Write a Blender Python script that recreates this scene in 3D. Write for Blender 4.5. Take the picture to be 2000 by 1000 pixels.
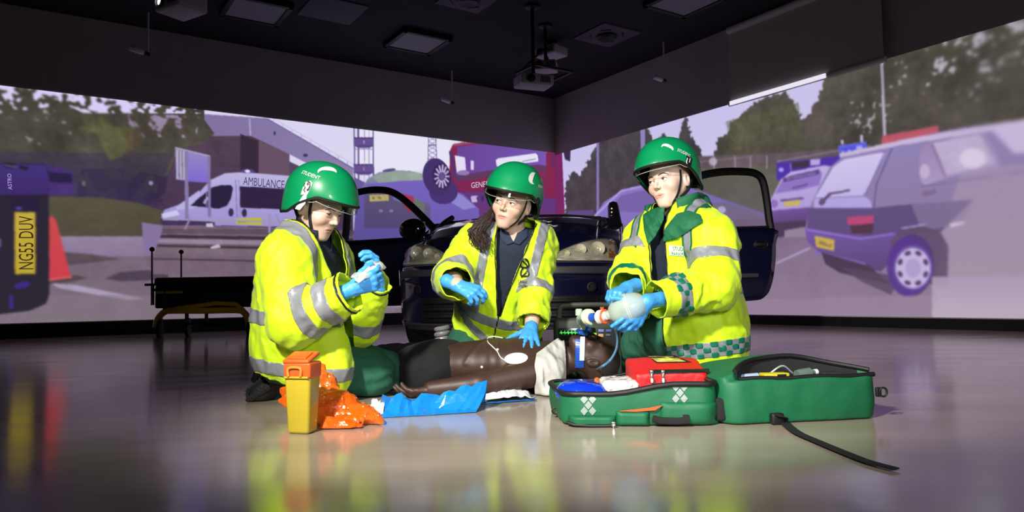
import bpy, bmesh, math, random
import numpy as np
from mathutils import Vector, Matrix

# ------------------------------------------------------------------ camera, world, light
for _o in list(bpy.data.objects):
    bpy.data.objects.remove(_o)
scene = bpy.context.scene
COL = scene.collection
random.seed(7)

FPX = 1393.0                      # focal length in pixels of the 2000 x 1000 frame
CAM = np.array((0.0, 0.0, 0.40))
PITCH = math.radians(3.27)
ROLL = math.radians(0.90)
_f = np.array((0, math.cos(PITCH), math.sin(PITCH)))
_r0 = np.array((1.0, 0, 0))
_u0 = np.array((0, -math.sin(PITCH), math.cos(PITCH)))
CR = _r0 * math.cos(ROLL) - _u0 * math.sin(ROLL)
CU = _u0 * math.cos(ROLL) + _r0 * math.sin(ROLL)
cam_data = bpy.data.cameras.new('camera')
cam = bpy.data.objects.new('camera', cam_data)
COL.objects.link(cam)
cam_data.sensor_width = 36.0
cam_data.lens = 36.0 * FPX / 2000.0
cam_data.clip_start = 0.02
cam_data.clip_end = 100
cam.matrix_world = Matrix(((CR[0], CU[0], -_f[0], CAM[0]), (CR[1], CU[1], -_f[1], CAM[1]),
                           (CR[2], CU[2], -_f[2], CAM[2]), (0, 0, 0, 1)))
scene.camera = cam

world = bpy.data.worlds.new('dark room')
scene.world = world
world.use_nodes = True
world.node_tree.nodes['Background'].inputs[0].default_value = (0.55, 0.5, 0.62, 1)
world.node_tree.nodes['Background'].inputs[1].default_value = 0.023

def light(name, typ, loc, target, energy, color=(1, 1, 1), **kw):
    d = bpy.data.lights.new(name, typ)
    d.energy = energy
    d.color = color
    for k, v in kw.items():
        setattr(d, k, v)
    o = bpy.data.objects.new(name, d)
    COL.objects.link(o)
    o.location = loc
    o.rotation_euler = (Vector(target) - Vector(loc)).to_track_quat('-Z', 'Y').to_euler()
    return o

# photographer's key light, high on the left in front of the group, and an added, unseen fill on the right to lift the shade
light('key_spot', 'SPOT', (-1.35, -0.25, 2.3), (0.33, 3.08, 0.33), 1080, (1.0, 0.965, 0.89),
      spot_size=math.radians(47), spot_blend=0.7, shadow_soft_size=0.14)
light('fill_spot', 'SPOT', (0.6, -0.5, 1.05), (0.25, 3.1, 0.35), 260, (0.95, 0.95, 1.0),
      spot_size=math.radians(48), spot_blend=0.8, shadow_soft_size=0.3)

scene.view_settings.view_transform = 'Standard'
scene.view_settings.look = 'None'
scene.view_settings.exposure = 0.0
scene.view_settings.gamma = 1.0
scene.view_settings.use_curve_mapping = False

# ------------------------------------------------------------------ measuring helpers
def ray(px, py):
    d = _f + CR * ((px - 1000.0) / FPX) + CU * ((500.0 - py) / FPX)
    return d

def W(px, py, Y):                 # the place seen at a pixel, at depth Y from the lens
    d = ray(px, py)
    return CAM + d * (Y / d[1])

def onfloor(px, py, z=0.0):
    d = ray(px, py)
    return CAM + d * ((z - CAM[2]) / d[2])

def V(*a):
    return np.array(a, dtype=float)

def unit(v):
    v = np.asarray(v, float)
    return v / (np.linalg.norm(v) + 1e-12)

# ------------------------------------------------------------------ materials
def lin(c):
    c = np.asarray(c, float) / 255.0
    return np.where(c <= 0.04045, c / 12.92, ((c + 0.055) / 1.055) ** 2.4)

MATS = {}
def mat(name, rgb, rough=0.5, metal=0.0, spec=0.5, bump=0.0, bscale=40.0, var=0.0, vscale=8.0, coat=0.0,
        emit=0.0, alpha=1.0, trans=0.0, attr=None, sheen=0.0, detail=4.0, ecol=None, ior=None):
    """procedural principled material; rgb are 0-255 display values"""
    if name in MATS:
        return MATS[name]
    m = bpy.data.materials.new(name)
    m.use_nodes = True
    nt = m.node_tree
    b = nt.nodes['Principled BSDF']
    c = lin(rgb)
    b.inputs['Base Color'].default_value = (*c, 1)
    b.inputs['Roughness'].default_value = rough
    b.inputs['Metallic'].default_value = metal
    b.inputs['Specular IOR Level'].default_value = spec
    if ior:
        b.inputs['IOR'].default_value = ior
    b.inputs['Coat Weight'].default_value = coat
    b.inputs['Coat Roughness'].default_value = 0.05
    b.inputs['Alpha'].default_value = alpha
    b.inputs['Transmission Weight'].default_value = trans
    b.inputs['Sheen Weight'].default_value = sheen
    if emit:
        b.inputs['Emission Color'].default_value = (*(lin(ecol) if ecol else c), 1)
        b.inputs['Emission Strength'].default_value = emit
    tc = nt.nodes.new('ShaderNodeTexCoord')
    src = None
    if attr:
        a = nt.nodes.new('ShaderNodeAttribute')
        a.attribute_name = attr
        src = a.outputs['Color']
        nt.links.new(src, b.inputs['Base Color'])
    if var:
        n = nt.nodes.new('ShaderNodeTexNoise')
        n.inputs['Scale'].default_value = vscale
        n.inputs['Detail'].default_value = 5
        nt.links.new(tc.outputs['Object'], n.inputs['Vector'])
        mp = nt.nodes.new('ShaderNodeMapRange')
        mp.inputs[1].default_value = 0.3
        mp.inputs[2].default_value = 0.7
        mp.inputs[3].default_value = 1 - var
        mp.inputs[4].default_value = 1 + var
        nt.links.new(n.outputs[0], mp.inputs[0])
        mx = nt.nodes.new('ShaderNodeMix')
        mx.data_type = 'RGBA'
        mx.blend_type = 'MULTIPLY'
        mx.inputs[0].default_value = 1.0
        if src:
            nt.links.new(src, mx.inputs[6])
        else:
            mx.inputs[6].default_value = (*c, 1)
        nt.links.new(mp.outputs[0], mx.inputs[7])
        nt.links.new(mx.outputs[2], b.inputs['Base Color'])
    if bump:
        n = nt.nodes.new('ShaderNodeTexNoise')
        n.inputs['Scale'].default_value = bscale
        n.inputs['Detail'].default_value = detail
        nt.links.new(tc.outputs['Object'], n.inputs['Vector'])
        bp = nt.nodes.new('ShaderNodeBump')
        bp.inputs['Strength'].default_value = bump
        bp.inputs['Distance'].default_value = 0.01
        nt.links.new(n.outputs[0], bp.inputs['Height'])
        nt.links.new(bp.outputs[0], b.inputs['Normal'])
    MATS[name] = m
    return m

# ------------------------------------------------------------------ objects
def tag(o, label=None, cat=None, group=None, kind=None):
    if label: o['label'] = label
    if cat: o['category'] = cat
    if group: o['group'] = group
    if kind: o['kind'] = kind
    return o

def empty(name, loc, label=None, cat=None, group=None, rz=0.0):
    o = bpy.data.objects.new(name, None)
    o.empty_display_size = 0.1
    COL.objects.link(o)
    o.location = Vector(loc)
    o.rotation_euler = (0, 0, rz)
    o.matrix_basis  # noqa
    return tag(o, label, cat, group)

def local_matrix(o):
    return Matrix.LocRotScale(o.location, o.rotation_euler, o.scale)

def mesh_obj(name, verts, faces, material=None, parent=None, smooth=True, world=True, colors=None, cname='Col'):
    """verts are world coordinates; under a parent they are moved into its space (world=True)"""
    me = bpy.data.meshes.new(name)
    v = np.asarray(verts, float).reshape(-1, 3)
    if parent is not None and world:
        M = np.array(world_matrix(parent).inverted())
        v = v @ M[:3, :3].T + M[:3, 3]
    org = None
    if parent is None and len(v):
        org = np.array(((v[:, 0].min() + v[:, 0].max()) / 2, (v[:, 1].min() + v[:, 1].max()) / 2, v[:, 2].min()))
        v = v - org
    if isinstance(faces, np.ndarray):
        faces = faces.tolist()
    me.from_pydata(v.tolist(), [], faces)
    me.update()
    if colors is not None:
        ca = me.color_attributes.new(cname, 'FLOAT_COLOR', 'POINT')
        cc = np.ones((len(v), 4), np.float32)
        cc[:, :3] = colors
        ca.data.foreach_set('color', cc.ravel())
    if smooth:
        me.polygons.foreach_set('use_smooth', [True] * len(me.polygons))
    o = bpy.data.objects.new(name, me)
    if material:
        me.materials.append(material)
    COL.objects.link(o)
    if parent is not None:
        o.parent = parent
    elif org is not None:
        o.location = Vector(org)
    return o

def world_matrix(o):
    m = local_matrix(o)
    while o.parent is not None:
        o = o.parent
        m = local_matrix(o) @ m
    return m

class MB:
    """collects shapes (boxes, tubes, lathes, prisms) into one mesh"""
    def __init__(s):
        s.v = []; s.f = []
    def add(s, v, f):
        o = len(s.v)
        s.v.extend([tuple(map(float, p)) for p in v])
        s.f.extend([tuple(i + o for i in q) for q in f])
        return s
    def box(s, c, size, R=None, bev=0.0):
        sx, sy, sz = [d / 2 for d in size]
        R = np.eye(3) if R is None else np.asarray(R)
        c = np.asarray(c, float)
        if bev <= 0:
            p = [(x, y, z) for x in (-sx, sx) for y in (-sy, sy) for z in (-sz, sz)]
            v = [c + R @ np.array(q) for q in p]
            return s.add(v, [(0, 1, 3, 2), (4, 6, 7, 5), (0, 4, 5, 1), (2, 3, 7, 6), (0, 2, 6, 4), (1, 5, 7, 3)])
        b = min(bev, sx * .99, sy * .99, sz * .99)
        bm = bmesh.new()
        bmesh.ops.create_cube(bm, size=1)
        for q in bm.verts:
            q.co = Vector((q.co.x * 2 * sx, q.co.y * 2 * sy, q.co.z * 2 * sz))
        bmesh.ops.bevel(bm, geom=list(bm.edges), offset=b, segments=3, affect='EDGES', profile=0.5)
        bm.verts.index_update()
        v = [c + R @ np.array(q.co) for q in bm.verts]
        f = [tuple(q.index for q in fc.verts) for fc in bm.faces]
        bm.free()
        return s.add(v, f)
    def tube(s, pts, r, n=10, cap=True, ry=None, up=None, closed=False):
        pts = [np.asarray(p, float) for p in pts]
        m = len(pts)
        rr = [r] * m if np.isscalar(r) else list(r)
        ring = []
        prev = None
        for i in range(m):
            if closed:
                t = unit(pts[(i + 1) % m] - pts[i - 1])
            else:
                t = unit(pts[min(i + 1, m - 1)] - pts[max(i - 1, 0)])
            if up is not None:
                a = np.asarray(up, float)
            elif prev is None:
                a = np.array((0, 0, 1.0)) if abs(t[2]) < .9 else np.array((1.0, 0, 0))
            else:
                a = prev
            b = unit(np.cross(t, a)); a2 = unit(np.cross(b, t)); prev = a2
            q = ry if ry is not None else None
            ring.append([pts[i] + b * rr[i] * math.cos(2 * math.pi * k / n) +
                         a2 * (rr[i] if q is None else q) * math.sin(2 * math.pi * k / n) for k in range(n)])
        v = [p for rg in ring for p in rg]
        f = []
        for i in range(m if closed else m - 1):
            for k in range(n):
                i2 = (i + 1) % m
                f.append((i * n + k, i * n + (k + 1) % n, i2 * n + (k + 1) % n, i2 * n + k))
        if cap and not closed:
            f.append(tuple(reversed(range(n))))
            f.append(tuple((m - 1) * n + k for k in range(n)))
        return s.add(v, f)
    def lathe(s, prof, c=(0, 0, 0), axis=(0, 0, 1), n=24, capped=True):
        ax = unit(axis)
        a = np.array((1.0, 0, 0)) if abs(ax[0]) < .9 else np.array((0, 1.0, 0))
        b1 = unit(np.cross(ax, a)); b2 = np.cross(ax, b1)
        c = np.asarray(c, float)
        v = []; f = []
        for (r, h) in prof:
            for k in range(n):
                t = 2 * math.pi * k / n
                v.append(c + ax * h + (b1 * math.cos(t) + b2 * math.sin(t)) * r)
        for i in range(len(prof) - 1):
            for k in range(n):
                f.append((i * n + k, i * n + (k + 1) % n, (i + 1) * n + (k + 1) % n, (i + 1) * n + k))
        if capped:
            f.append(tuple(reversed(range(n))))
            f.append(tuple((len(prof) - 1) * n + k for k in range(n)))
        return s.add(v, f)
    def prism(s, poly, thick):
        """poly: 3D outline; extruded along its normal both ways"""
        p = [np.asarray(q, float) for q in poly]
        nrm = np.zeros(3)
        for i in range(len(p)):
            nrm += np.cross(p[i], p[(i + 1) % len(p)])
        nrm = unit(nrm)
        n = len(p)
        v = [q + nrm * thick / 2 for q in p] + [q - nrm * thick / 2 for q in p]
        f = [tuple(range(n)), tuple(reversed(range(n, 2 * n)))]
        for i in range(n):
            f.append((i, n + i, n + (i + 1) % n, (i + 1) % n))
        return s.add(v, f)
    def build(s, name, material, parent=None, smooth=True, world=True):
        o = mesh_obj(name, s.v, s.f, material, parent, smooth, world)
        if smooth:
            auto_smooth(o)
        return o

def auto_smooth(o, ang=35):
    me = o.data
    bm = bmesh.new(); bm.from_mesh(me)
    bmesh.ops.recalc_face_normals(bm, faces=list(bm.faces))
    lim = math.radians(ang)
    for e in bm.edges:
        if len(e.link_faces) == 2 and e.calc_face_angle(0) > lim:
            e.smooth = False
    bm.to_mesh(me); bm.free()

def solid(o, t, offset=-1):
    m = o.modifiers.new('thickness', 'SOLIDIFY')
    m.thickness = t
    m.offset = offset
    return o

def bez(pts, n=8):
    """Catmull-Rom through the points"""
    p = [np.asarray(q, float) for q in pts]
    p = [2 * p[0] - p[1]] + p + [2 * p[-1] - p[-2]]
    out = []
    for i in range(1, len(p) - 2):
        for k in range(n):
            t = k / n
            out.append(0.5 * ((2 * p[i]) + (p[i + 1] - p[i - 1]) * t + (2 * p[i - 1] - 5 * p[i] + 4 * p[i + 1] - p[i + 2]) * t * t +
                              (3 * p[i] - p[i - 1] - 3 * p[i + 1] + p[i + 2]) * t ** 3))
    out.append(p[-2])
    return out

def text_mesh(txt, size=1.0, extrude=0.0):
    cu = bpy.data.curves.new('t', 'FONT')
    cu.body = txt; cu.size = size; cu.align_x = 'CENTER'; cu.align_y = 'CENTER'
    cu.extrude = extrude
    cu.resolution_u = 3
    o = bpy.data.objects.new('t', cu)
    me = o.to_mesh()
    v = np.array([tuple(q.co) for q in me.vertices]).reshape(-1, 3)
    f = [tuple(p.vertices) for p in me.polygons]
    o.to_mesh_clear()
    bpy.data.objects.remove(o)
    bpy.data.curves.remove(cu)
    return v, f

# ------------------------------------------------------------------ noise, signed distance fields, surface nets
_rng = np.random.RandomState(3)
_perm = _rng.permutation(256)
_perm = np.concatenate([_perm, _perm, _perm])
_grad = _rng.normal(size=(256, 3)); _grad /= np.linalg.norm(_grad, axis=1)[:, None]
def perlin(P):
    P = np.asarray(P, float)
    i = np.floor(P).astype(int); fr = P - i
    i &= 255
    u = fr * fr * fr * (fr * (fr * 6 - 15) + 10)
    def g(dx, dy, dz):
        h = _perm[_perm[_perm[(i[..., 0] + dx) & 255] + ((i[..., 1] + dy) & 255)] + ((i[..., 2] + dz) & 255)]
        gr = _grad[h & 255]
        return gr[..., 0] * (fr[..., 0] - dx) + gr[..., 1] * (fr[..., 1] - dy) + gr[..., 2] * (fr[..., 2] - dz)
    ux, uy, uz = u[..., 0], u[..., 1], u[..., 2]
    x00 = g(0, 0, 0) * (1 - ux) + g(1, 0, 0) * ux
    x10 = g(0, 1, 0) * (1 - ux) + g(1, 1, 0) * ux
    x01 = g(0, 0, 1) * (1 - ux) + g(1, 0, 1) * ux
    x11 = g(0, 1, 1) * (1 - ux) + g(1, 1, 1) * ux
    return ((x00 * (1 - uy) + x10 * uy) * (1 - uz) + (x01 * (1 - uy) + x11 * uy) * uz) * 1.6

def fbm(P, o=3):
    s = 0; a = 1.0; t = 0
    for k in range(o):
        s = s + a * perlin(P * 2 ** k + 17.3 * k); t += a; a *= .5
    return s / t

def smin(a, b, k):
    h = np.clip(0.5 + 0.5 * (b - a) / k, 0, 1)
    return b * (1 - h) + a * h - k * h * (1 - h)
def smax(a, b, k):
    return -smin(-a, -b, k)

def seg_t(P, a, b):
    a = np.asarray(a, float); b = np.asarray(b, float)
    ab = b - a
    return (P - a) @ ab / (ab @ ab)
def cap(P, a, b, ra, rb=None):
    rb = ra if rb is None else rb
    a = np.asarray(a, float); b = np.asarray(b, float)
    t = np.clip(seg_t(P, a, b), 0, 1)
    d = P - a - t[:, None] * (b - a)
    return np.sqrt((d * d).sum(1)) - (ra + (rb - ra) * t)
def ell(P, c, r, R=None):
    q = P - np.asarray(c, float)
    if R is not None:
        q = q @ np.asarray(R)
    r = np.asarray(r, float)
    k0 = np.sqrt(((q / r) ** 2).sum(1))
    k1 = np.sqrt(((q / (r * r)) ** 2).sum(1)) + 1e-9
    return k0 * (k0 - 1.0) / k1
def rbox(P, c, h, r, R=None):
    q = P - np.asarray(c, float)
    if R is not None:
        q = q @ np.asarray(R)
    q = np.abs(q) - (np.asarray(h, float) - r)
    return np.sqrt((np.maximum(q, 0) ** 2).sum(1)) + np.minimum(q.max(1), 0) - r
def fcap(P, a, b, ra, rb, R, sq):
    """capsule flattened: distances along the axis R[:,2] are scaled by sq (>1 flattens)"""
    Q = P @ R; A = np.asarray(a) @ R; B = np.asarray(b) @ R
    S = np.array((1, 1, sq))
    return cap(Q * S, A * S, B * S, ra, rb) / (1 + (sq - 1) * .5)
def chain(P, pts, rs, k=0.0):
    d = None
    for i in range(len(pts) - 1):
        e = cap(P, pts[i], pts[i + 1], rs[i], rs[i + 1])
        d = e if d is None else (np.minimum(d, e) if k <= 0 else smin(d, e, k))
    return d

def frame(x, up=(0, 0, 1)):
    """columns: x direction, sideways, up-ish"""
    x = unit(x); y = unit(np.cross(up, x)); z = np.cross(x, y)
    return np.stack([x, y, z], 1)

def nets(f, lo, hi, h, coarse=True):
    """surface nets of f(P)<0 in the box, verts and quads; a coarse pass first skips empty cells"""
    lo = np.asarray(lo, float); hi = np.asarray(hi, float)
    n = np.maximum(np.ceil((hi - lo) / h).astype(int) + 1, 3)
    B = 6
    nb = (n + B - 1) // B + 1
    val = np.full(tuple(nb * B + 1), 1.0, np.float32)
    bc = np.stack(np.meshgrid(*[(np.arange(q) * B + B / 2) * h for q in nb], indexing='ij'), -1).reshape(-1, 3) + lo
    fb = f(bc)
    # far blocks take the value at the centre
    act = np.abs(fb) < h * B * 1.6
    fbv = fb.reshape(tuple(nb))
    val[:-1, :-1, :-1] = np.repeat(np.repeat(np.repeat(fbv, B, 0), B, 1), B, 2)
    blk = np.stack(np.unravel_index(np.nonzero(act)[0], tuple(nb)), 1)
    off = np.stack(np.meshgrid(*[np.arange(B + 1)] * 3, indexing='ij'), -1).reshape(-1, 3)
    CH = 1500
    for s in range(0, len(blk), CH):
        idx = (blk[s:s + CH, None, :] * B + off[None]).reshape(-1, 3)
        val[idx[:, 0], idx[:, 1], idx[:, 2]] = f(lo + idx * h)
    ins = val < 0
    nx, ny, nz = val.shape
    c = [(dx, dy, dz) for dx in (0, 1) for dy in (0, 1) for dz in (0, 1)]
    def sl(A, d):
        return A[d[0]:nx - 1 + d[0], d[1]:ny - 1 + d[1], d[2]:nz - 1 + d[2]]
    cnt = sum(sl(ins, d).astype(np.int8) for d in c)
    cells = np.argwhere((cnt > 0) & (cnt < 8))
    vid = np.full((nx - 1, ny - 1, nz - 1), -1, np.int64)
    vid[cells[:, 0], cells[:, 1], cells[:, 2]] = np.arange(len(cells))
    acc = np.zeros((len(cells), 3)); num = np.zeros(len(cells))
    for a in c:
        for ax in range(3):
            if a[ax] == 0:
                b = list(a); b[ax] = 1
                va = val[cells[:, 0] + a[0], cells[:, 1] + a[1], cells[:, 2] + a[2]]
                vb = val[cells[:, 0] + b[0], cells[:, 1] + b[1], cells[:, 2] + b[2]]
                m = (va < 0) != (vb < 0)
                t = va / (va - vb + 1e-20)
                p = np.tile(np.array(a, float), (len(cells), 1)); p[:, ax] = t
                acc[m] += p[m]; num[m] += 1
    verts = lo + (cells + acc / np.maximum(num, 1)[:, None]) * h
    faces = []
    for ax in range(3):
        s0 = [slice(None)] * 3; s1 = [slice(None)] * 3
        s0[ax] = slice(0, -1); s1[ax] = slice(1, None)
        A = ins[tuple(s0)]; Bq = ins[tuple(s1)]
        e = np.argwhere(A != Bq)
        o1, o2 = [(1, 2), (2, 0), (0, 1)][ax]
        ok = (e[:, o1] > 0) & (e[:, o2] > 0) & (e[:, o1] < vid.shape[o1]) & (e[:, o2] < vid.shape[o2])
        e = e[ok]
        fl = A[e[:, 0], e[:, 1], e[:, 2]]
        def g(d1, d2):
            q = e.copy(); q[:, o1] -= d1; q[:, o2] -= d2
            return vid[q[:, 0], q[:, 1], q[:, 2]]
        q = np.stack([g(1, 1), g(0, 1), g(0, 0), g(1, 0)], 1)
        q[~fl] = q[~fl][:, ::-1]
        q = q[(q >= 0).all(1)]
        faces.append(q)
    return verts, np.concatenate(faces)

def relax(v, f, it=2, lam=.5):
    v = v.copy()
    e = np.concatenate([f[:, [i, (i + 1) % f.shape[1]]] for i in range(f.shape[1])])
    e = np.concatenate([e, e[:, ::-1]])
    n = np.bincount(e[:, 0], minlength=len(v)).astype(float)
    for _ in range(it):
        s = np.stack([np.bincount(e[:, 0], v[e[:, 1], k], minlength=len(v)) for k in range(3)], 1)
        a = s / np.maximum(n, 1)[:, None]
        v = np.where(n[:, None] > 0, v + lam * (a - v), v)
    return v

def vnorm(v, f):
    t = tris(f)
    fn = np.cross(v[t[:, 1]] - v[t[:, 0]], v[t[:, 2]] - v[t[:, 0]])
    n = np.zeros_like(v)
    for k in range(3):
        for ax in range(3):
            n[:, ax] += np.bincount(t[:, k], fn[:, ax], minlength=len(v))
    return n / (np.linalg.norm(n, axis=1)[:, None] + 1e-12)

def tris(f):
    f = np.asarray(f)
    if f.shape[1] == 3:
        return f
    return np.concatenate([f[:, [0, 1, 2]], f[:, [0, 2, 3]]])

def clip(v, f, s, extra=None):
    """keep the part of the mesh where s>0 (edges cut cleanly); returns v, tri faces"""
    t = tris(f)
    st = s[t] > 0
    n = st.sum(1)
    keep = t[n == 3]
    newv = []; newf = []; cache = {}
    base = len(v)
    def cut(a, b):
        key = (a, b) if a < b else (b, a)
        if key not in cache:
            w = s[a] / (s[a] - s[b])
            cache[key] = base + len(newv)
            newv.append(v[a] + (v[b] - v[a]) * w)
        return cache[key]
    for tri, inn in zip(t[n == 1].tolist(), st[n == 1].tolist()):
        i = inn.index(True)
        a, b, c = tri[i], tri[(i + 1) % 3], tri[(i + 2) % 3]
        newf.append((a, cut(a, b), cut(a, c)))
    for tri, inn in zip(t[n == 2].tolist(), st[n == 2].tolist()):
        i = inn.index(False)
        a, b, c = tri[i], tri[(i + 1) % 3], tri[(i + 2) % 3]
        ab = cut(a, b); ac = cut(a, c)
        newf.append((ab, b, c)); newf.append((ab, c, ac))
    vv = np.concatenate([v, np.array(newv).reshape(-1, 3)])
    ff = np.concatenate([keep, np.array(newf, int).reshape(-1, 3)])
    used = np.unique(ff)
    mp = np.full(len(vv), -1); mp[used] = np.arange(len(used))
    return vv[used], mp[ff]

def sdf_obj(name, f, lo, hi, h, material, parent=None, it=1, colors=None):
    v, q = nets(f, lo, hi, h)
    v = relax(v, q, it)
    return mesh_obj(name, v, q, material, parent, True, True, None if colors is None else colors(v))

def patch(name, v, f, s, off, material, parent, thick=0.0, nrm=None):
    """a piece of a garment's surface where s>0, lifted off by off: bands, badges, pockets"""
    n = vnorm(v, f) if nrm is None else nrm
    pv, pf = clip(v + n * off, f, s)
    if len(pf) == 0:
        return None
    o = mesh_obj(name, pv, pf, material, parent)
    if thick:
        solid(o, thick, -1)
    return o

# ------------------------------------------------------------------ the room
CEIL = 3.98
d1 = ray(3120, 546); d1[2] = 0; d1 = unit(d1)            # left wall runs along d1 towards the corner
d2 = np.array((-d1[1], d1[0], 0.0))                      # right wall runs along d2 towards the corner
COR = onfloor(1090, 622); COR[2] = 0
N1 = np.array((d1[1], -d1[0], 0)); N2 = np.array((-d2[1], d2[0], 0)) * 1.0
if N1 @ (CAM - COR) < 0: N1 = -N1
if N2 @ (CAM - COR) < 0: N2 = -N2
LEN1, LEN2 = 13.5, 13.0

def wallpt(w, s, z, off=0.0):
    return COR - (d1 if w == 1 else d2) * s + (N1 if w == 1 else N2) * off + np.array((0, 0, z))
def to_wall(w, px, py):
    d = ray(px, py); n = N1 if w == 1 else N2
    t = ((COR - CAM) @ n) / (d @ n)
    p = CAM + d * t
    return ((COR - p) @ (d1 if w == 1 else d2), p[2])

m_wall = mat('grey wall paint', (196, 190, 188), 0.85, bump=.05, bscale=90, var=.05, vscale=1.5)
m_ceil = mat('black ceiling paint', (40, 40, 45), 0.9, var=.15, vscale=2)
m_skirt = mat('black skirting', (16, 15, 17), 0.55)

# floor: grey polished resin with faint streaks
fm = mat('polished grey resin floor', (150, 142, 134), 0.2, spec=0.55)
nt = fm.node_tree; b = nt.nodes['Principled BSDF']
tc = nt.nodes.new('ShaderNodeTexCoord')
n1 = nt.nodes.new('ShaderNodeTexNoise'); n1.inputs['Scale'].default_value = 1.3; n1.inputs['Detail'].default_value = 6
mpv = nt.nodes.new('ShaderNodeMapping'); mpv.inputs['Scale'].default_value = (1.0, 3.0, 1)
nt.links.new(tc.outputs['Object'], mpv.inputs[0]); nt.links.new(mpv.outputs[0], n1.inputs['Vector'])
cr = nt.nodes.new('ShaderNodeValToRGB')
cr.color_ramp.elements[0].position = .3; cr.color_ramp.elements[0].color = (*lin((146, 134, 118)), 1)
cr.color_ramp.elements[1].position = .7; cr.color_ramp.elements[1].color = (*lin((174, 161, 142)), 1)
nt.links.new(n1.outputs[0], cr.inputs[0]); nt.links.new(cr.outputs[0], b.inputs['Base Color'])
n2 = nt.nodes.new('ShaderNodeTexNoise'); n2.inputs['Scale'].default_value = 2.2; n2.inputs['Detail'].default_value = 8
nt.links.new(mpv.outputs[0], n2.inputs['Vector'])
mr = nt.nodes.new('ShaderNodeMapRange'); mr.inputs[3].default_value = .09; mr.inputs[4].default_value = .2
nt.links.new(n2.outputs[0], mr.inputs[0]); nt.links.new(mr.outputs[0], b.inputs['Roughness'])
n3 = nt.nodes.new('ShaderNodeTexNoise'); n3.inputs['Scale'].default_value = 9; n3.inputs['Detail'].default_value = 2
nt.links.new(tc.outputs['Object'], n3.inputs['Vector'])
bp = nt.nodes.new('ShaderNodeBump'); bp.inputs['Strength'].default_value = .05; bp.inputs['Distance'].default_value = .01
nt.links.new(n3.outputs[0], bp.inputs['Height']); nt.links.new(bp.outputs[0], b.inputs['Normal'])

def slab(name, quad, up, t, m, kind='structure'):
    q = [np.asarray(p, float) for p in quad]; up = np.asarray(up, float)
    mb = MB(); mb.add(q + [p - up * t for p in q], [(0, 1, 2, 3), (7, 6, 5, 4), (0, 4, 5, 1), (1, 5, 6, 2), (2, 6, 7, 3), (3, 7, 4, 0)])
    return tag(mb.build(name, m, None, False), kind=kind)

A = wallpt(1, LEN1, 0); Bp = wallpt(2, LEN2, 0); Cq = A + Bp - COR
slab('floor', [COR, A, Cq, Bp], (0, 0, 1), .1, fm)
slab('ceiling', [p + V(0, 0, CEIL) for p in (COR, Bp, Cq, A)], (0, 0, -1), .1, m_ceil)
slab('wall_left', [wallpt(1, 0, 0), wallpt(1, LEN1, 0), wallpt(1, LEN1, CEIL), wallpt(1, 0, CEIL)], N1, .12, m_wall)
slab('wall_right', [wallpt(2, 0, 0), wallpt(2, LEN2, 0), wallpt(2, LEN2, CEIL), wallpt(2, 0, CEIL)], N2, .12, m_wall)

# lower and upper limits of the projected strips
ZB1 = np.mean([to_wall(1, 0, 631)[1], to_wall(1, 763, 612)[1]])
ZT1 = np.mean([to_wall(1, 5, 165)[1], to_wall(1, 400, 218)[1], to_wall(1, 850, 270)[1]])
ZB2 = np.mean([to_wall(2, 1450, 614)[1], to_wall(2, 1990, 622)[1]])
ZT2 = np.mean([to_wall(2, 1118, 293)[1], to_wall(2, 1433, 202)[1], to_wall(2, 1990, 41)[1]])
def skirting(name, w, L, z):
    mb = MB()
    p = [wallpt(w, 0, 0, .0), wallpt(w, L, 0, .0), wallpt(w, L, 0, .02), wallpt(w, 0, 0, .02)]
    mb.add(p + [q + V(0, 0, z) for q in p], [(0, 1, 2, 3), (4, 7, 6, 5), (0, 4, 5, 1), (1, 5, 6, 2), (2, 6, 7, 3), (3, 7, 4, 0)])
    tag(mb.build(name, m_skirt, None, False), kind='structure')
skirting('baseboard_left', 1, LEN1, ZB1 - .012)
skirting('baseboard_right', 2, LEN2, ZB2 - .012)

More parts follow.
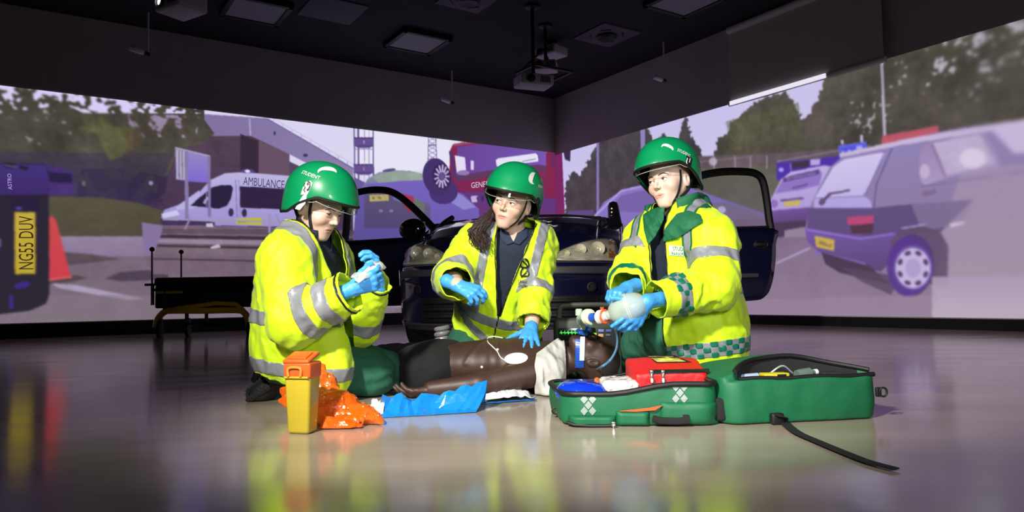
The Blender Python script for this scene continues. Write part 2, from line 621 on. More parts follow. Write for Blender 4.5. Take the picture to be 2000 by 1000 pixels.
# ------------------------------------------------------------------ the projected pictures (flat light on the two walls)
class Pic:
    def __init__(s, w, L, zb, zt, cell=0.012):
        s.w = w; s.L = L; s.zb = zb; s.zt = zt; s.cell = cell; s.ss = 2
        s.h = cell / s.ss
        s.nx = int(L / cell) * s.ss; s.nz = int((zt - zb) / cell) * s.ss
        s.hz = (zt - zb) / s.nz
        s.img = np.zeros((s.nx, s.nz, 3), np.float32)
        S, Z = np.meshgrid((np.arange(s.nx) + .5) * s.h, zb + (np.arange(s.nz) + .5) * s.hz, indexing='ij')
        s.S = S; s.Z = Z
        P = np.stack([S * 1.0, Z * 1.0, np.full_like(S, 3.3 * w)], -1)
        s.n1 = fbm(P * 1.6, 4); s.n2 = fbm(P * 5.5 + 9, 3); s.n3 = perlin(P * 17 + 5)
    def sz(s, pts):
        return np.array([to_wall(s.w, *p) for p in pts])
    def mask(s, pts, raw=False):
        q = np.array(pts, float) if raw else s.sz(pts)
        i0, i1 = max(int(q[:, 0].min() / s.h) - 1, 0), min(int(q[:, 0].max() / s.h) + 2, s.nx)
        j0, j1 = max(int((q[:, 1].min() - s.zb) / s.hz) - 1, 0), min(int((q[:, 1].max() - s.zb) / s.hz) + 2, s.nz)
        if i1 <= i0 or j1 <= j0:
            return (slice(0, 0), slice(0, 0)), np.zeros((0, 0), bool)
        sl = (slice(i0, i1), slice(j0, j1))
        X = s.S[sl]; Z = s.Z[sl]
        m = np.zeros(X.shape, bool)
        n = len(q)
        for k in range(n):
            (x1, z1), (x2, z2) = q[k], q[(k + 1) % n]
            if z1 == z2: continue
            c = ((z1 > Z) != (z2 > Z)) & (X < (x2 - x1) * (Z - z1) / (z2 - z1) + x1)
            m ^= c
        return sl, m
    def fill(s, pts, col, a=1.0, col2=None, axis='y', noise=0.0, thr=None, ntex=None, raw=False):
        sl, m = s.mask(pts, raw)
        if m.size == 0: return
        c = np.array(col, np.float32)
        tex = np.broadcast_to(c, m.shape + (3,)).copy()
        if col2 is not None:
            g = s.Z[sl] if axis == 'y' else s.S[sl]
            lo, hi = g[m].min() if m.any() else 0, g[m].max() if m.any() else 1
            t = ((g - lo) / max(hi - lo, 1e-6))[..., None]
            if axis == 'y': t = 1 - t                    # from col at the top to col2 at the bottom
            tex = c * (1 - t) + np.array(col2, np.float32) * t
        if noise:
            tex = tex * (1 + noise * (s.n1[sl] * 1.0 + s.n2[sl] * .7 + s.n3[sl] * .3))[..., None]
        al = m.astype(np.float32) * a
        if thr is not None:
            nn = (s.n2[sl] if ntex is None else ntex[sl])
            al = al * np.clip((nn - thr) * 9 + .5, 0, 1)
        s.img[sl] = s.img[sl] * (1 - al[..., None]) + tex * al[..., None]
    def oval(s, c, rx, ry, col, rot=0.0, a0=0, a1=360, n=40, **k):
        ca, sa = math.cos(math.radians(rot)), math.sin(math.radians(rot))
        p = []
        for i in range(n):
            t = math.radians(a0 + (a1 - a0) * i / n)
            x, y = rx * math.cos(t), ry * math.sin(t)
            p.append((c[0] + x * ca - y * sa, c[1] + x * sa + y * ca))
        s.fill(p, col, **k)
    def line(s, pts, w, col, **k):
        for (x1, y1), (x2, y2) in zip(pts[:-1], pts[1:]):
            d = math.hypot(x2 - x1, y2 - y1) or 1
            nx, ny = -(y2 - y1) / d * w / 2, (x2 - x1) / d * w / 2
            s.fill([(x1 + nx, y1 + ny), (x2 + nx, y2 + ny), (x2 - nx, y2 - ny), (x1 - nx, y1 - ny)], col, **k)
    def bushy(s, pts, col, amp=10, col2=None, noise=.25, step=6):
        """outline roughened like foliage"""
        rnd = random.Random(int(abs(pts[0][0] * 7 + pts[0][1])))
        out = []
        n = len(pts)
        for i in range(n):
            a, b2 = np.array(pts[i], float), np.array(pts[(i + 1) % n], float)
            m = max(int(np.linalg.norm(b2 - a) / step), 1)
            for k in range(m):
                p = a + (b2 - a) * k / m
                out.append((p[0] + rnd.uniform(-amp, amp), p[1] + rnd.uniform(-amp, amp)))
        s.fill(out, col, col2=col2, noise=noise)
    def blur(s, r, amount=None):
        im = s.img
        for ax in (0, 1):
            p = np.concatenate([np.repeat(np.take(im, [0], ax), r, ax), im, np.repeat(np.take(im, [-1], ax), r, ax)], ax)
            c = np.cumsum(np.concatenate([np.zeros_like(np.take(p, [0], ax)), p], ax), ax)
            n = im.shape[ax]
            im = (np.take(c, range(2 * r + 1, 2 * r + 1 + n), ax) - np.take(c, range(0, n), ax)) / (2 * r + 1)
        s.img = im if amount is None else s.img * (1 - amount[..., None]) + im * amount[..., None]
    def build(s, name, label, strength):
        im = s.img.reshape(s.nx // s.ss, s.ss, s.nz // s.ss, s.ss, 3).mean((1, 3))
        nx, nz = im.shape[:2]
        mean = im.mean(-1, keepdims=True); im = np.clip(mean + (im - mean) * 1.18, 0, 255)     # projector's colour gain
        # vertices at cell centres, stretched to the borders
        ss = np.linspace(0.004, s.L, nx); zz = np.linspace(s.zb, s.zt, nz)
        S, Z = np.meshgrid(ss, zz, indexing='ij')
        d = d1 if s.w == 1 else d2; nn = N1 if s.w == 1 else N2
        v = COR - d * S[..., None] + nn * .004 + np.stack([S * 0, S * 0, Z], -1)
        idx = np.arange(nx * nz).reshape(nx, nz)
        f = np.stack([idx[:-1, :-1], idx[1:, :-1], idx[1:, 1:], idx[:-1, 1:]], -1).reshape(-1, 4)
        if s.w == 2: f = f[:, ::-1]
        m = bpy.data.materials.new(name + ' light'); m.use_nodes = True
        nt = m.node_tree; b = nt.nodes['Principled BSDF']
        b.inputs['Base Color'].default_value = (.05, .05, .05, 1); b.inputs['Roughness'].default_value = .9
        a = nt.nodes.new('ShaderNodeAttribute'); a.attribute_name = 'Picture'
        nt.links.new(a.outputs['Color'], b.inputs['Emission Color'])
        b.inputs['Emission Strength'].default_value = strength
        col = lin(np.clip(im, 0, 255)).reshape(-1, 3)
        o = mesh_obj(name, v.reshape(-1, 3), f, m, None, False, True, col, 'Picture')
        return tag(o, label, 'projection')
    def text(s, parent, txt, c, right, up, size, col, strength=1.0):
        """lettering of the picture: c, right, up in photo pixels converted onto the wall"""
        v, f = text_mesh(txt, 1.0)
        wd = v[:, 0].max() - v[:, 0].min(); ht = v[:, 1].max() - v[:, 1].min()
        v[:, 0] = (v[:, 0] - v[:, 0].min()) / wd - .5; v[:, 1] = (v[:, 1] - v[:, 1].min()) / ht - .5
        pts = []
        for p in v:
            px = c[0] + right[0] * p[0] + up[0] * p[1]; py = c[1] + right[1] * p[0] + up[1] * p[1]
            pts.append(wallpt(s.w, *to_wall(s.w, px, py), off=.007))
        m = mat('projected lettering %s' % (col,), col, .9, emit=strength)
        m.node_tree.nodes['Principled BSDF'].inputs['Base Color'].default_value = (.03, .03, .03, 1)
        return mesh_obj('lettering', pts, f, m, parent, False)

# ---- left wall
PL = Pic(1, 11.0, ZB1, ZT1)
big = [(-900, -200), (1120, -200), (1120, 900), (-900, 900)]
PL.fill(big, (226, 222, 246), col2=(236, 232, 250))
PL.fill([(700, 240), (900, 240), (900, 330), (700, 340)], (246, 246, 255), a=.6)
# roof building
PL.fill([(250, 214), (523, 232), (690, 328), (690, 366), (566, 302), (490, 266), (250, 268)], (146, 134, 172), col2=(128, 114, 158), axis='x')
PL.line([(488, 232), (490, 266)], 3, (182, 172, 205))
PL.line([(523, 233), (692, 331)], 1.6, (110, 98, 140))
PL.line([(523, 226), (692, 322)], 1.0, (190, 184, 215))
for k in range(9):
    PL.line([(535 + k * 18, 234 + k * 10.2), (535 + k * 18, 241 + k * 10.2)], 1, (170, 164, 200))
PL.fill([(250, 268), (490, 266), (566, 302), (566, 318), (690, 372), (690, 470), (250, 470)], (86, 70, 84), col2=(70, 54, 84), noise=.12)
PL.fill([(506, 275), (566, 302), (566, 345), (506, 340)], (106, 86, 104))
PL.fill([(470, 262), (506, 277), (506, 338), (470, 338)], (58, 46, 62))
PL.fill([(566, 316), (600, 332), (690, 370), (690, 420), (566, 400)], (88, 74, 98))
PL.oval((537, 261), 2, 4, (60, 50, 80))
PL.oval((597, 304), 5, 3, (70, 60, 90))
# trees
PL.fill([(-900, -100), (255, 195), (400, 215), (400, 235), (420, 262), (400, 280), (350, 292), (330, 340), (300, 360), (-900, 380)], (78, 74, 66), noise=.3)
PL.fill([(-900, 290), (340, 300), (320, 350), (310, 400), (-900, 390)], (72, 66, 72), col2=(62, 52, 84), noise=.18)
PL.fill([(200, 200), (262, 220), (262, 300), (215, 315), (190, 260)], (98, 100, 66), a=.6, noise=.3, thr=-.05, ntex=PL.n1)
PL.fill([(100, 200), (190, 210), (190, 260), (110, 250)], (96, 98, 62), a=.5, noise=.4, thr=.0, ntex=PL.n1)
PL.fill([(250, 250), (300, 270), (290, 320), (240, 318)], (92, 76, 60), a=.6, noise=.3, thr=.0, ntex=PL.n1)
PL.fill([(252, 222), (390, 228), (385, 270), (255, 268)], (150, 136, 160), thr=.12, noise=.1)
PL.fill([(-900, -60), (0, 160), (140, 178), (140, 205), (60, 215), (0, 222), (-900, 150)], (222, 215, 250), thr=.0, ntex=PL.n2 * .8 + PL.n3 * .5)
PL.fill([(120, 175), (230, 190), (395, 214), (395, 223), (240, 222), (165, 222), (120, 200)], (222, 215, 250), thr=-.05, ntex=PL.n2 * .8 + PL.n3 * .45)
PL.fill([(0, 200), (150, 205), (160, 260), (100, 290), (20, 270)], (176, 172, 182), a=.8, thr=.42, ntex=PL.n2 * .6 + PL.n3 * .7)
PL.fill([(250, 332), (330, 345), (320, 395), (250, 390)], (52, 42, 66), a=.7, thr=.0)
# distant dark purple base and grass, road
PL.fill([(-900, 318), (95, 322), (145, 335), (145, 380), (-900, 380)], (76, 56, 118), a=.85, noise=.15)
PL.fill([(96, 336), (142, 340), (142, 358), (98, 356)], (46, 38, 70))
PL.fill([(160, 330), (240, 330), (300, 370), (320, 400), (150, 390)], (56, 46, 74), a=.6, thr=-.1)
PL.oval((296, 358), 4, 4, (160, 152, 190))
PL.oval((165, 359), 2, 5, (150, 150, 120))
PL.fill([(-900, 386), (110, 384), (200, 386), (270, 396), (320, 412), (320, 470), (-900, 470)], (88, 84, 68), col2=(80, 74, 66), noise=.12)
PL.fill([(-900, 461), (1120, 461), (1120, 900), (-900, 900)], (118, 104, 122), col2=(124, 112, 122), noise=.1)
PL.fill([(100, 462), (290, 462), (290, 500), (215, 500), (110, 494)], (150, 136, 160), col2=(140, 124, 152), noise=.06)
PL.fill([(100, 490), (180, 496), (238, 506), (150, 516), (100, 520)], (92, 80, 88), noise=.15)
PL.fill([(205, 544), (236, 531), (290, 527), (330, 533), (330, 545), (240, 549)], (82, 70, 84), noise=.1)
PL.fill([(98, 552), (150, 556), (285, 583), (250, 585), (120, 563)], (178, 166, 190), a=.9, noise=.1)
PL.fill([(-900, 585), (300, 575), (770, 575), (770, 660), (-900, 660)], (136, 124, 134), a=.5)
PL.fill([(700, 560), (800, 555), (800, 600), (700, 600)], (150, 136, 158), a=.8)
# van body at the left edge
PL.fill([(-900, 316), (90, 320), (97, 340), (98, 575), (92, 592), (60, 606), (0, 613), (-900, 625)], (46, 40, 56), col2=(46, 42, 52))
PL.fill([(-900, 318), (90, 322), (97, 345), (97, 380), (-900, 390)], (74, 58, 122), col2=(60, 44, 92))
PL.fill([(-900, 380), (-10, 385), (-5, 610), (-900, 618)], (58, 48, 88), a=.6)
PL.fill([(10, 318), (32, 320), (32, 330), (10, 328)], (40, 34, 52)); PL.line([(11, 323), (33, 327)], 2, (140, 128, 170))
PL.fill([(40, 324), (57, 326), (57, 333), (40, 331)], (42, 36, 54))
PL.fill([(24, 380), (80, 384), (80, 412), (24, 410)], (44, 34, 62), a=.7)
PL.oval((39, 407), 6, 3, (96, 78, 170))
PL.oval((-1, 474), 5, 10, (120, 108, 170))
PL.oval((45, 556), 16, 6, (70, 50, 130), rot=-12)
PL.fill([(20, 575), (28, 575), (28, 602), (20, 602)], (72, 50, 130))
PL.fill([(30, 414), (71, 415), (71, 534), (31, 535)], (196, 172, 78), col2=(186, 166, 66))
# cone
PL.fill([(98, 425), (103, 421), (112, 432), (140, 540), (98, 549)], (196, 84, 88), col2=(196, 74, 84))
PL.fill([(98, 548), (150, 536), (172, 543), (130, 552), (98, 554)], (92, 74, 80))
PL.line([(98, 546), (142, 540)], 3, (224, 110, 110))
# ambulance
vw = (196, 190, 228)
PL.fill([(316, 424), (322, 410), (356, 398), (392, 374), (412, 352), (440, 339), (470, 337), (640, 349), (640, 445), (420, 440), (322, 438)], vw, col2=(164, 152, 208))
PL.fill([(345, 404), (390, 372), (396, 400), (375, 408), (346, 410)], (190, 184, 226))
PL.fill([(373, 402), (388, 388), (416, 366), (432, 362), (452, 362), (456, 368), (452, 388), (444, 402), (428, 408)], (46, 36, 62))
PL.line([(404, 372), (404, 407)], 2, (150, 140, 190))
PL.line([(407, 385), (399, 398)], 5, (176, 168, 200))
PL.fill([(469, 364), (640, 374), (640, 412), (470, 406)], (52, 38, 66))
PL.line([(461, 352), (464, 425)], 1.6, (130, 118, 170)); PL.line([(467, 352), (470, 425)], 1.2, (150, 138, 188))
PL.oval((452, 415), 5, 8, (58, 48, 80)); PL.oval((478, 416), 5, 8, (58, 48, 80))
PL.fill([(314, 426), (360, 428), (420, 434), (420, 446), (330, 445), (314, 436)], (70, 56, 92))
PL.fill([(316, 418), (346, 410), (352, 420), (320, 426)], (214, 208, 240))
PL.fill([(462, 427), (512, 425), (512, 440), (462, 438)], (186, 186, 60)); PL.fill([(560, 428), (640, 428), (640, 440), (560, 440)], (186, 190, 60))
PL.fill([(466, 432), (506, 431), (506, 434), (466, 435)], (120, 126, 70))
PL.oval((484, 335), 14, 4, (112, 96, 190), a=.6); PL.oval((484, 335), 5, 3, (238, 234, 255))
# notice board on two posts
PL.fill([(343, 288), (411, 304), (411, 358), (366, 354), (345, 351)], (158, 146, 196), col2=(134, 116, 206))
PL.fill([(345, 293), (362, 296), (362, 352), (346, 350)], (186, 180, 200)); PL.line([(351, 294), (351, 350)], 2, (120, 108, 140)); PL.line([(357, 294), (357, 350)], 2, (120, 108, 140))
PL.line([(343, 289), (411, 306)], 3, (176, 168, 196))
PL.line([(365, 296), (366, 430)], 7, (140, 128, 168)); PL.line([(409, 306), (410, 424)], 6, (136, 124, 164))
# crash barrier with a tubular rail
PL.fill([(278, 434), (318, 440), (420, 440), (560, 446), (560, 545), (300, 535), (283, 500)], (116, 100, 116), col2=(120, 104, 116), noise=.1)
for (ya, yb, hgt, c) in ((446, 450, 10, (98, 82, 94)), (458, 466, 6, (62, 50, 60)), (466, 474, 8, (150, 134, 154)), (477, 486, 5, (70, 58, 66)), (484, 492, 12, (124, 108, 120)), (503, 512, 4, (84, 70, 78))):
    PL.fill([(300, ya), (720, yb), (720, yb + hgt), (300, ya + hgt)], c, noise=.1)
PL.fill([(278, 434), (300, 438), (318, 440), (318, 452), (300, 500), (283, 500)], (138, 122, 160))
PL.line([(318, 428), (560, 434)], 4, (168, 158, 182)); PL.line([(372, 428), (362, 448)], 4, (150, 138, 160)); PL.line([(540, 418), (556, 458)], 4, (160, 150, 190)); PL.line([(527, 418), (527, 455)], 4, (160, 150, 190))
PL.fill([(412, 482), (428, 476), (432, 483), (414, 486)], (196, 190, 206))
PL.fill([(404, 436), (416, 436), (418, 444), (404, 443)], (206, 200, 220))
PL.fill([(500, 530), (640, 500), (800, 470), (800, 560), (560, 560)], (110, 96, 118), a=.8)
# lattice tower and mast
tw = (104, 88, 142)
for x in (692, 700, 729): PL.line([(x, 240), (x + 1, 380)], 2.2 if x != 700 else 3.4, tw)
for x in (712, 721): PL.line([(x, 240), (x, 380)], 1.2, (150, 138, 190))
for y in (270, 322):
    PL.fill([(691, y), (730, y), (730, y + 15), (722, y + 20), (700, y + 20), (691, y + 14)], (106, 88, 142)); PL.line([(691, y), (730, y)], 2, (70, 56, 100)); PL.line([(691, y + 16), (730, y + 16)], 1.5, (74, 60, 100))
    PL.line([(711, y + 5), (711, y + 11)], 1.5, (190, 180, 220))
PL.line([(692, 292), (730, 292)], 1.2, (130, 116, 165))
PL.fill([(691, 346), (712, 356), (714, 385), (691, 400)], (112, 96, 148))
for (x0, x1) in ((837, 836), (851, 853)): PL.line([(x0, 265), (x1, 315)], 1.4, (112, 98, 150))
for y in range(268, 312, 9): PL.line([(837, y), (852, y + 8)], 1.1, (130, 116, 165)); PL.line([(852, y), (837, y + 8)], 1.1, (140, 126, 175))
PL.line([(836, 285), (852, 284)], 2, (100, 86, 140))
# fire engine
PL.fill([(878, 296), (884, 283), (905, 278), (1120, 285), (1120, 430), (880, 430), (878, 380)], (136, 46, 80), col2=(112, 44, 90))
PL.fill([(893, 288), (930, 282), (1010, 284), (1068, 296), (1068, 330), (1000, 336), (960, 345), (890, 354)], (124, 96, 176), col2=(108, 76, 148), axis='x')
PL.line([(880, 296), (888, 345)], 7, (86, 58, 108)); PL.line([(886, 284), (930, 278)], 5, (150, 84, 110))
PL.fill([(888, 304), (908, 308), (910, 332), (898, 338), (892, 338)], (236, 230, 250)); PL.fill([(919, 314), (925, 315), (925, 333), (919, 332)], (226, 216, 248))
PL.fill([(968, 314), (972, 310), (1046, 300), (1050, 304), (1051, 316), (970, 326)], (238, 234, 252)); PL.line([(1020, 316), (1046, 311)], 2, (160, 150, 190))
PL.fill([(888, 344), (960, 333), (1050, 322), (1075, 326), (1075, 334), (960, 346), (888, 356)], (96, 62, 96)); PL.oval((905, 338), 12, 5, (150, 128, 180))
PL.fill([(1066, 300), (1078, 300), (1080, 400), (1068, 400)], (126, 44, 76)); PL.fill([(1074, 300), (1088, 300), (1088, 328), (1076, 328)], (104, 50, 90))
PL.fill([(886, 376), (980, 376), (1110, 392), (1110, 430), (886, 430)], (92, 62, 128), col2=(112, 60, 110))
PL.fill([(918, 383), (940, 382), (938, 394), (922, 396)], (196, 184, 220), thr=-.1); PL.oval((942, 388), 3, 6, (70, 46, 90))
PL.line([(1088, 360), (1096, 420)], 3, (110, 40, 80))
# upturned silver car
PL.fill([(704, 372), (718, 350), (740, 337), (770, 333), (800, 334), (826, 340), (832, 360), (700, 378)], (150, 160, 158), col2=(120, 112, 170))
PL.fill([(728, 346), (760, 336), (820, 338), (826, 352), (740, 358)], (160, 178, 160), a=.7, noise=.12)
PL.fill([(696, 382), (716, 360), (780, 354), (830, 352), (870, 378), (885, 372), (905, 380), (935, 408), (940, 470), (690, 470)], (124, 108, 186), col2=(110, 96, 164))
PL.fill([(880, 370), (905, 384), (930, 405), (905, 410), (880, 395)], (150, 142, 205))
PL.fill([(712, 378), (735, 372), (775, 374), (840, 400), (842, 445), (712, 446)], (110, 100, 132), col2=(96, 82, 128))
PL.fill([(784, 378), (808, 384), (812, 404), (800, 416), (788, 400)], (160, 60, 90)); PL.fill([(766, 376), (784, 380), (785, 396), (768, 390)], (132, 128, 180)); PL.fill([(808, 386), (830, 398), (828, 420), (806, 415)], (110, 124, 96), a=.7)
PL.fill([(722, 381), (759, 380), (759, 392), (722, 394)], (206, 190, 130)); PL.line([(727, 387), (754, 386)], 5, (150, 136, 100), thr=-.1, ntex=PL.n3)
PL.oval((744, 412), 4, 3, (150, 140, 175)); PL.oval((764, 412), 4, 3, (150, 140, 175))
PL.oval((760, 333), 13, 3, (96, 84, 130), rot=-8)
PL.oval((866, 375), 28, 24, (74, 56, 110)); PL.oval((853, 346), 27, 37, (70, 54, 104), rot=-12); PL.oval((863, 345), 18, 26, (56, 42, 84), rot=-10)
for k in range(13):
    t = k / 13 * 2 * math.pi
    PL.line([(863 + 6 * math.cos(t), 345 + 8 * math.sin(t)), (863 + 15 * math.cos(t), 345 + 23 * math.sin(t))], 3.2, (200, 188, 224))
PL.oval((863, 345), 5, 7, (104, 90, 140))
PL.blur(1)
PL.blur(2, np.clip((PL.S - to_wall(1, 330, 300)[0]) / .5, 0, 1))
pl = PL.build('projected_street_picture', 'projected street picture with ambulance, overturned car and fire engine on left wall', .92)
PL.text(pl, 'AMBULANCE', (515, 357), (80, 8), (1, -16), 1, (70, 64, 100))
PL.text(pl, 'NG55 DUV', (51, 474), (0, -104), (-29, 0), 1, (52, 42, 30))
PL.text(pl, 'ASTRO', (19, 355), (-2, -31), (-8, 0), 1, (176, 160, 226))
PL.text(pl, 'GENERAL', (944, 360), (48, -4), (0, -11), 1, (218, 196, 220))

# ---- right wall
PR = Pic(2, 10.5, ZB2, ZT2)
PR.fill([(1080, -300), (2900, -300), (2900, 900), (1080, 900)], (208, 202, 238), col2=(222, 216, 242))
# fire engine edge
PR.fill([(1080, 290), (1098, 295), (1104, 430), (1080, 430)], (118, 46, 96)); PR.fill([(1100, 292), (1115, 292), (1114, 316), (1104, 312)], (58, 46, 72))
# trees
PR.bushy([(1104, 355), (1120, 338), (1136, 342), (1150, 310), (1164, 290), (1170, 250), (1256, 240), (1268, 255), (1275, 280), (1300, 262), (1318, 285), (1330, 250), (1340, 230), (1350, 262), (1366, 290), (1372, 320), (1400, 310), (1430, 330), (1430, 440), (1104, 440)], (74, 68, 72), amp=4, col2=(70, 62, 72), noise=.25, step=2.5)
PR.bushy([(1398, 292), (1404, 268), (1424, 262), (1426, 240), (1450, 224), (1470, 205), (1510, 186), (1536, 180), (1552, 200), (1566, 235), (1580, 225), (1600, 190), (1615, 140), (1640, 40), (2900, -420), (2900, 330), (1398, 330)], (82, 78, 70), amp=4.5, col2=(88, 82, 80), noise=.28, step=3)
PR.fill([(1410, 240), (1560, 200), (1570, 300), (1410, 300)], (92, 92, 70), a=.5, noise=.3, thr=-.1, ntex=PR.n1)
PR.fill([(1840, 60), (2010, 40), (2010, 130), (1860, 150), (1800, 190), (1830, 110)], (206, 200, 216), a=.8, thr=.2, ntex=PR.n2 * .7 + PR.n3 * .5)
PR.fill([(1700, 60), (2100, 0), (2100, 150), (1900, 200), (1700, 220)], (196, 190, 206), a=.7, thr=.42, ntex=PR.n2 * .7 + PR.n3 * .5)
PR.fill([(1660, 200), (1740, 200), (1740, 260), (1660, 260)], (186, 178, 190), a=.8, thr=.38, ntex=PR.n3)
# fence band, grass
PR.fill([(1360, 306), (1520, 300), (1640, 290), (1640, 330), (1360, 345)], (104, 92, 98), noise=.15)
PR.fill([(1360, 330), (1440, 326), (1530, 322), (1530, 430), (1360, 430)], (100, 98, 84), col2=(112, 106, 110), noise=.1)
for x in (1395, 1436, 1466, 1498): PR.line([(x, 305), (x, 330)], 3, (150, 138, 150))
PR.line([(1360, 318), (1470, 306)], 1.5, (140, 128, 140))
PR.oval((1393, 316), 8, 8, (210, 200, 220), a=.7)
# poles
PR.line([(1168, 270), (1168, 420)], 5, (140, 126, 180)); PR.line([(1255, 235), (1257, 330)], 9, (150, 138, 190)); PR.line([(1722, 120), (1728, 265)], 5, (198, 188, 212))
# parked cars behind
PR.fill([(1160, 425), (1180, 395), (1212, 374), (1260, 362), (1330, 360), (1500, 420), (1500, 470), (1150, 470)], (148, 128, 198), col2=(132, 114, 176))
PR.fill([(1186, 412), (1214, 382), (1255, 372), (1300, 374), (1300, 418)], (124, 106, 166)); PR.line([(1162, 422), (1214, 373), (1262, 362)], 4, (180, 166, 226))
PR.fill([(1350, 400), (1420, 395), (1500, 425), (1560, 560), (1350, 560)], (130, 118, 146)); PR.oval((1410, 410), 8, 7, (196, 186, 222))
PR.fill([(1110, 412), (1160, 410), (1160, 420), (1110, 422)], (98, 80, 130))
# car park
PR.fill([(1400, 430), (1700, 420), (2900, 420), (2900, 900), (1400, 900)], (126, 108, 136), col2=(146, 128, 148), noise=.05)
PR.fill([(1080, 440), (1440, 440), (1440, 900), (1080, 900)], (120, 104, 130))
PR.line([(1516, 514), (1582, 484)], 4, (178, 160, 196))
# blue container, sign
PR.fill([(1517, 318), (1600, 310), (1640, 304), (1640, 345), (1517, 352)], (84, 62, 158)); PR.fill([(1546, 318), (1580, 314), (1580, 326), (1546, 330)], (66, 54, 70)); PR.fill([(1583, 312), (1602, 311), (1602, 322), (1583, 324)], (190, 176, 226)); PR.oval((1526, 332), 5, 4, (180, 166, 240)); PR.line([(1544, 320), (1546, 350)], 2, (150, 130, 210))
PR.line([(1517, 316), (1700, 284)], 2, (150, 134, 170))
PR.fill([(1637, 285), (1692, 277), (1693, 303), (1640, 310)], (112, 112, 218)); PR.fill([(1641, 290), (1688, 282), (1689, 300), (1643, 306)], (92, 92, 208)); PR.fill([(1672, 286), (1684, 284), (1684, 297), (1674, 298)], (190, 190, 244), a=.9)
PR.line([(1644, 298), (1668, 294)], 5, (170, 170, 238), thr=-.2, ntex=PR.n3); PR.line([(1645, 274), (1645, 282)], 5, (206, 200, 226)); PR.line([(1683, 264), (1683, 278)], 5, (206, 200, 226))
# white hatchback
PR.fill([(1503, 395), (1526, 350), (1545, 336), (1610, 323), (1626, 326), (1620, 352), (1596, 382), (1590, 405), (1505, 412)], (196, 182, 226), col2=(180, 164, 216))
PR.fill([(1514, 378), (1528, 352), (1546, 342), (1600, 330), (1606, 340), (1600, 362), (1560, 372)], (150, 126, 194))
PR.line([(1530, 352), (1600, 336)], 8, (96, 76, 128)); PR.line([(1536, 350), (1594, 338)], 2.5, (150, 134, 180)); PR.line([(1548, 368), (1578, 360)], 4, (110, 90, 150))
PR.line([(1524, 392), (1570, 387)], 4, (110, 90, 140)); PR.fill([(1532, 394), (1563, 390), (1561, 401), (1532, 403)], (200, 180, 110)); PR.oval((1512, 398), 8, 8, (150, 120, 190))
PR.fill([(1500, 412), (1590, 404), (1584, 432), (1502, 440)], (120, 92, 158), col2=(96, 76, 118)); PR.fill([(1502, 436), (1575, 430), (1572, 460), (1504, 464)], (76, 62, 86)); PR.fill([(1532, 450), (1576, 442), (1574, 462), (1532, 464)], (150, 136, 156))
# red strip
PR.fill([(1722, 266), (1832, 246), (1834, 262), (1722, 284)], (176, 92, 106), col2=(186, 106, 122))
# big grey estate car
PR.fill([(1574, 440), (1580, 408), (1598, 370), (1620, 328), (1646, 306), (1700, 290), (1780, 270), (1880, 250), (2000, 234), (2900, 150), (2900, 560), (1860, 560), (1800, 565), (1735, 555), (1700, 525), (1600, 492), (1578, 470)], (150, 138, 182), col2=(140, 122, 148))
PR.fill([(1880, 330), (2900, 250), (2900, 640), (1830, 600), (1840, 440)], (168, 152, 178), a=.8, col2=(176, 160, 172))
PR.fill([(1640, 300), (1780, 270), (2000, 233), (2900, 140), (2900, 160), (2000, 246), (1860, 268), (1760, 284), (1640, 308)], (204, 190, 220))
PR.fill([(1592, 386), (1628, 326), (1648, 312), (1722, 298), (1728, 302), (1690, 376), (1684, 382), (1640, 384), (1600, 386)], (216, 206, 240), col2=(202, 190, 234))
PR.fill([(1590, 388), (1690, 384), (1700, 392), (1704, 406), (1590, 408)], (186, 172, 226))
PR.line([(1742, 290), (1712, 360), (1706, 410)], 2.5, (104, 90, 140)); PR.line([(1690, 380), (1726, 302)], 1.5, (120, 106, 160))
PR.line([(1622, 378), (1660, 372)], 4, (98, 84, 116)); PR.line([(1622, 378), (1602, 398)], 6, (98, 84, 116)); PR.oval((1606, 394), 6, 8, (104, 90, 124), rot=35)
PR.fill([(1578, 406), (1706, 406), (1766, 400), (1900, 390), (1840, 450), (1740, 462), (1704, 470), (1640, 458), (1576, 448)], (98, 82, 124), col2=(92, 76, 120), a=.9)
PR.fill([(1780, 400), (1900, 388), (1880, 440), (1800, 450)], (150, 136, 164), a=.6)
PR.fill([(1654, 424), (1706, 420), (1706, 436), (1656, 440)], (180, 84, 124)); PR.fill([(1660, 440), (1706, 436), (1704, 456), (1664, 456)], (84, 58, 74))
PR.fill([(1572, 444), (1640, 456), (1704, 462), (1750, 452), (1752, 500), (1720, 530), (1690, 522), (1600, 492), (1576, 470)], (124, 98, 168), col2=(92, 74, 116)); PR.line([(1574, 448), (1680, 466), (1745, 456)], 3, (158, 130, 214))
PR.fill([(1591, 460), (1630, 468), (1629, 490), (1594, 482)], (198, 172, 96)); PR.line([(1597, 472), (1624, 480)], 7, (150, 126, 84), thr=-.1, ntex=PR.n3)
PR.line([(1590, 492), (1690, 516)], 6, (138, 112, 184))
PR.fill([(1604, 492), (1700, 520), (1740, 555), (1640, 532), (1612, 515)], (74, 60, 82)); PR.fill([(1640, 520), (1760, 540), (1740, 575), (1680, 548)], (88, 72, 96), a=.8)
PR.fill([(1740, 468), (1765, 446), (1800, 440), (1836, 452), (1852, 480), (1850, 560), (1745, 540)], (98, 82, 108), a=.9)
PR.oval((1780, 518), 44, 61, (88, 66, 120), rot=5); PR.oval((1772, 520), 40, 58, (92, 62, 140), a=.8); PR.oval((1783, 522), 38, 44, (116, 92, 160)); PR.oval((1783, 523), 34, 39, (200, 186, 222)); PR.oval((1783, 523), 15, 18, (180, 164, 208))
for k in range(8):
    t = k / 8 * 2 * math.pi + .4
    PR.oval((1783 + 27 * math.cos(t), 523 + 31 * math.sin(t)), 4.5, 6.5, (92, 74, 110), rot=math.degrees(t))
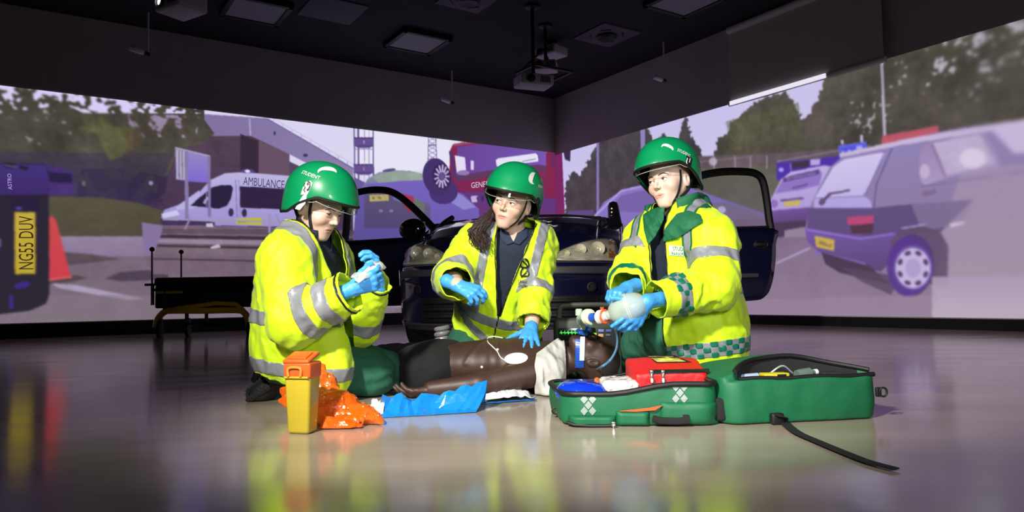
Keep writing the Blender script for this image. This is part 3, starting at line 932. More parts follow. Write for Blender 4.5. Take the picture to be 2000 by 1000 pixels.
PR.fill([(1796, 300), (1806, 282), (1830, 274), (1916, 258), (1932, 274), (1952, 318), (1948, 326), (1860, 344), (1806, 362), (1796, 350)], (158, 140, 178), col2=(176, 160, 196))
PR.fill([(1822, 280), (1914, 262), (1930, 290), (1944, 318), (1848, 342), (1836, 310)], (196, 182, 212), noise=.08); PR.oval((1900, 310), 26, 20, (226, 218, 236), a=.8); PR.oval((1806, 335), 10, 14, (206, 190, 214), a=.8); PR.line([(1820, 282), (1846, 345)], 4, (140, 122, 160))
PR.fill([(1936, 254), (2000, 246), (2900, 170), (2900, 250), (1980, 300)], (204, 190, 220)); PR.line([(1796, 365), (2000, 335)], 2, (128, 112, 146)); PR.fill([(1800, 374), (1828, 370), (1828, 378), (1804, 384)], (130, 112, 140))
PR.fill([(1856, 436), (1882, 432), (1884, 436), (1856, 444)], (218, 206, 226)); PR.line([(1760, 446), (1808, 438)], 3, (176, 158, 206))
PR.fill([(1820, 540), (2900, 530), (2900, 700), (1820, 620)], (176, 160, 186), col2=(196, 180, 196), a=.9); PR.fill([(1450, 585), (1820, 575), (1820, 640), (1450, 640)], (156, 138, 158), a=.6)
s_at = to_wall(2, 1820, 500)[0]
PR.blur(2)
PR.blur(5, np.clip((PR.S - s_at) / .6, 0, 1) * .85)
pr = PR.build('projected_car_park_picture', 'projected car park picture with grey estate car and trees on right wall', .92)

# ------------------------------------------------------------------ people: shared builders
def proj(p):
    q = np.asarray(p, float) - CAM
    z = q @ _f
    return np.stack([1000 + FPX * (q @ CR) / z, 500 - FPX * (q @ CU) / z], -1)

def march(f, px, py, t0, n=90):
    """distance-field hit along the lines of sight through the given pixels"""
    px = np.atleast_1d(px).astype(float); py = np.atleast_1d(py).astype(float)
    d = _f[None] + CR[None] * ((px - 1000) / FPX)[:, None] + CU[None] * ((500 - py) / FPX)[:, None]
    d /= np.linalg.norm(d, axis=1)[:, None]
    t = np.full(len(px), t0); bt = t.copy(); bs = np.full(len(px), 9.0)
    for _ in range(n):
        s = f(CAM + d * t[:, None])
        m = np.abs(s) < bs
        bt[m] = t[m]; bs[m] = np.abs(s[m])
        if bs.max() < 3e-4: break
        t = t + np.clip(s * .75, -.05, .10)
    return CAM + d * bt[:, None], d

def wrap_marks(name, f, v2, faces, c, right, up, material, parent, t0, off=.002):
    """lay a flat mark (verts in unit square coords) on a surface f, sized by photo measurements"""
    v2 = np.asarray(v2, float)
    px = c[0] + right[0] * v2[:, 0] + up[0] * v2[:, 1]
    py = c[1] + right[1] * v2[:, 0] + up[1] * v2[:, 1]
    p, d = march(f, px, py, t0)
    return mesh_obj(name, p - d * off, faces, material, parent, False)

def unit_text(txt):
    v, f = text_mesh(txt, 1.0)
    for k in (0, 1):
        lo, hi = v[:, k].min(), v[:, k].max()
        v[:, k] = (v[:, k] - lo) / max(hi - lo, 1e-6) - .5
    return v, f

def strip2d(pts, w):
    """a stroke along 2-D points as quads"""
    p = np.array(pts, float); n = len(p)
    ww = np.full(n, w) if np.isscalar(w) else np.array(w, float)
    v = []
    for i in range(n):
        t = p[min(i + 1, n - 1)] - p[max(i - 1, 0)]; t = t / (np.linalg.norm(t) + 1e-9)
        nn = np.array((-t[1], t[0])) * ww[i] / 2
        v += [p[i] + nn, p[i] - nn]
    return np.array(v), [(2 * i, 2 * i + 1, 2 * i + 3, 2 * i + 2) for i in range(n - 1)]

M_SKIN = {}
def skin_mat(key):
    if key not in M_SKIN:
        m = mat('skin ' + key, (200, 160, 140), .48, attr='Col', var=.05, vscale=60, bump=.04, bscale=350)
        b = m.node_tree.nodes['Principled BSDF']
        b.inputs['Subsurface Weight'].default_value = .12
        b.inputs['Subsurface Radius'].default_value = (.01, .004, .002)
        M_SKIN[key] = m
    return M_SKIN[key]

class Head:
    def __init__(s, O, fwd, up, scale=1.0):
        s.O = np.asarray(O, float); s.R = frame(fwd, up); s.k = scale
        s.EY = .0325
    def loc(s, P): return (P - s.O) @ s.R / s.k
    def wld(s, q): return s.O + (np.asarray(q, float) * s.k) @ s.R.T
    def f(s, q, neck=None):
        g = q.copy(); g[:, 1] = np.abs(g[:, 1])          # symmetric half
        d = smin(ell(q, (-.012, 0, .035), (.098, .076, .088)), ell(q, (.026, 0, -.030), (.064, .0575, .086)), .05)
        d = smin(d, cap(g, (.0, .046, -.045), (.062, .014, -.098), .016, .013), .03)
        d = smin(d, ell(q, (.070, 0, -.101), (.016, .016, .013)), .025)
        d = smin(d, ell(g, (.060, .042, -.030), (.024, .023, .022)), .025)
        d = smin(d, cap(g, (.088, .0, .017), (.076, .044, .020), .0075, .0065), .018)
        d = smax(d, -ell(g, (.105, .033, -.003), (.023, .020, .0135)), .012)
        d = smin(d, cap(q, (.091, 0, .010), (.111, 0, -.029), .0055, .0080), .012)
        d = smin(d, ell(g, (.099, .0100, -.033), (.009, .0065, .0065)), .007)
        d = smax(d, -ell(g, (.104, .0058, -.0400), (.005, .0034, .0030)), .003)
        d = smin(d, ell(q, (.069, 0, -.066), (.021, .032, .026)), .02)
        d = smin(d, ell(q, (.0875, 0, -.0612), (.0065, .0225, .0046)), .006)
        d = smin(d, ell(q, (.0865, 0, -.0708), (.0070, .0185, .0056)), .006)
        d = smax(d, -ell(q, (.0955, 0, -.0660), (.009, .0235, .0014)), .0025)
        lid = np.sqrt(((g - np.array((.0775, s.EY, 0))) ** 2).sum(1)) - .0162
        lid = smax(lid, -ell(g, (.100, s.EY, -.0006), (.030, .0134, .0046)), .001)
        d = smin(d, lid, .006)
        d = smin(d, smax(ell(g, (-.012, .077, -.010), (.018, .010, .031)), -ell(g, (-.006, .087, -.008), (.009, .007, .018)), .004), .008)
        if neck is not None:
            d = smin(d, cap(q, (-.022, 0, -.06), neck, .050, .058), .02)
        return d
    def colors(s, base, lip):
        def fn(v):
            q = s.loc(v)
            c = np.tile(lin(base), (len(v), 1))
            g = np.exp(-(((q[:, 0] - .085) / .03) ** 2 + ((np.abs(q[:, 1]) - .040) / .02) ** 2 + ((q[:, 2] + .035) / .018) ** 2))
            g = g + .8 * np.exp(-((q - np.array((.112, 0, -.031))) ** 2).sum(1) / .012 ** 2)
            c = c * (1 - .35 * g[:, None]) + lin((222, 140, 126)) * (.35 * g[:, None])
            m = np.minimum(np.abs(q[:, 2] + .0665) / .0115, 9)
            yy = np.abs(q[:, 1]) / .0245
            inl = .8 * np.clip((1.0 - np.sqrt(m ** 2 + yy ** 2)) * 6, 0, 1) * (q[:, 0] > .08)
            c = c * (1 - inl[:, None]) + lin(lip) * inl[:, None]
            return c
        return fn

def build_head(root, H, neck_w, base, lip, brow_col, gaze, iris=(80, 62, 48), extra=None, mouth_open=0):
    neck = H.loc(np.asarray(neck_w)[None])[0]
    f = lambda P: H.f(H.loc(P), neck)
    pts = np.array([H.wld(p) for p in ((.13, .1, .13), (-.12, -.1, -.13), (.13, -.1, -.13), (-.12, .1, .13), (.13, .1, -.13), (.13, -.1, .13), (-.12, .1, -.13), (-.12, -.1, .13))] + [neck_w + np.array((.07, .07, .0)), neck_w - np.array((.07, .07, .03))])
    v, q = nets(f, pts.min(0), pts.max(0), .0021)
    v = relax(v, q, 1, .4)
    cols = H.colors(base, lip)(v)
    if extra:                                           # bare wrists and the like stay in the one body mesh
        ev, eq = extra
        q = np.concatenate([q, eq + len(v)]); v = np.concatenate([v, ev])
        cols = np.concatenate([cols, np.tile(lin(base), (len(ev), 1))])
    mesh_obj('body', v, q, skin_mat(str(base)), root, True, True, cols)
    m_eye = mat('eye', (230, 225, 220), .15, attr='Col', spec=.6)
    lash = mat('lashes', (30, 20, 16), .7); brow = mat('brow %s' % (brow_col,), brow_col, .8)
    for sg in (-1, 1):
        c = np.array((.0775, sg * H.EY, 0)); gz = unit(H.R.T @ np.asarray(gaze, float))
        n1, n2 = 20, 28
        vv = []; ff = []
        B = frame(gz, (0, 0, 1) if abs(gz[2]) < .9 else (1, 0, 0))
        cc = []
        for i in range(n1 + 1):
            th = math.pi * i / n1
            for k in range(n2):
                ph = 2 * math.pi * k / n2
                d = B @ np.array((math.cos(th), math.sin(th) * math.cos(ph), math.sin(th) * math.sin(ph)))
                vv.append(H.wld(c + d * .0142))
                cc.append(lin((8, 6, 6)) if th < .2 else lin(iris) if th < .50 else lin((228, 222, 218)))
        for i in range(n1):
            for k in range(n2):
                ff.append((i * n2 + k, i * n2 + (k + 1) % n2, (i + 1) * n2 + (k + 1) % n2, (i + 1) * n2 + k))
        mesh_obj('eye', vv, ff, m_eye, root, True, True, np.array(cc))
        # brow and lashes lie on the face
        def surf(y, z):
            x = np.linspace(.14, .03, 230); P = np.stack([x, np.full_like(x, y), np.full_like(x, z)], 1)
            d = H.f(P); i = int(np.argmax(d < 0))
            return np.array((x[i], y, z))
        bp_ = [surf(sg * y, z) + np.array((.0005, 0, 0)) for y, z in ((.013, .0165), (.022, .0205), (.034, .0225), (.044, .0195), (.052, .013))]
        mb = MB(); mb.tube([H.wld(p) for p in bez(bp_, 5)], [.0014 + .0012 * math.sin(math.pi * (i / 20) ** .7) for i in range(21)], 6)
        mb.build('eyebrow', brow, root)
        lp = []
        for i in range(9):
            a = -1 + 2 * i / 8
            y = .0135 * a; z = .0049 * math.sqrt(max(1 - a * a, 0)) - .0004
            x = math.sqrt(max(.0168 ** 2 - y * y - z * z, 0))
            lp.append(H.wld((.0775 + x, sg * H.EY + y, z)))
        mb = MB(); mb.tube(lp, .0011, 5); mb.build('eyelashes', lash, root)
    return f

# ---- helmet
M_HG = None
class Helmet:
    def __init__(s, H, tilt=0.0, k=1.0):
        s.H = H; s.c = np.array((.001, 0, .051)); s.t = tilt; s.k = k
        s.a, s.b, s.cc = .152 * k, .131 * k, .139 * k
    def edge(s, th):
        A = np.array((0, 35, 62, 85, 108, 135, 158, 180.0)); E = np.array((93, 92, 91, 106, 126, 131, 121, 116.0))
        return math.radians(np.interp(abs(math.degrees((th + math.pi) % (2 * math.pi) - math.pi)), A, E))
    def pt(s, th, ph, off=0.0):
        a, b, c = s.a + off, s.b + off, s.cc + off
        if ph < math.pi / 2:
            r = math.sin(ph) ** .92; z = c * math.cos(ph)
        else:
            e = ph - math.pi / 2
            r = 1 - .10 * e * e; z = -c * e
        e = s.edge(th)
        fr = math.exp(-((ph - e) / .22) ** 2) * max(math.cos(th), 0) ** 2 * .014
        x = (a * r + fr) * math.cos(th); y = b * r * math.sin(th)
        if x < 0: x *= 1.02
        q = np.array((x, y, z))
        ct, st = math.cos(s.t), math.sin(s.t)
        q = np.array((q[0] * ct - q[2] * st, q[1], q[0] * st + q[2] * ct))
        return s.H.wld(s.c + q)
    def find(s, px, py):
        if not hasattr(s, 'tab'):
            s.tab = []
            for i in range(120):
                th = 2 * math.pi * i / 120
                for j in range(1, 37):
                    s.tab.append((th, s.edge(th) * j / 36))
            s.tp = np.array([s.pt(*q) for q in s.tab])
            n = s.tp - s.H.wld(s.c)
            s.vis = (n * (CAM - s.tp)).sum(1) > 0
            s.tq = proj(s.tp)
        d = (s.tq[:, 0] - px) ** 2 + (s.tq[:, 1] - py) ** 2 + np.where(s.vis, 0, 1e9)
        return s.tab[int(np.argmin(d))]
    def mark(s, name, v2, faces, at, rot, size, material, parent, off=.0022):
        """flat mark centred where the photo shows it, laid on the shell; rot in degrees, size (w,h) metres"""
        th0, ph0 = s.find(*at)
        ca, sa = math.cos(math.radians(rot)), math.sin(math.radians(rot))
        # tangent basis at the spot, oriented like the picture
        p0 = s.pt(th0, ph0, off)
        e1 = unit(s.pt(th0 + .02, ph0, off) - p0); e2 = unit(s.pt(th0, ph0 - .02, off) - p0)
        r1 = np.linalg.norm(s.pt(th0 + .02, ph0, off) - p0) / .02; r2 = np.linalg.norm(s.pt(th0, ph0 - .02, off) - p0) / .02
        x1 = np.array((e1 @ CR, e2 @ CR)); u1 = np.array((e1 @ CU, e2 @ CU))
        Bm = np.linalg.pinv(np.stack([x1, u1]))          # picture (right, up) -> tangent coords
        Bm = Bm / np.maximum(np.linalg.norm(Bm, axis=0), 1e-6)
        out = []
        for (u, v) in np.asarray(v2)[:, :2]:
            u, v = u * size[0], v * size[1]
            a, b_ = Bm @ np.array((u * ca - v * sa, u * sa + v * ca))
            out.append(s.pt(th0 + a / r1, ph0 - b_ / r2, off))
        return mesh_obj(name, out, faces, material, parent, False)

m_hgreen = mat('green helmet shell', (6, 134, 80), .36, coat=.25, spec=.4)
m_black = mat('black rubber', (14, 14, 15), .55)
m_webb = mat('black webbing', (16, 16, 17), .8, bump=.2, bscale=400)
m_white = mat('white sticker', (232, 234, 230), .4)
m_silver = mat('silver reflective sticker', (205, 205, 200), .35)
m_visor = bpy.data.materials.new('clear visor'); m_visor.use_nodes = True
_n = m_visor.node_tree; _n.nodes.clear()
_o = _n.nodes.new('ShaderNodeOutputMaterial'); _mx = _n.nodes.new('ShaderNodeMixShader'); _t = _n.nodes.new('ShaderNodeBsdfTransparent'); _g = _n.nodes.new('ShaderNodeBsdfGlossy')
_t.inputs[0].default_value = (.94, .95, .95, 1); _g.inputs['Roughness'].default_value = .04
_fr = _n.nodes.new('ShaderNodeLayerWeight'); _fr.inputs[0].default_value = .12
_mr = _n.nodes.new('ShaderNodeMath'); _mr.operation = 'MULTIPLY_ADD'; _mr.inputs[1].default_value = .6; _mr.inputs[2].default_value = .025
_n.links.new(_fr.outputs['Facing'], _mr.inputs[0]); _n.links.new(_mr.outputs[0], _mx.inputs[0]); _n.links.new(_t.outputs[0], _mx.inputs[1]); _n.links.new(_g.outputs[0], _mx.inputs[2]); _n.links.new(_mx.outputs[0], _o.inputs[0])

def build_helmet(root, HM, chin_pts_local, text_at=None, text_rot=0, cres=None, badge=None, patch_at=None, visor_drop=.03, knob=True, text='STUDENT', tsize=(.072, .013)):
    NT, NP = 72, 26
    v = []; f = []
    for i in range(NT):
        th = 2 * math.pi * i / NT; e = HM.edge(th)
        for j in range(NP):
            v.append(HM.pt(th, e * (j + .35) / (NP - .65)))
    top = len(v); v.append(HM.pt(0, 0))
    for i in range(NT):
        i2 = (i + 1) % NT
        f.append((top, i * NP, i2 * NP))
        for j in range(NP - 1):
            f.append((i * NP + j, i * NP + j + 1, i2 * NP + j + 1, i2 * NP + j))
    hm = mesh_obj('helmet', v, f, m_hgreen, root)
    solid(hm, .006, -1)
    mb = MB(); mb.tube([HM.pt(2 * math.pi * i / NT, HM.edge(2 * math.pi * i / NT)) for i in range(NT)], .0055, 8, closed=True)
    mb.build('rim', m_black, hm)
    # inner liner, dark
    v2 = []; f2 = []
    for i in range(36):
        th = 2 * math.pi * i / 36; e = HM.edge(th)
        for j in range(10):
            v2.append(HM.pt(th, e * (j + .35) / 9.4, -.014))
    for i in range(36):
        for j in range(9):
            f2.append((i * 10 + j, ((i + 1) % 36) * 10 + j, ((i + 1) % 36) * 10 + j + 1, i * 10 + j + 1))
    mesh_obj('liner', v2, f2, m_black, hm)
    # clear visor pushed up behind the brow edge
    v3 = []; f3 = []
    n = 30
    for i in range(n + 1):
        th = math.radians(-78 + 156 * i / n); e = HM.edge(th)
        w = math.cos(math.radians(-90 + 180 * i / n)) ** .5
        for j in range(5):
            p = HM.pt(th, e, -.004) + HM.H.R @ np.array((.004 * j / 4, 0, -visor_drop * w * j / 4))
            v3.append(p)
    for i in range(n):
        for j in range(4):
            f3.append((i * 5 + j, (i + 1) * 5 + j, (i + 1) * 5 + j + 1, i * 5 + j + 1))
    vo = mesh_obj('visor', v3, f3, m_visor, hm); solid(vo, .002)
    mb = MB(); mb.tube([v3[i * 5 + 4] for i in range(n + 1)], .0011, 6); mb.build('visor_edge', mat('clear plastic edge', (200, 205, 205), .15, spec=.8), hm)
    # chin strap: two front straps, two rear straps, chin cup
    H = HM.H
    for sg in (-1, 1):
        for a in chin_pts_local:
            mb = MB(); mb.tube([H.wld((x, sg * y, z)) for x, y, z in bez(a, 6)], .0075, 8, ry=.0022, up=H.R[:, 1] * sg)
            mb.build('chin_strap', m_webb, hm)
    if cres:
        (at, rot, size, flip) = cres
        arc = [(math.cos(math.radians(t)), math.sin(math.radians(t))) for t in np.linspace(205, 20, 26)]
        ww = [.02 + .42 * math.sin(math.pi * (i / 25) ** 1.25) ** 1.1 for i in range(26)]
        sv, sf = strip2d([(x * .5 * flip, y * .5) for x, y in arc], np.array(ww) * 1.15)
        HM.mark('crescent_sticker', sv, sf, at, rot, size, m_silver, hm)
    if text_at:
        tv, tf = unit_text(text)
        HM.mark('lettering', tv, tf, text_at, text_rot, tsize, m_white, hm)
    return hm

def wrap_poly(name, f, poly, material, parent, t0, off=.002, thick=.003, n=26, bulge=0.0):
    """a flat piece outlined in photo pixels, laid on the surface f with its own thickness"""
    p = np.array(poly, float)
    xs = np.linspace(p[:, 0].min() - 1, p[:, 0].max() + 1, n); ys = np.linspace(p[:, 1].min() - 1, p[:, 1].max() + 1, n)
    X_, Y_ = np.meshgrid(xs, ys, indexing='ij'); P2_ = np.stack([X_.ravel(), Y_.ravel()], 1)
    ins = np.zeros(len(P2_), bool); dist = np.full(len(P2_), 1e9)
    for i in range(len(p)):
        a_, b_ = p[i], p[(i + 1) % len(p)]
        if a_[1] != b_[1]:
            ins ^= ((a_[1] > P2_[:, 1]) != (b_[1] > P2_[:, 1])) & (P2_[:, 0] < (b_[0] - a_[0]) * (P2_[:, 1] - a_[1]) / (b_[1] - a_[1]) + a_[0])
        ab = b_ - a_; t = np.clip(((P2_ - a_) @ ab) / (ab @ ab), 0, 1)
        dist = np.minimum(dist, np.linalg.norm(P2_ - a_ - t[:, None] * ab, axis=1))
    s_ = np.where(ins, dist, -dist)
    idx = np.arange(n * n).reshape(n, n)
    fc = np.stack([idx[:-1, :-1], idx[1:, :-1], idx[1:, 1:], idx[:-1, 1:]], -1).reshape(-1, 4)
    v2, f2 = clip(np.concatenate([P2_, s_[:, None]], 1), fc, s_)
    q_, d_ = march(f, v2[:, 0], v2[:, 1], t0)
    o = mesh_obj(name, q_ - d_ * (off + bulge * np.clip(v2[:, 2] / 10, 0, 1))[:, None], f2, material, parent)
    solid(o, thick, 0)
    return o

# ---- garments
class Body:
    """torso frame and arm chains of one person; distances grow the garments"""
    def __init__(s, N, Hp, fwd, armR, armL, wid=1.0, rs=None):
        s.N = np.asarray(N, float); s.H = np.asarray(Hp, float)
        s.L = np.linalg.norm(s.N - s.H); s.u = unit(s.N - s.H)
        l = unit(np.cross(s.u, fwd)); s.l = l; s.f = np.cross(l, s.u)
        s.R = np.stack([s.f, s.l, s.u], 1)
        s.arm = {1: [np.asarray(p, float) for p in armL], -1: [np.asarray(p, float) for p in armR]}   # +1 = own left
        s.wid = wid
        s.rs = rs or (.082, .074, .056)
        s.parts = []
    def tc(s, P):
        q = (P - s.H) @ s.R
        return q[:, 2], q[:, 1], q[:, 0]                  # height, lateral (own left), forward
    def torso(s, P, g=0.0):
        L, w = s.L, s.wid
        d = ell(P, s.H + s.u * L * .70 + s.f * .0, (.118 * w + g, .178 * w + g, .20 + g), s.R)
        d = smin(d, ell(P, s.H + s.u * L * .34, (.132 * w + g, .172 * w + g, .24 + g), s.R), .07)
        d = smin(d, ell(P, s.H + s.u * .02, (.142 * w + g, .19 * w + g, .20 + g), s.R), .07)
        sh = [s.arm[1][0], s.N - s.u * .055, s.arm[-1][0]]
        d = smin(d, chain(P, sh, (.066 + g, .075 + g, .066 + g)), .06)
        for p, r in s.parts:
            d = smin(d, ell(P, p, np.asarray(r) + g, s.R), .05)
        return d
    def armd(s, P, sd, g=0.0):
        a = s.arm[sd]
        r = s.rs if not isinstance(s.rs, dict) else s.rs[sd]
        return chain(P, a, [q + g for q in r], .02)
    def folds(s, P, amp, seed=0.0, dens=1.0):
        q = (P - s.H) @ s.R
        w = np.stack([q[:, 0] * 9, q[:, 1] * 9, q[:, 2] * 5.5], 1) * dens + seed
        wob = perlin(w * .5 + 31) * .9
        n1 = perlin(w + wob[:, None])
        n2 = perlin(w * 2.3 + 7 + wob[:, None] * 1.5)
        n3 = perlin(w * 4.6 + 13 + wob[:, None] * 2)
        return amp * ((1 - 2.2 * np.abs(n1)) * .85 + (1 - 2.4 * np.abs(n2)) * .5 + (1 - 2.4 * np.abs(n3)) * .16)
    def jacket(s, g=.02, amp=.008, seed=0.0, dens=1.0, k=.03):
        def f(P):
            d = s.torso(P, g)
            for sd in (1, -1):
                d = smin(d, s.armd(P, sd), k)
            near = np.abs(d) < .06
            out = d.copy()
            if near.any():
                out[near] = d[near] - s.folds(P[near], amp, seed, dens) - amp * .5
            return out
        return f
    def bounds(s, pad=.12):
        p = np.array([s.N + s.u * .06, s.H - s.u * .2] + s.arm[1] + s.arm[-1])
        c = np.array([s.H + s.f * .2, s.H - s.f * .2, s.H + s.l * .22, s.H - s.l * .22, s.N + s.l * .2, s.N - s.l * .2])
        p = np.concatenate([p, c])
        return p.min(0) - pad, p.max(0) + pad
    def fo(s, P, sd):                                     # >0 where the forearm is nearer than the upper arm
        a = s.arm[sd]
        return cap(P, a[0], a[1], .08, .07) - cap(P, a[1], a[2], .07, .06)
    def ft(s, P, sd):                                     # along the forearm / upper arm, in metres from the elbow
        a = s.arm[sd]
        return seg_t(P, a[1], a[2]) * np.linalg.norm(a[2] - a[1]), seg_t(P, a[0], a[1]) * np.linalg.norm(a[1] - a[0])

def mn(*a):
    r = a[0]
    for x in a[1:]:
        r = np.minimum(r, x)
    return r

def glove(name, parent, wrist, xdir, dorsal, left=False, curl=(40, 42, 45, 50), thumb=(35, 20), spread=6.0, size=1.0, material=None, cuff=.055, thumb_out=40, cuff_to=None):
    """a gloved hand: palm, four unequal bent fingers, thumb from the side of the palm"""
    x = unit(xdir); z = np.asarray(dorsal, float); z = unit(z - x * (z @ x)); y = np.cross(z, x)
    sg = -1.0 if left else 1.0
    R = np.stack([x, y * sg, z], 1)                       # local y is always the thumb side
    k = size
    wr = np.asarray(wrist, float)
    def w(p): return wr + R @ (np.asarray(p, float) * k)
    base = [(.088, .031, 0), (.092, .010, .003), (.088, -.011, .001), (.080, -.030, -.003)]
    lens = [.068, .076, .071, .055]
    ch = []
    cl = curl if hasattr(curl[0], '__len__') else [(c, c * 1.15, c * .8) for c in curl]
    for i in range(4):
        p = np.array(base[i]); a = 0.0; pts = [p]
        sp = math.radians((1.5 - i) * spread)
        for j, fr in enumerate((.45, .31, .24)):
            a += math.radians(cl[i][j])
            d = np.array((math.cos(a) * math.cos(sp), math.cos(a) * math.sin(sp), -math.sin(a)))
            p = p + d * lens[i] * fr; pts.append(p)
        ch.append(([w(q) for q in pts], [.0098 * k, .0092 * k, .0086 * k, .0074 * k]))
    p = np.array((.020, .024, -.006)); pts = [p]; a = math.radians(thumb_out); b = math.radians(thumb[1])
    for ln, extra in ((.042, 0), (.032, math.radians(thumb[0]) * .5), (.026, math.radians(thumb[0]))):
        d = np.array((math.cos(a - extra), math.sin(a - extra), -math.sin(b + extra * .6)))
        p = p + unit(d) * ln; pts.append(p)
    ch.append(([w(q) for q in pts], [.0145 * k, .0115 * k, .0102 * k, .0086 * k]))
    palm = [((.0, .008, 0), base[0], .017, .0125), ((.0, .003, .002), base[1], .018, .0125), ((.0, -.004, .001), base[2], .018, .012), ((.0, -.010, -.001), base[3], .017, .0112)]
    def f(P):
        d = None
        for a_, b_, r1, r2 in palm:
            e = cap(P, w(a_), w(b_), r1 * k, r2 * k); d = e if d is None else smin(d, e, .012)
        d = smin(d, cap(P, w((0, 0, 0)), w((-cuff, 0, 0)) if cuff_to is None else cuff_to, .027 * k, .030 * k), .015)
        for pts, rs in ch:
            d = smin(d, chain(P, pts, rs, .002), .006)
        return d - .0012 * perlin(P * 75) - .0006 * perlin(P * 160)
    allp = np.array([q for pts, _ in ch for q in pts] + [w((-cuff, 0, 0)) if cuff_to is None else np.asarray(cuff_to), w((0, 0, 0))])
    v, q = nets(f, allp.min(0) - .035, allp.max(0) + .035, .0028)
    v = relax(v, q, 1, .4)
    o = mesh_obj(name, v, q, material or m_glove, parent)
    return o, f

m_glove = mat('blue nitrile glove', (70, 160, 232), .42, bump=.12, bscale=90)
def hv_mat(name, rgb):
    m = mat(name, rgb, .62, bump=.45, bscale=17, detail=5, var=.04, vscale=10)
    b = m.node_tree.nodes['Principled BSDF']
    c = lin(rgb)
    b.inputs['Sheen Weight'].default_value = .15
    return m
m_hv = hv_mat('fluorescent yellow fabric', (204, 238, 14))
m_band = mat('grey reflective tape', (138, 141, 146), .45, bump=.2, bscale=30, metal=.15)
m_navy = mat('navy shirt fabric', (26, 36, 54), .85, bump=.25, bscale=60)
m_green = mat('dark green trouser fabric', (26, 84, 62), .85, bump=.35, bscale=30, var=.1)
m_jgreen = mat('green jacket fabric', (14, 98, 60), .7, bump=.25, bscale=30)
m_boot = mat('black boot leather', (18, 17, 18), .6, bump=.2, bscale=60)
m_check = mat('green check tape', (8, 108, 80), .45)

def collar(parent, name, B, r, h, open_l, open_r, material, flare=.02, drop=.0, lean=.0, lapel=0.0, n=40, thick=.004, fwd_shift=.015):
    """stand collar round the neck base, open at the front between the two angles (degrees from forward)"""
    v = []; f = []
    a0, a1 = math.radians(open_l), math.radians(360 - open_r)
    m = 7
    for i in range(n + 1):
        a = a0 + (a1 - a0) * i / n
        fr = max(math.cos(a), 0)
        for j in range(m):
            t = j / (m - 1)
            rr = r + flare * math.sin(t * math.pi * .5) + .008 * math.sin(5 * a + t * 2) * t
            z = -.015 - drop * fr ** 2 * (1 - t) + h * t * (1 - .25 * fr)
            if lapel:
                rr += lapel * fr * math.sin(t * math.pi) * .6 + lapel * fr * t * .6
            p = B.N + B.u * z + B.f * (rr * math.cos(a) + fwd_shift + lean * t) + B.l * rr * math.sin(a) * 1.08
            v.append(p)
    for i in range(n):
        for j in range(m - 1):
            f.append((i * m + j, (i + 1) * m + j, (i + 1) * m + j + 1, i * m + j + 1))
    o = mesh_obj(name, v, f, material, parent)
    solid(o, thick, 0)
    return o

def legs(parent, chains, seat, material, g=0.0, amp=.006, h=.009, name='trousers', zmin=.004, extra=()):
    def f(P):
        d = ell(P, seat[0], seat[1], seat[2] if len(seat) > 2 else None)
        for pts, rs in chains:
            d = smin(d, chain(P, pts, rs, .02), .04)
        for c, r in extra:
            d = smin(d, ell(P, c, r), .04)
        near = np.abs(d) < .05
        o = d.copy()
        if near.any():
            Q = P[near]
            w = perlin(Q * 6 + 3)
            o[near] = d[near] - amp * (1 - 2.3 * np.abs(perlin(Q * 11 + w[:, None]))) - amp * .4 * (1 - 2.3 * np.abs(perlin(Q * 25)))
        return smax(o, zmin - P[:, 2], .012)
    allp = np.array([p for pts, _ in chains for p in pts] + [seat[0] + np.asarray(seat[1]), seat[0] - np.asarray(seat[1])])
    o = sdf_obj(name, f, allp.min(0) - .13, allp.max(0) + .13, h, material, parent)
    return o, f

def boot(parent, ankle, heel, toe, sole_n, h=.0045):
    """work boot: upper and treaded sole; sole_n points out of the sole"""
    ankle, heel, toe = map(lambda p: np.asarray(p, float), (ankle, heel, toe))
    x = unit(toe - heel); n = np.asarray(sole_n, float); n = unit(n - x * (n @ x)); y = np.cross(n, x)
    L = np.linalg.norm(toe - heel); c = (heel + toe) / 2
    up = lambda P: smin(smin(cap(P, heel - n * .04 + x * .03, toe - n * .03 - x * .04, .043, .038), cap(P, heel - n * .05 + x * .035, ankle, .046, .055), .03),
                        ell(P, toe - n * .032 - x * .05, (.06, .048, .036), np.stack([x, y, n], 1)), .02)
    def fz(P): return smax(up(P), .003 - P[:, 2], .006)
    lo = np.min([ankle, heel, toe], 0) - .09; hi = np.max([ankle, heel, toe], 0) + .09
    o = sdf_obj('boot', fz, lo, hi, .006, m_boot, parent)
    R = np.stack([x, y, n], 1)
    def so(P):
        q = (P - c) @ R
        t = np.clip(q[:, 0] / L + .5, 0, 1)
        wdt = .040 + .010 * np.sin(t * 3.1) - .010 * (np.abs(t - .35) < .12)
        b_ = np.maximum(np.abs(q[:, 1]) - wdt, np.abs(q[:, 0]) - L / 2)
        tread = .003 * np.sign(np.sin(q[:, 0] * 420 + 18 * np.abs(q[:, 1])))
        d = np.maximum(b_, np.abs(q[:, 2] + .006) - .009 - np.where(q[:, 2] > 0, tread, 0))
        return smax(d, .001 - P[:, 2], .003)
    v, q = nets(so, lo, hi, .0035)
    mesh_obj('sole', v, q, mat('grey black rubber sole', (34, 33, 34), .7), o, False)
    return o

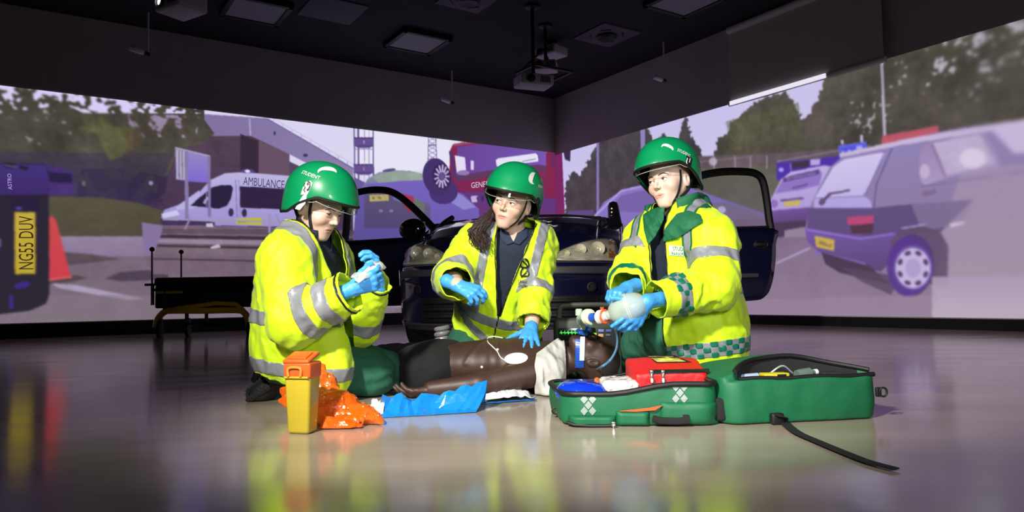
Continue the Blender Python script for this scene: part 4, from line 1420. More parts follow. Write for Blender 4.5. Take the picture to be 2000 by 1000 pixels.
# ------------------------------------------------------------------ ceiling fittings
m_frame = mat('black metal frame', (10, 10, 11), .5)
m_diff = mat('switched-off light diffuser', (150, 150, 160), .6)
m_tile = mat('grey ceiling tile', (96, 96, 104), .8)
m_proj = mat('white projector plastic', (190, 190, 194), .5)
Rw = np.stack([d1, -d2 if d2 @ np.array((0, 1, 0)) < 0 else d2, V(0, 0, 1)], 1)
def panel(px, py, label, framed=True, size=.60, hole=False, group=None):
    c = onfloor(px, py, CEIL)
    e = empty('ceiling_light' if framed else ('ceiling_vent' if hole else 'ceiling_panel'), c, label, 'ceiling light' if framed else ('vent' if hole else 'panel'), group or ('framed ceiling lights' if framed else 'square ceiling vents' if hole else None))
    if framed:
        for sg in (-1, 1):
            for ax in (0, 1):
                mb = MB(); sz = [.06, .06, .07]; sz[1 - ax] = size + .12
                off = np.zeros(3); off[ax] = sg * (size / 2 + .03)
                mb.box(c + Rw @ off + V(0, 0, -.035), sz, Rw, .006); mb.build('frame_side', m_frame, e)
        mb = MB(); mb.box(c + V(0, 0, -.045), (size, size, .02), Rw); mb.build('diffuser', m_diff, e)
    else:
        mb = MB(); mb.box(c + V(0, 0, -.008), (size, size, .016), Rw, .004); mb.build('panel_face', m_tile, e)
        if hole:
            mb = MB(); mb.lathe([(.14, 0), (.14, .03), (.11, .05), (.02, .03)], c + V(0, 0, -.012), (0, 0, -1), 24); mb.build('outlet', m_frame, e)
            for k in range(4):
                a = math.pi / 4 + k * math.pi / 2
                mb = MB(); mb.box(c + V(0, 0, -.02) + Rw @ V(math.cos(a) * .22, math.sin(a) * .22, 0), (.14, .02, .01), Rw @ np.array(Matrix.Rotation(a + math.pi / 2, 3, 'Z'))); mb.build('slot', m_frame, e)
    return e
panel(500, 14, 'black framed ceiling light at the top edge, leftmost of its kind')
panel(650, 19, 'plain unframed grey panel in the dark ceiling', framed=False, size=.68)
panel(815, 77, 'black framed ceiling light nearest the room corner')
panel(1338, -4, 'black framed ceiling light at the top edge, right of the projectors')
panel(915, -2, 'square ceiling vent at the top edge above the middle person', framed=False, hole=True)
panel(1185, 68, 'square ceiling vent right of the stacked projectors', framed=False, hole=True, size=.66)

def projector(c, yaw, label, lit=False, drop=.5, size=(.42, .30, .13), tilt=0):
    c = np.asarray(c, float)
    e = empty('projector', c, label, 'projector', 'ceiling projectors')
    R = np.array(Matrix.Rotation(yaw, 3, 'Z') @ Matrix.Rotation(tilt, 3, 'X'))
    mb = MB(); mb.box(c, size, R, .02); mb.build('body', m_proj, e)
    lc = c + R @ V(-size[0] * .22, -size[1] / 2, -.005)
    mb = MB(); mb.lathe([(.05, -.01), (.05, .025), (.042, .03), (.04, .012)], lc, R @ V(0, -1, 0), 24); mb.build('lens_ring', m_frame, e)
    mb = MB(); mb.lathe([(.038, .0), (.03, .012), (.012, .018)], lc, R @ V(0, -1, 0), 20)
    mb.build('lens', mat('lit projector lens', (255, 255, 255), .1, emit=9.0) if lit else mat('dark lens glass', (18, 18, 26), .06, coat=1), e)
    for k in range(6):
        mb = MB(); mb.box(c + R @ V(size[0] * .1 + k * .022, -size[1] / 2 - .001, 0), (.010, .006, size[2] * .6), R); mb.build('vent_slot', m_frame, e)
    top = CEIL - c[2]
    mb = MB(); mb.tube([c + V(0, 0, size[2] / 2), c + V(0, 0, top - .02)], .022, 12); mb.build('pole', m_frame, e)
    mb = MB(); mb.lathe([(.09, 0), (.09, -.03), (.03, -.05)], c + V(0, 0, top), (0, 0, 1), 20); mb.build('ceiling_plate', m_frame, e)
    return e
yawL = math.atan2(N1[1], N1[0]) - math.pi / 2
projector(W(354, 10, 6.4), -.55, 'projector with glowing white lens at the top left of the ceiling', lit=True, size=(.36, .3, .15))
projector(W(1042, 160, 8.6), .35, 'white projector hanging lowest near the room corner')
projector(W(1077, 103, 9.85), -.75, 'white projector hanging highest on the pole by the room corner', size=(.36, .3, .13))
cage = projector(W(1066, 131, 9.25), -.2, 'dim projector inside a black cage frame between the two other hanging projectors', size=(.30, .26, .12))
cc = W(1062, 133, 9.25)
for sg in (-1, 1):
    mb = MB(); mb.box(cc + Rw @ V(0, sg * .22, -.06), (.62, .03, .03), Rw); mb.build('cage_bar', m_frame, cage)
    mb = MB(); mb.box(cc + Rw @ V(sg * .30, 0, -.06), (.03, .45, .03), Rw); mb.build('cage_bar', m_frame, cage)
    mb = MB(); mb.tube([cc + Rw @ V(sg * .30, .1, -.06), cc + V(0, 0, .25)], .012, 8); mb.build('cage_strut', m_frame, cage)

def sensor(px, py0, py1, sgn, label):
    top = onfloor(px, py0, CEIL)
    n = N1 if sgn < 0 else N2
    top = top + n * .25
    bot = W(px, py1, top[1]); bot[0] = top[0]
    e = empty('ceiling_sensor', bot, label, 'sensor', 'hanging sensors')
    mb = MB(); mb.tube([V(top[0], top[1], CEIL), bot], .012, 8); mb.build('drop_rod', mat('pale rod', (225, 222, 226), .5), e)
    a = bot + V(0, 0, -.01); d = unit((-d1 if sgn < 0 else -d1) * .9 + V(0, 0, .12) + n * .2)
    mb = MB(); mb.tube([a + d * .04, a + d * .06, a + d * .20, a + d * .215], [.02, .034, .034, .025], 14); mb.build('sensor_head', mat('grey sensor shell', (225, 220, 222), .5), e)
    mb = MB(); mb.tube([a - d * .02, a + d * .045], .024, 12); mb.build('joint', m_frame, e)
sensor(285, 38, 104, -1, 'hanging sensor on a thin rod before the left part of the left wall')
sensor(868, 146, 200, -1, 'hanging sensor on a thin rod before the left wall near the corner')
sensor(1320, 88, 156, 1, 'hanging sensor on a thin rod before the right wall')

# roller blind on the right wall
sa, za = to_wall(2, 1433, 203); sb, zb_ = to_wall(2, 1732, 118)
bl = empty('roller_blind', wallpt(2, (sa + sb) / 2, 0, .05) + V(0, 0, ZT2), 'pale grey roller blind pulled part way down the right wall', 'blind')
def wbox(name, w, s0, s1, z0, z1, o0, o1, m, parent):
    p = [wallpt(w, s, z, o) for s in (s0, s1) for o in (o0, o1) for z in (z0, z1)]
    mb = MB(); mb.add(p, [(0, 1, 3, 2), (4, 6, 7, 5), (0, 4, 5, 1), (2, 3, 7, 6), (0, 2, 6, 4), (1, 5, 7, 3)])
    return mb.build(name, m, parent, False)
wbox('fabric', 2, sa, sb, ZT2, CEIL - .1, .055, .06, mat('blind fabric', (206, 200, 188), .8, bump=.05, bscale=200), bl)
mb = MB(); mb.tube([wallpt(2, sa, CEIL - .06, .06), wallpt(2, sb, CEIL - .06, .06)], .05, 16); mb.build('roller', m_white, bl)
mb = MB(); mb.tube([wallpt(2, sa - .02, ZT2 - .015, .058), wallpt(2, sb + .02, ZT2 - .015, .058)], .035, 12); mb.build('bottom_bar', mat('white blind bar', (235, 234, 232), .4), bl)
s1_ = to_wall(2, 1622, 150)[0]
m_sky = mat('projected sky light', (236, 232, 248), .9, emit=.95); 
wbox('bar_glow_strip', 2, sa + .01, s1_, ZT2 - .045, ZT2 + .012, .094, .096, m_sky, pr)  # glowing strip standing in for projector light that falls on the blind bar

# ------------------------------------------------------------------ ambulance stretcher by the left wall
YS = 8.15
st = empty('stretcher', onfloor(400, 655), 'black and yellow wheeled ambulance stretcher by the left wall', 'stretcher')
m_yel = mat('yellow stretcher frame', (250, 196, 30), .4, coat=.3)
m_blk = mat('black vinyl mattress', (13, 13, 14), .45, bump=.1, bscale=40)
def S(px, py, dy=0.0): return W(px, py, YS + dy)
zt = S(400, 541)[2]; x0, x1 = S(298, 540)[0], S(590, 540)[0]
mb = MB(); mb.box(((x0 + x1) / 2 + .02, YS + .2, zt - .05), (x1 - x0 - .06, .56, .10), None, .03); mb.build('mattress', m_blk, st)
mb = MB(); mb.box(((x0 + x1) / 2, YS + .2, zt - .22), (x1 - x0 - .1, .50, .26), None, .02); mb.build('bed_frame', m_frame, st)
for dy in (-.06, .46):
    mb = MB(); mb.tube([(x0 + .02, YS + dy, zt - .14), (x1 - .05, YS + dy, zt - .14)], .016, 10); mb.build('side_rail', m_frame, st)
    mb = MB(); z = S(330, 571)[2]; mb.tube([(S(312, 571)[0], YS + dy - .01, z), (S(362, 571)[0], YS + dy - .01, z)], .017, 10); mb.build('yellow_grip', m_yel, st)
    mb = MB(); zz = S(400, 608)[2]
    pts = [S(304, 640, dy), S(309, 622, dy), S(322, 609, dy), S(340, 607, dy), S(400, 607, dy), S(462, 606, dy), S(476, 610, dy), S(484, 622, dy), S(487, 640, dy)]
    pts = [(p[0], YS + dy, p[2]) for p in pts]
    mb.tube(bez(pts, 5), .036, 10, ry=.036); mb.build('undercarriage_beam', m_yel, st)
    mb = MB(); mb.tube([(S(345, 603)[0], YS + dy, S(345, 603)[2]), (S(428, 588)[0], YS + dy, S(428, 592)[2]), (S(466, 592)[0], YS + dy, S(466, 594)[2]), (S(480, 604)[0], YS + dy, S(480, 606)[2])], .024, 8); mb.build('scissor_arm', m_yel, st)
    mb = MB(); mb.tube([(S(328, 565)[0], YS + dy, S(328, 565)[2]), (S(328, 606)[0], YS + dy, S(328, 606)[2])], .028, 8); mb.build('strut', m_frame, st)
    mb = MB(); mb.tube([(S(368, 595)[0], YS + dy + .02, S(368, 595)[2]), (S(368, 630)[0], YS + dy + .02, S(368, 630)[2])], .022, 8); mb.build('strut', m_frame, st)
for (wx, dy) in ((312, -.06), (312, .46), (487, -.06), (487, .46), (367, .2)):
    e_ = W(wx, 650, YS + dy); r = .085
    mb = MB(); mb.lathe([(r * .55, -.02), (r, -.018), (r, .018), (r * .55, .02)], (e_[0], YS + dy, r), (1, .15, 0), 20)
    wh = mb.build('wheel', m_black, st)
    mb = MB(); mb.box((e_[0], YS + dy, r + .06), (.05, .06, .13), None, .01); mb.build('fork', m_frame, wh)
for px, py0, py1, dy in ((297, 487, 596, -.05), (354, 492, 545, .40)):
    mb = MB(); a, b2 = S(px, py0, dy), S(px, py1, dy); mb.tube([b2, a], .011, 8); pole = mb.build('drip_pole', mat('dull steel', (120, 112, 118), .35, metal=.6), st)
    mb = MB(); mb.lathe([(.0, -.03), (.022, -.02), (.03, 0), (.022, .02), (.0, .03)], a, (0, 0, 1), 14); mb.build('pole_knob', m_black, pole)
mb = MB(); a = S(297, 556, -.05); mb.tube([a + V(-.08, 0, 0), a + V(.12, 0, 0)], .014, 8); mb.build('end_handle', m_frame, st)
mb = MB(); mb.tube([S(335, 632), S(400, 633), S(445, 636)], .010, 8); mb.build('lower_bar', m_frame, st)
mb = MB(); mb.tube(bez([S(440, 640), S(462, 640), S(472, 632), S(476, 615)], 5), .008, 8); mb.build('brake_pedal', m_frame, st)
mb = MB(); mb.tube([S(298, 556), S(298, 596)], .02, 8); mb.build('end_post', m_frame, st)

# ------------------------------------------------------------------ the crashed car: roof cut away, doors open
PSI = math.radians(9.0)
CO = V(-.089, 4.90, 0)
cb_, crr = V(math.sin(PSI), math.cos(PSI), 0), V(math.cos(PSI), -math.sin(PSI), 0)
def K(x, y, z): return CO + crr * x + cb_ * y + V(0, 0, z)
car = empty('car', K(0, 1.6, 0), 'dark blue small car with roof cut off and both doors open', 'car')
m_paint = mat('dark navy car paint', (13, 16, 48), .2, coat=1.0, spec=.5)
m_plast = mat('black bumper plastic', (12, 12, 14), .55)
m_trim = mat('dark grey rubbing strip', (62, 60, 66), .5)
m_chrome = mat('chrome reflector', (235, 226, 200), .28, metal=.3)
m_amber = mat('amber indicator', (200, 120, 60), .2, coat=.5)
m_lens = m_visor
HW = .825
_zs = np.array((.18, .22, .38, .52, .545, .60, .63, .66, .70, .78, .86, .96, 1.04, 1.075))
_ys = np.array((.09, .02, 0., -.01, -.018, -.015, .0, .035, .085, .19, .36, .66, 1.0, 1.22))
def front(x, z):
    a = abs(x) / HW
    zz = z + .075 * a ** 4 * min(max((z - .66) / .2, 0), 1)
    s_ = .40 * a ** 3.2 * (1 - .72 * min(max((z - .66) / .36, 0), 1))
    return float(np.interp(zz, _zs, _ys)) + s_
def fgrid(name, xs, zs, m, off=0.0, parent=car, thick=.012):
    v = []; f = []
    for x in xs:
        for z in zs:
            y = front(x, z); v.append(K(x, y - off, z + off * .3))
    n = len(zs)
    for i in range(len(xs) - 1):
        for j in range(n - 1):
            f.append((i * n + j, (i + 1) * n + j, (i + 1) * n + j + 1, i * n + j + 1))
    o = mesh_obj(name, v, f, m, parent); solid(o, thick, 0)
    return o
X = lambda a, b, n: np.linspace(a, b, n)
fgrid('bumper', X(-HW, HW, 61), np.concatenate([X(.18, .545, 20), X(.55, .635, 8)]), m_paint)
fgrid('rubbing_strip', X(.17, HW - .012, 30), X(.548, .598, 6), m_trim, .012)
fgrid('rubbing_strip', X(-HW + .012, -.17, 30), X(.548, .598, 6), m_trim, .012)
fgrid('lower_intake', X(-.60, .70, 40), X(.22, .40, 10), m_plast, .014)
for z in (.26, .31, .36):
    fgrid('intake_slat', X(-.56, .66, 36), X(z - .012, z + .012, 3), m_black, .026)
fgrid('lip', X(-HW + .02, HW - .02, 50), X(.165, .215, 4), m_trim, .016)
fgrid('grille', X(-.30, .30, 24), X(.600, .655, 6), m_plast, .014)
hood = fgrid('hood', X(-.66, .66, 49), np.concatenate([X(.662, .86, 16), X(.87, 1.072, 18)]), m_paint, .004)
for sg in (-1, 1):
    fe = fgrid('fender', [sg * q for q in (X(.665, HW, 12) if sg > 0 else X(HW, .665, 12))], np.concatenate([X(.64, .86, 16), X(.87, 1.06, 14)]), m_paint)
    # side of the fender with its wheel arch
    v = []; f = []
    ys, zs = X(.38, 1.22, 40), X(.22, 1.0, 40)
    for y in ys:
        for z in zs:
            top = .62 + .38 * min((y - .38) / .84, 1) ** .7
            zz = .22 + (z - .22) / .78 * (top - .22)
            v.append((sg * (HW - .002 + .02 * math.sin(max(zz - .3, 0) * 3)), y, zz))
    v = np.array(v); n = 40
    f = np.array([(i * n + j, (i + 1) * n + j, (i + 1) * n + j + 1, i * n + j + 1) for i in range(39) for j in range(39)])
    s_ = np.sqrt((v[:, 1] - .66) ** 2 + (v[:, 2] - .29) ** 2) - .345
    v, f = clip(v, f, s_)
    o = mesh_obj('fender_side', [K(*p) for p in v], f, m_paint, car); solid(o, .01, 0)
    for wy, nm in ((.66, 'front_wheel'), (3.15, 'rear_wheel')):
        mb = MB(); c = K(sg * .72, wy, .29)
        mb.lathe([(.19, -.08), (.27, -.085), (.29, -.06), (.29, .06), (.27, .085), (.19, .08)], c, crr, 32); w_ = mb.build(nm, m_black, car)
        mb = MB(); mb.lathe([(.19, .02), (.19, .07), (.12, .075), (.05, .05)], c, crr * sg, 24); mb.build('hub_cap', mat('grey hub cap', (130, 130, 138), .35, metal=.5), w_)
    # headlight: reflector, lamp bowls, amber indicator, clear lens
    out = [(.33, .645), (.36, .672), (.42, .712), (.50, .752), (.58, .782), (.66, .803), (.73, .812), (.775, .80), (.795, .765), (.803, .70), (.805, .648), (.70, .643), (.50, .641)]
    cen = np.array((.63, .71))
    hl = empty('headlight', K(sg * .62, front(.62, .71), .71)); hl.parent = car
    hl.matrix_basis = Matrix.Translation(Vector(K(sg * .62, front(.62, .71), .71)) - car.location)
    def disc(off, shrink, name, m, rings=7, parent=hl, nz=0.0, th=.003, sel=None):
        v = [K(sg * cen[0], front(cen[0], cen[1]) - off, cen[1] + off * .3)]; f = []
        dense = bez([np.array(p) for p in out + [out[0]]], 4)[:-1]
        n = len(dense)
        for r in range(1, rings + 1):
            for k_, p in enumerate(dense):
                q_ = cen + (p - cen) * shrink * r / rings
                y = front(q_[0], q_[1]) - off + (nz * math.sin(q_[0] * 190) * math.cos(q_[1] * 170) if nz else 0)
                v.append(K(sg * q_[0], y, q_[1] + off * .3))
        for k_ in range(n):
            f.append((0, 1 + k_, 1 + (k_ + 1) % n))
            for r in range(rings - 1):
                a, b_ = 1 + r * n, 1 + (r + 1) * n
                f.append((a + k_, b_ + k_, b_ + (k_ + 1) % n, a + (k_ + 1) % n))
        o = mesh_obj(name, v, f, m, parent); solid(o, th, 0)
        return o
    disc(.010, 1.0, 'housing', mat('pale lamp surround', (214, 206, 184), .35), th=.012)
    disc(.019, .93, 'reflector', m_chrome, rings=16, nz=.012)
    for (bx, bz, br) in ((.55, .715, .040), (.665, .725, .052), (.46, .685, .022)):
        c = K(sg * bx, front(bx, bz) - .026, bz + .008); axn = unit(-cb_ + crr * sg * .12 + V(0, 0, .05))
        mb = MB(); mb.lathe([(br, 0.012), (br * .96, .016), (br * .8, .004), (br * .4, -.006), (br * .12, -.008)], c, axn, 24, capped=False); mb.build('lamp_bowl', m_chrome, hl)
        mb = MB(); mb.lathe([(br * .2, -.006), (br * .2, .014), (br * .1, .022)], c, axn, 12); mb.build('bulb', mat('bulb glass', (240, 236, 220), .1), hl)
    v = [K(sg * x, front(x, z) - .029, z + .008) for x, z in ((.742, .66), (.785, .66), (.785, .77), (.765, .79), (.738, .785))]
    mb = MB(); mb.prism(v, .006); mb.build('indicator', m_amber, hl)
    disc(.042, .985, 'lens', m_lens, rings=6, th=.003)
    # fog lamp blank / towing eye cover on the bumper
    c = K(sg * .62, front(.62, .46) - .008, .46)
    mb = MB(); mb.lathe([(.034, 0), (.034, .012), (.024, .014), (.022, .004), (.006, .004)], c, unit(-cb_ + crr * sg * .35), 20); mb.build('towing_eye_cover', m_plast, car)
# tub, cowl, interior
def kbox(name, x0, x1, y0, y1, z0, z1, m, bev=.03):
    mb = MB(); mb.box(K((x0 + x1) / 2, (y0 + y1) / 2, (z0 + z1) / 2), (x1 - x0, y1 - y0, z1 - z0), np.stack([crr, cb_, V(0, 0, 1)], 1), bev)
    return mb.build(name, m, car)
kbox('cowl', -.72, .72, 1.18, 1.36, .86, 1.055, m_plast, .02)
kbox('dashboard', -.68, .68, 1.34, 1.62, .62, 1.02, m_plast, .05)
kbox('sill', -.80, -.70, 1.15, 2.45, .20, .36, m_paint); kbox('sill', .70, .80, 1.15, 2.45, .20, .36, m_paint)
kbox('floor_pan', -.74, .74, .9, 3.6, .20, .28, m_plast, .01)
kbox('rear_quarter', -.82, -.70, 2.45, 3.65, .25, .93, m_paint, .05); kbox('rear_quarter', .70, .82, 2.45, 3.65, .25, .93, m_paint, .05)
kbox('tail_panel', -.74, .74, 3.5, 3.68, .25, .93, m_paint, .05)
kbox('engine_bay', -.62, .62, .35, 1.18, .22, .62, m_plast, .02)
for sx in (-.36, .36):
    kbox('seat_cushion', sx - .25, sx + .25, 1.9, 2.4, .32, .50, m_blk, .05); kbox('seat_back', sx - .24, sx + .24, 2.34, 2.5, .45, 1.0, m_blk, .06)
mb = MB(); cst = K(.36, 1.74, .92); mb.tube([cst + crr * .18 * math.cos(t) + (V(0, 0, .8) + cb_ * -.6) * .18 * math.sin(t) for t in np.linspace(0, 2 * math.pi, 30, endpoint=False)], .014, 8, closed=True); mb.build('steering_wheel', m_black, car)
# cut windscreen pillars and rubber edge of the cowl
mb = MB(); mb.tube([K(.78, 1.14, .98), K(.775, 1.22, 1.06), K(.765, 1.33, 1.17)], [.06, .052, .045], 8); sp = mb.build('cut_pillar', m_plast, car)
mb = MB(); mb.box(K(.765, 1.325, 1.165), (.075, .06, .03), np.stack([crr, cb_, V(0, 0, 1)], 1), .006); mb.build('pillar_tape', mat('tan tape', (170, 140, 84), .6), sp)
for k in range(3):
    mb = MB(); mb.lathe([(.008, 0), (.006, .006)], K(.755, 1.165 + k * .03, 1.06 + k * .035), -cb_, 10); mb.build('bolt', m_chrome, sp)
mb = MB(); mb.tube([K(-.72, 1.08, .96), K(-.69, 1.22, 1.05), K(-.65, 1.32, 1.11)], [.045, .032, .024], 8); mb.build('cut_pillar', m_plast, car)
mb = MB(); mb.tube(bez([K(-.70, 1.18, 1.03), K(-.35, 1.26, 1.08), K(0, 1.28, 1.09), K(.35, 1.26, 1.085), K(.70, 1.18, 1.04)], 6), .014, 8); mb.build('screen_seal', m_black, car)
# badge scuffs on the hood
for (x, z) in ((.20, .985), (.26, .935)):
    mb = MB(); mb.tube([K(x + t * .09, front(x + t * .09, z + .01 * math.sin(t * 6)) - .012, z + .01 * math.sin(t * 6) + .006) for t in np.linspace(0, 1, 8)], .0035, 6); mb.build('paint_scratch', m_white, hood)

def door(hx, sg, theta, name, label):
    hinge = K(hx, 1.17, 0)
    t = V(math.cos(theta), math.sin(theta), 0)                     # hinge -> trailing edge
    nrm = np.cross(t, V(0, 0, 1)); nrm = nrm if nrm @ (CAM - hinge) > 0 else -nrm
    def D(p, z, o=0.0): return hinge + t * p + V(0, 0, z) + nrm * (o + .045 * math.sin(min(max((z - .30) / .75, 0), 1) * math.pi) - .02)
    d = empty(name, hinge); d.parent = car; d.matrix_basis = Matrix.Translation(Vector(hinge) - car.location); d['label'] = label
    L = 1.22
    prof = [(.03, .42), (.06, .36), (.5, .335), (1.0, .335), (1.12, .37), (1.17, .46), (1.20, .62), (1.215, .80), (1.20, .935), (.6, .925), (.02, .915), (.0, .70)]
    dense = bez([np.array(p) for p in prof + [prof[0]]], 4)[:-1]
    cen = np.array((.6, .63)); v = [D(.6, .63)]; f = []; n = len(dense); RG = 8
    for r in range(1, RG + 1):
        for p in dense:
            q = cen + (p - cen) * r / RG
            v.append(D(q[0], q[1]))
    for k in range(n):
        f.append((0, 1 + k, 1 + (k + 1) % n))
        for r in range(RG - 1):
            a, b_ = 1 + r * n, 1 + (r + 1) * n; f.append((a + k, b_ + k, b_ + (k + 1) % n, a + (k + 1) % n))
    o = mesh_obj('door_panel', v, f, m_paint, d); solid(o, .07, -1); mo = o.modifiers[0]
    mo.offset = -1 if nrm @ np.cross(V(*v[1]) - V(*v[0]), V(*v[2]) - V(*v[0])) > 0 else 1
    fr_ = [(.01, .93), (.20, 1.10), (.42, 1.28), (.60, 1.385), (.80, 1.425), (1.0, 1.425), (1.10, 1.405), (1.155, 1.34), (1.185, 1.15), (1.20, .93)]
    fp = bez([np.array(p) for p in fr_], 6)
    mb = MB(); mb.tube([D(p[0], p[1], -.045) for p in fp], .033, 8, ry=.038, up=nrm); mb.build('window_frame', m_plast, d)
    mb = MB(); mb.tube([D(.02, .93, -.03), D(1.19, .945, -.03)], .016, 8); mb.build('window_seal', m_black, d)
    gl = [D(p[0], p[1], -.05) for p in fp]
    g_ = MB(); g_.add(gl, [tuple(range(len(gl)))]); go = g_.build('window_glass', m_visor, d, False); solid(go, .004, 0)
    mb = MB(); mb.box((D(.5, .545, .012) + D(.6, .545, .012)) / 2, (1.02, .012, .035), np.stack([t, nrm, V(0, 0, 1)], 1), .005); mb.build('side_strip', m_trim if sg > 0 else m_plast, d)
    hc = D(1.09, .80, .006)
    mb = MB(); 
    mb.tube([hc + t * .055 * math.cos(a) + V(0, 0, 1) * .032 * math.sin(a) for a in np.linspace(0, 2 * math.pi, 20, endpoint=False)], .007, 6, closed=True)
    mb.box(hc, (.10, .012, .03), np.stack([t, nrm, V(0, 0, 1)], 1), .005); mb.build('handle', m_plast, d)
    # mirror: stalk, shell
    mc = D(.20, 1.00, .12 if sg < 0 else .10)
    R = np.stack([t, nrm, V(0, 0, 1)], 1)
    mb = MB(); mb.tube([D(.12, .93, 0), mc + V(0, 0, -.05)], .03, 8); ms = mb.build('mirror_arm', m_plast, d)
    ms2 = sdf_obj('mirror_shell', lambda P: smax(ell(P, mc, (.135, .09, .095), R), (P - mc) @ -nrm - .05, .02), mc - .22, mc + .22, .008, mat('gloss black mirror', (8, 8, 12), .12, coat=1), d)
    mb = MB(); mb.box(mc - nrm * .052, (.20, .004, .13), R, .001); mb.build('mirror_glass', m_chrome, ms2)
    return d
door(-.74, -1, math.radians(147), 'open_door', 'open dark blue door on the left with wing mirror')
door(.89, 1, math.radians(0), 'open_door', 'open dark blue door on the right behind the kneeling person')

# ================================================================== person on the left: kneels in profile reading a packet
P1 = empty('person', onfloor(600, 782), 'kneeling person in hi-vis coat on the left, looking down at a clear packet', 'person', 'kneeling people in hi-vis')
H1 = Head(W(620, 406, 2.86), (.85, -.36, -.38), (.0, .0, 1))
B1 = Body(W(598, 474, 2.90), W(592, 668, 2.93), (.90, -.43, 0),
          armR=[W(560, 512, 2.74), W(574, 630, 2.66), W(684, 570, 2.60)],
          armL=[W(640, 512, 3.06), W(700, 640, 3.02), W(734, 546, 2.86)], wid=1.0,
          rs={-1: (.088, .082, .062), 1: (.08, .072, .058)})
B1.parts.append((B1.H - B1.u * .07, (.120, .16, .23)))
B1.parts.append((W(622, 695, 2.80), (.095, .055, .16)))
B1.parts.append((W(642, 722, 2.79), (.060, .040, .11)))
build_head(P1, H1, B1.N - B1.u * .02 + B1.f * .01, (220, 184, 164), (194, 136, 124), (74, 54, 42), (.7, -.3, -.65))
HM1 = Helmet(H1, tilt=math.radians(5))
STR = [[(.02, .074, .03), (.03, .073, -.02), (.045, .056, -.075), (.055, .02, -.115), (.055, 0, -.12)],
       [(-.055, .075, -.01), (-.02, .074, -.05), (.03, .060, -.085)]]
hm1 = build_helmet(P1, HM1, STR, text_at=(607, 341), text_rot=-22, cres=((640, 338), -12, (.075, .05), 1), tsize=(.085, .016))
# badge, white reflective flash
_sv = np.array([(-.5, -.5), (.1, -.5), (.5, .3), (.3, .5), (-.1, .4), (-.3, .0)]); HM1.mark('flash_sticker', _sv, [tuple(range(6))], (600, 366), 0, (.05, .055), m_silver, hm1)
_sv = np.array([(-.5, -.4), (-.1, -.5), (.35, -.1), (.5, .5), (.2, .45), (-.1, .1)]); HM1.mark('flash_sticker', _sv, [tuple(range(6))], (591, 398), 0, (.055, .06), m_white, hm1)
m_dark = mat('dark print', (22, 20, 24), .5)
_sv, _sf = strip2d([(-.3, .5), (-.5, .2), (-.2, 0), (-.45, -.3), (-.2, -.5)], .16); HM1.mark('emblem', _sv, _sf, (599, 365), 0, (.024, .036), m_dark, hm1, off=.003)
_sv, _sf = strip2d([(.1, .5), (.5, .3), (.5, -.1), (.3, -.4), (.0, -.5)], .2); HM1.mark('emblem', _sv, _sf, (601, 364), 0, (.024, .036), m_dark, hm1, off=.003)
_sv, _sf = strip2d([(0, .2), (.2, 0), (0, -.2), (-.1, .1)], .2); HM1.mark('emblem', _sv, _sf, (601, 360), 0, (.018, .024), m_dark, hm1, off=.003)
# shirt and jacket
sdf_obj('shirt', lambda P: np.maximum(B1.torso(P, -.010), -.03 - (P - B1.H) @ B1.u), *B1.bounds(.05), .011, m_navy, P1)
collar(P1, 'shirt_collar', B1, .080, .085, 26, 26, m_navy, flare=.016, lean=.0, drop=.06, thick=.006)
fj = B1.jacket(.020, .011, 1.0)
v, q = nets(fj, *B1.bounds(), .0075)
v = relax(v, q, 1)
hem_l = lambda P: (lambda h, la, fr: h + .115 + .05 * np.clip(fr / .15, -0.2, 1.4) * np.clip((.06 - la) / .05, 0, 1))(*B1.tc(P))
def jopen(P):
    h, la, fr = B1.tc(P)
    w = np.interp(h, (-.2, 0, .15, .30, B1.L, B1.L + .1), (.05, .045, .045, .055, .078, .09))
    c = np.interp(h, (-.2, 0, .15, B1.L), (.11, .09, .04, .0))
    ad = np.minimum(B1.armd(P, 1), B1.armd(P, -1))
    return np.where((fr > .0), np.maximum(np.abs(la - c) - w, (B1.torso(P, .03) - ad) * 3), 1.0)
def jneck(P):
    h, la, fr = B1.tc(P)
    rad = np.sqrt(la ** 2 + (fr - .015) ** 2)
    return np.where(h > B1.L - .07, rad - .092, .05)
def jcuff(B, P, ext=0.0, exl=0.0):
    o = np.full(len(P), .05)
    for sd, ex in ((1, exl), (-1, ext)):
        fa, ua = B.ft(P, sd); ln = np.linalg.norm(B.arm[sd][2] - B.arm[sd][1])
        own = B.armd(P, sd) < B.torso(P, .02) + .0
        dist = np.linalg.norm(P - B.arm[sd][2], axis=1) < .13
        o = np.where(own & dist & (fa > ln * .6), np.minimum(o, ln + ex - fa), o)
    return o
keep1 = lambda P: mn(hem_l(P), jopen(P), jneck(P), jcuff(B1, P))
v, q = clip(v, q, keep1(v))
jk = mesh_obj('jacket', v, q, m_hv, P1); solid(jk, .004)
nr = vnorm(v, q)
h, la, fr = B1.tc(v); tD = B1.torso(v, .020); aR = B1.armd(v, -1); aL = B1.armd(v, 1)
onT = np.minimum(aR, aL) - tD
faR, uaR = B1.ft(v, -1); faL, uaL = B1.ft(v, 1)
own = lambda d, o: np.minimum(o, tD + .01) - d
patch('reflective_band', v, q, mn(.027 - np.abs(faR - .085), own(aR, aL), B1.fo(v, -1) + .02), .0022, m_band, jk, .0015, nr)
patch('reflective_band', v, q, mn(.027 - np.abs(faR - .172), own(aR, aL), B1.fo(v, -1)), .0022, m_band, jk, .0015, nr)
patch('reflective_band', v, q, mn(.027 - np.abs(faL - .06), own(aL, aR), B1.fo(v, 1) + .02), .0022, m_band, jk, .0015, nr)
patch('reflective_band', v, q, mn(.026 - np.abs(h + .072 + .015 * np.clip(fr / .15, -.2, 1.2)), onT + .01), .0022, m_band, jk, .0015, nr)
patch('reflective_band', v, q, mn(.026 - np.abs(h - .115), onT + .005, .02 + 0 * h), .0022, m_band, jk, .0015, nr)
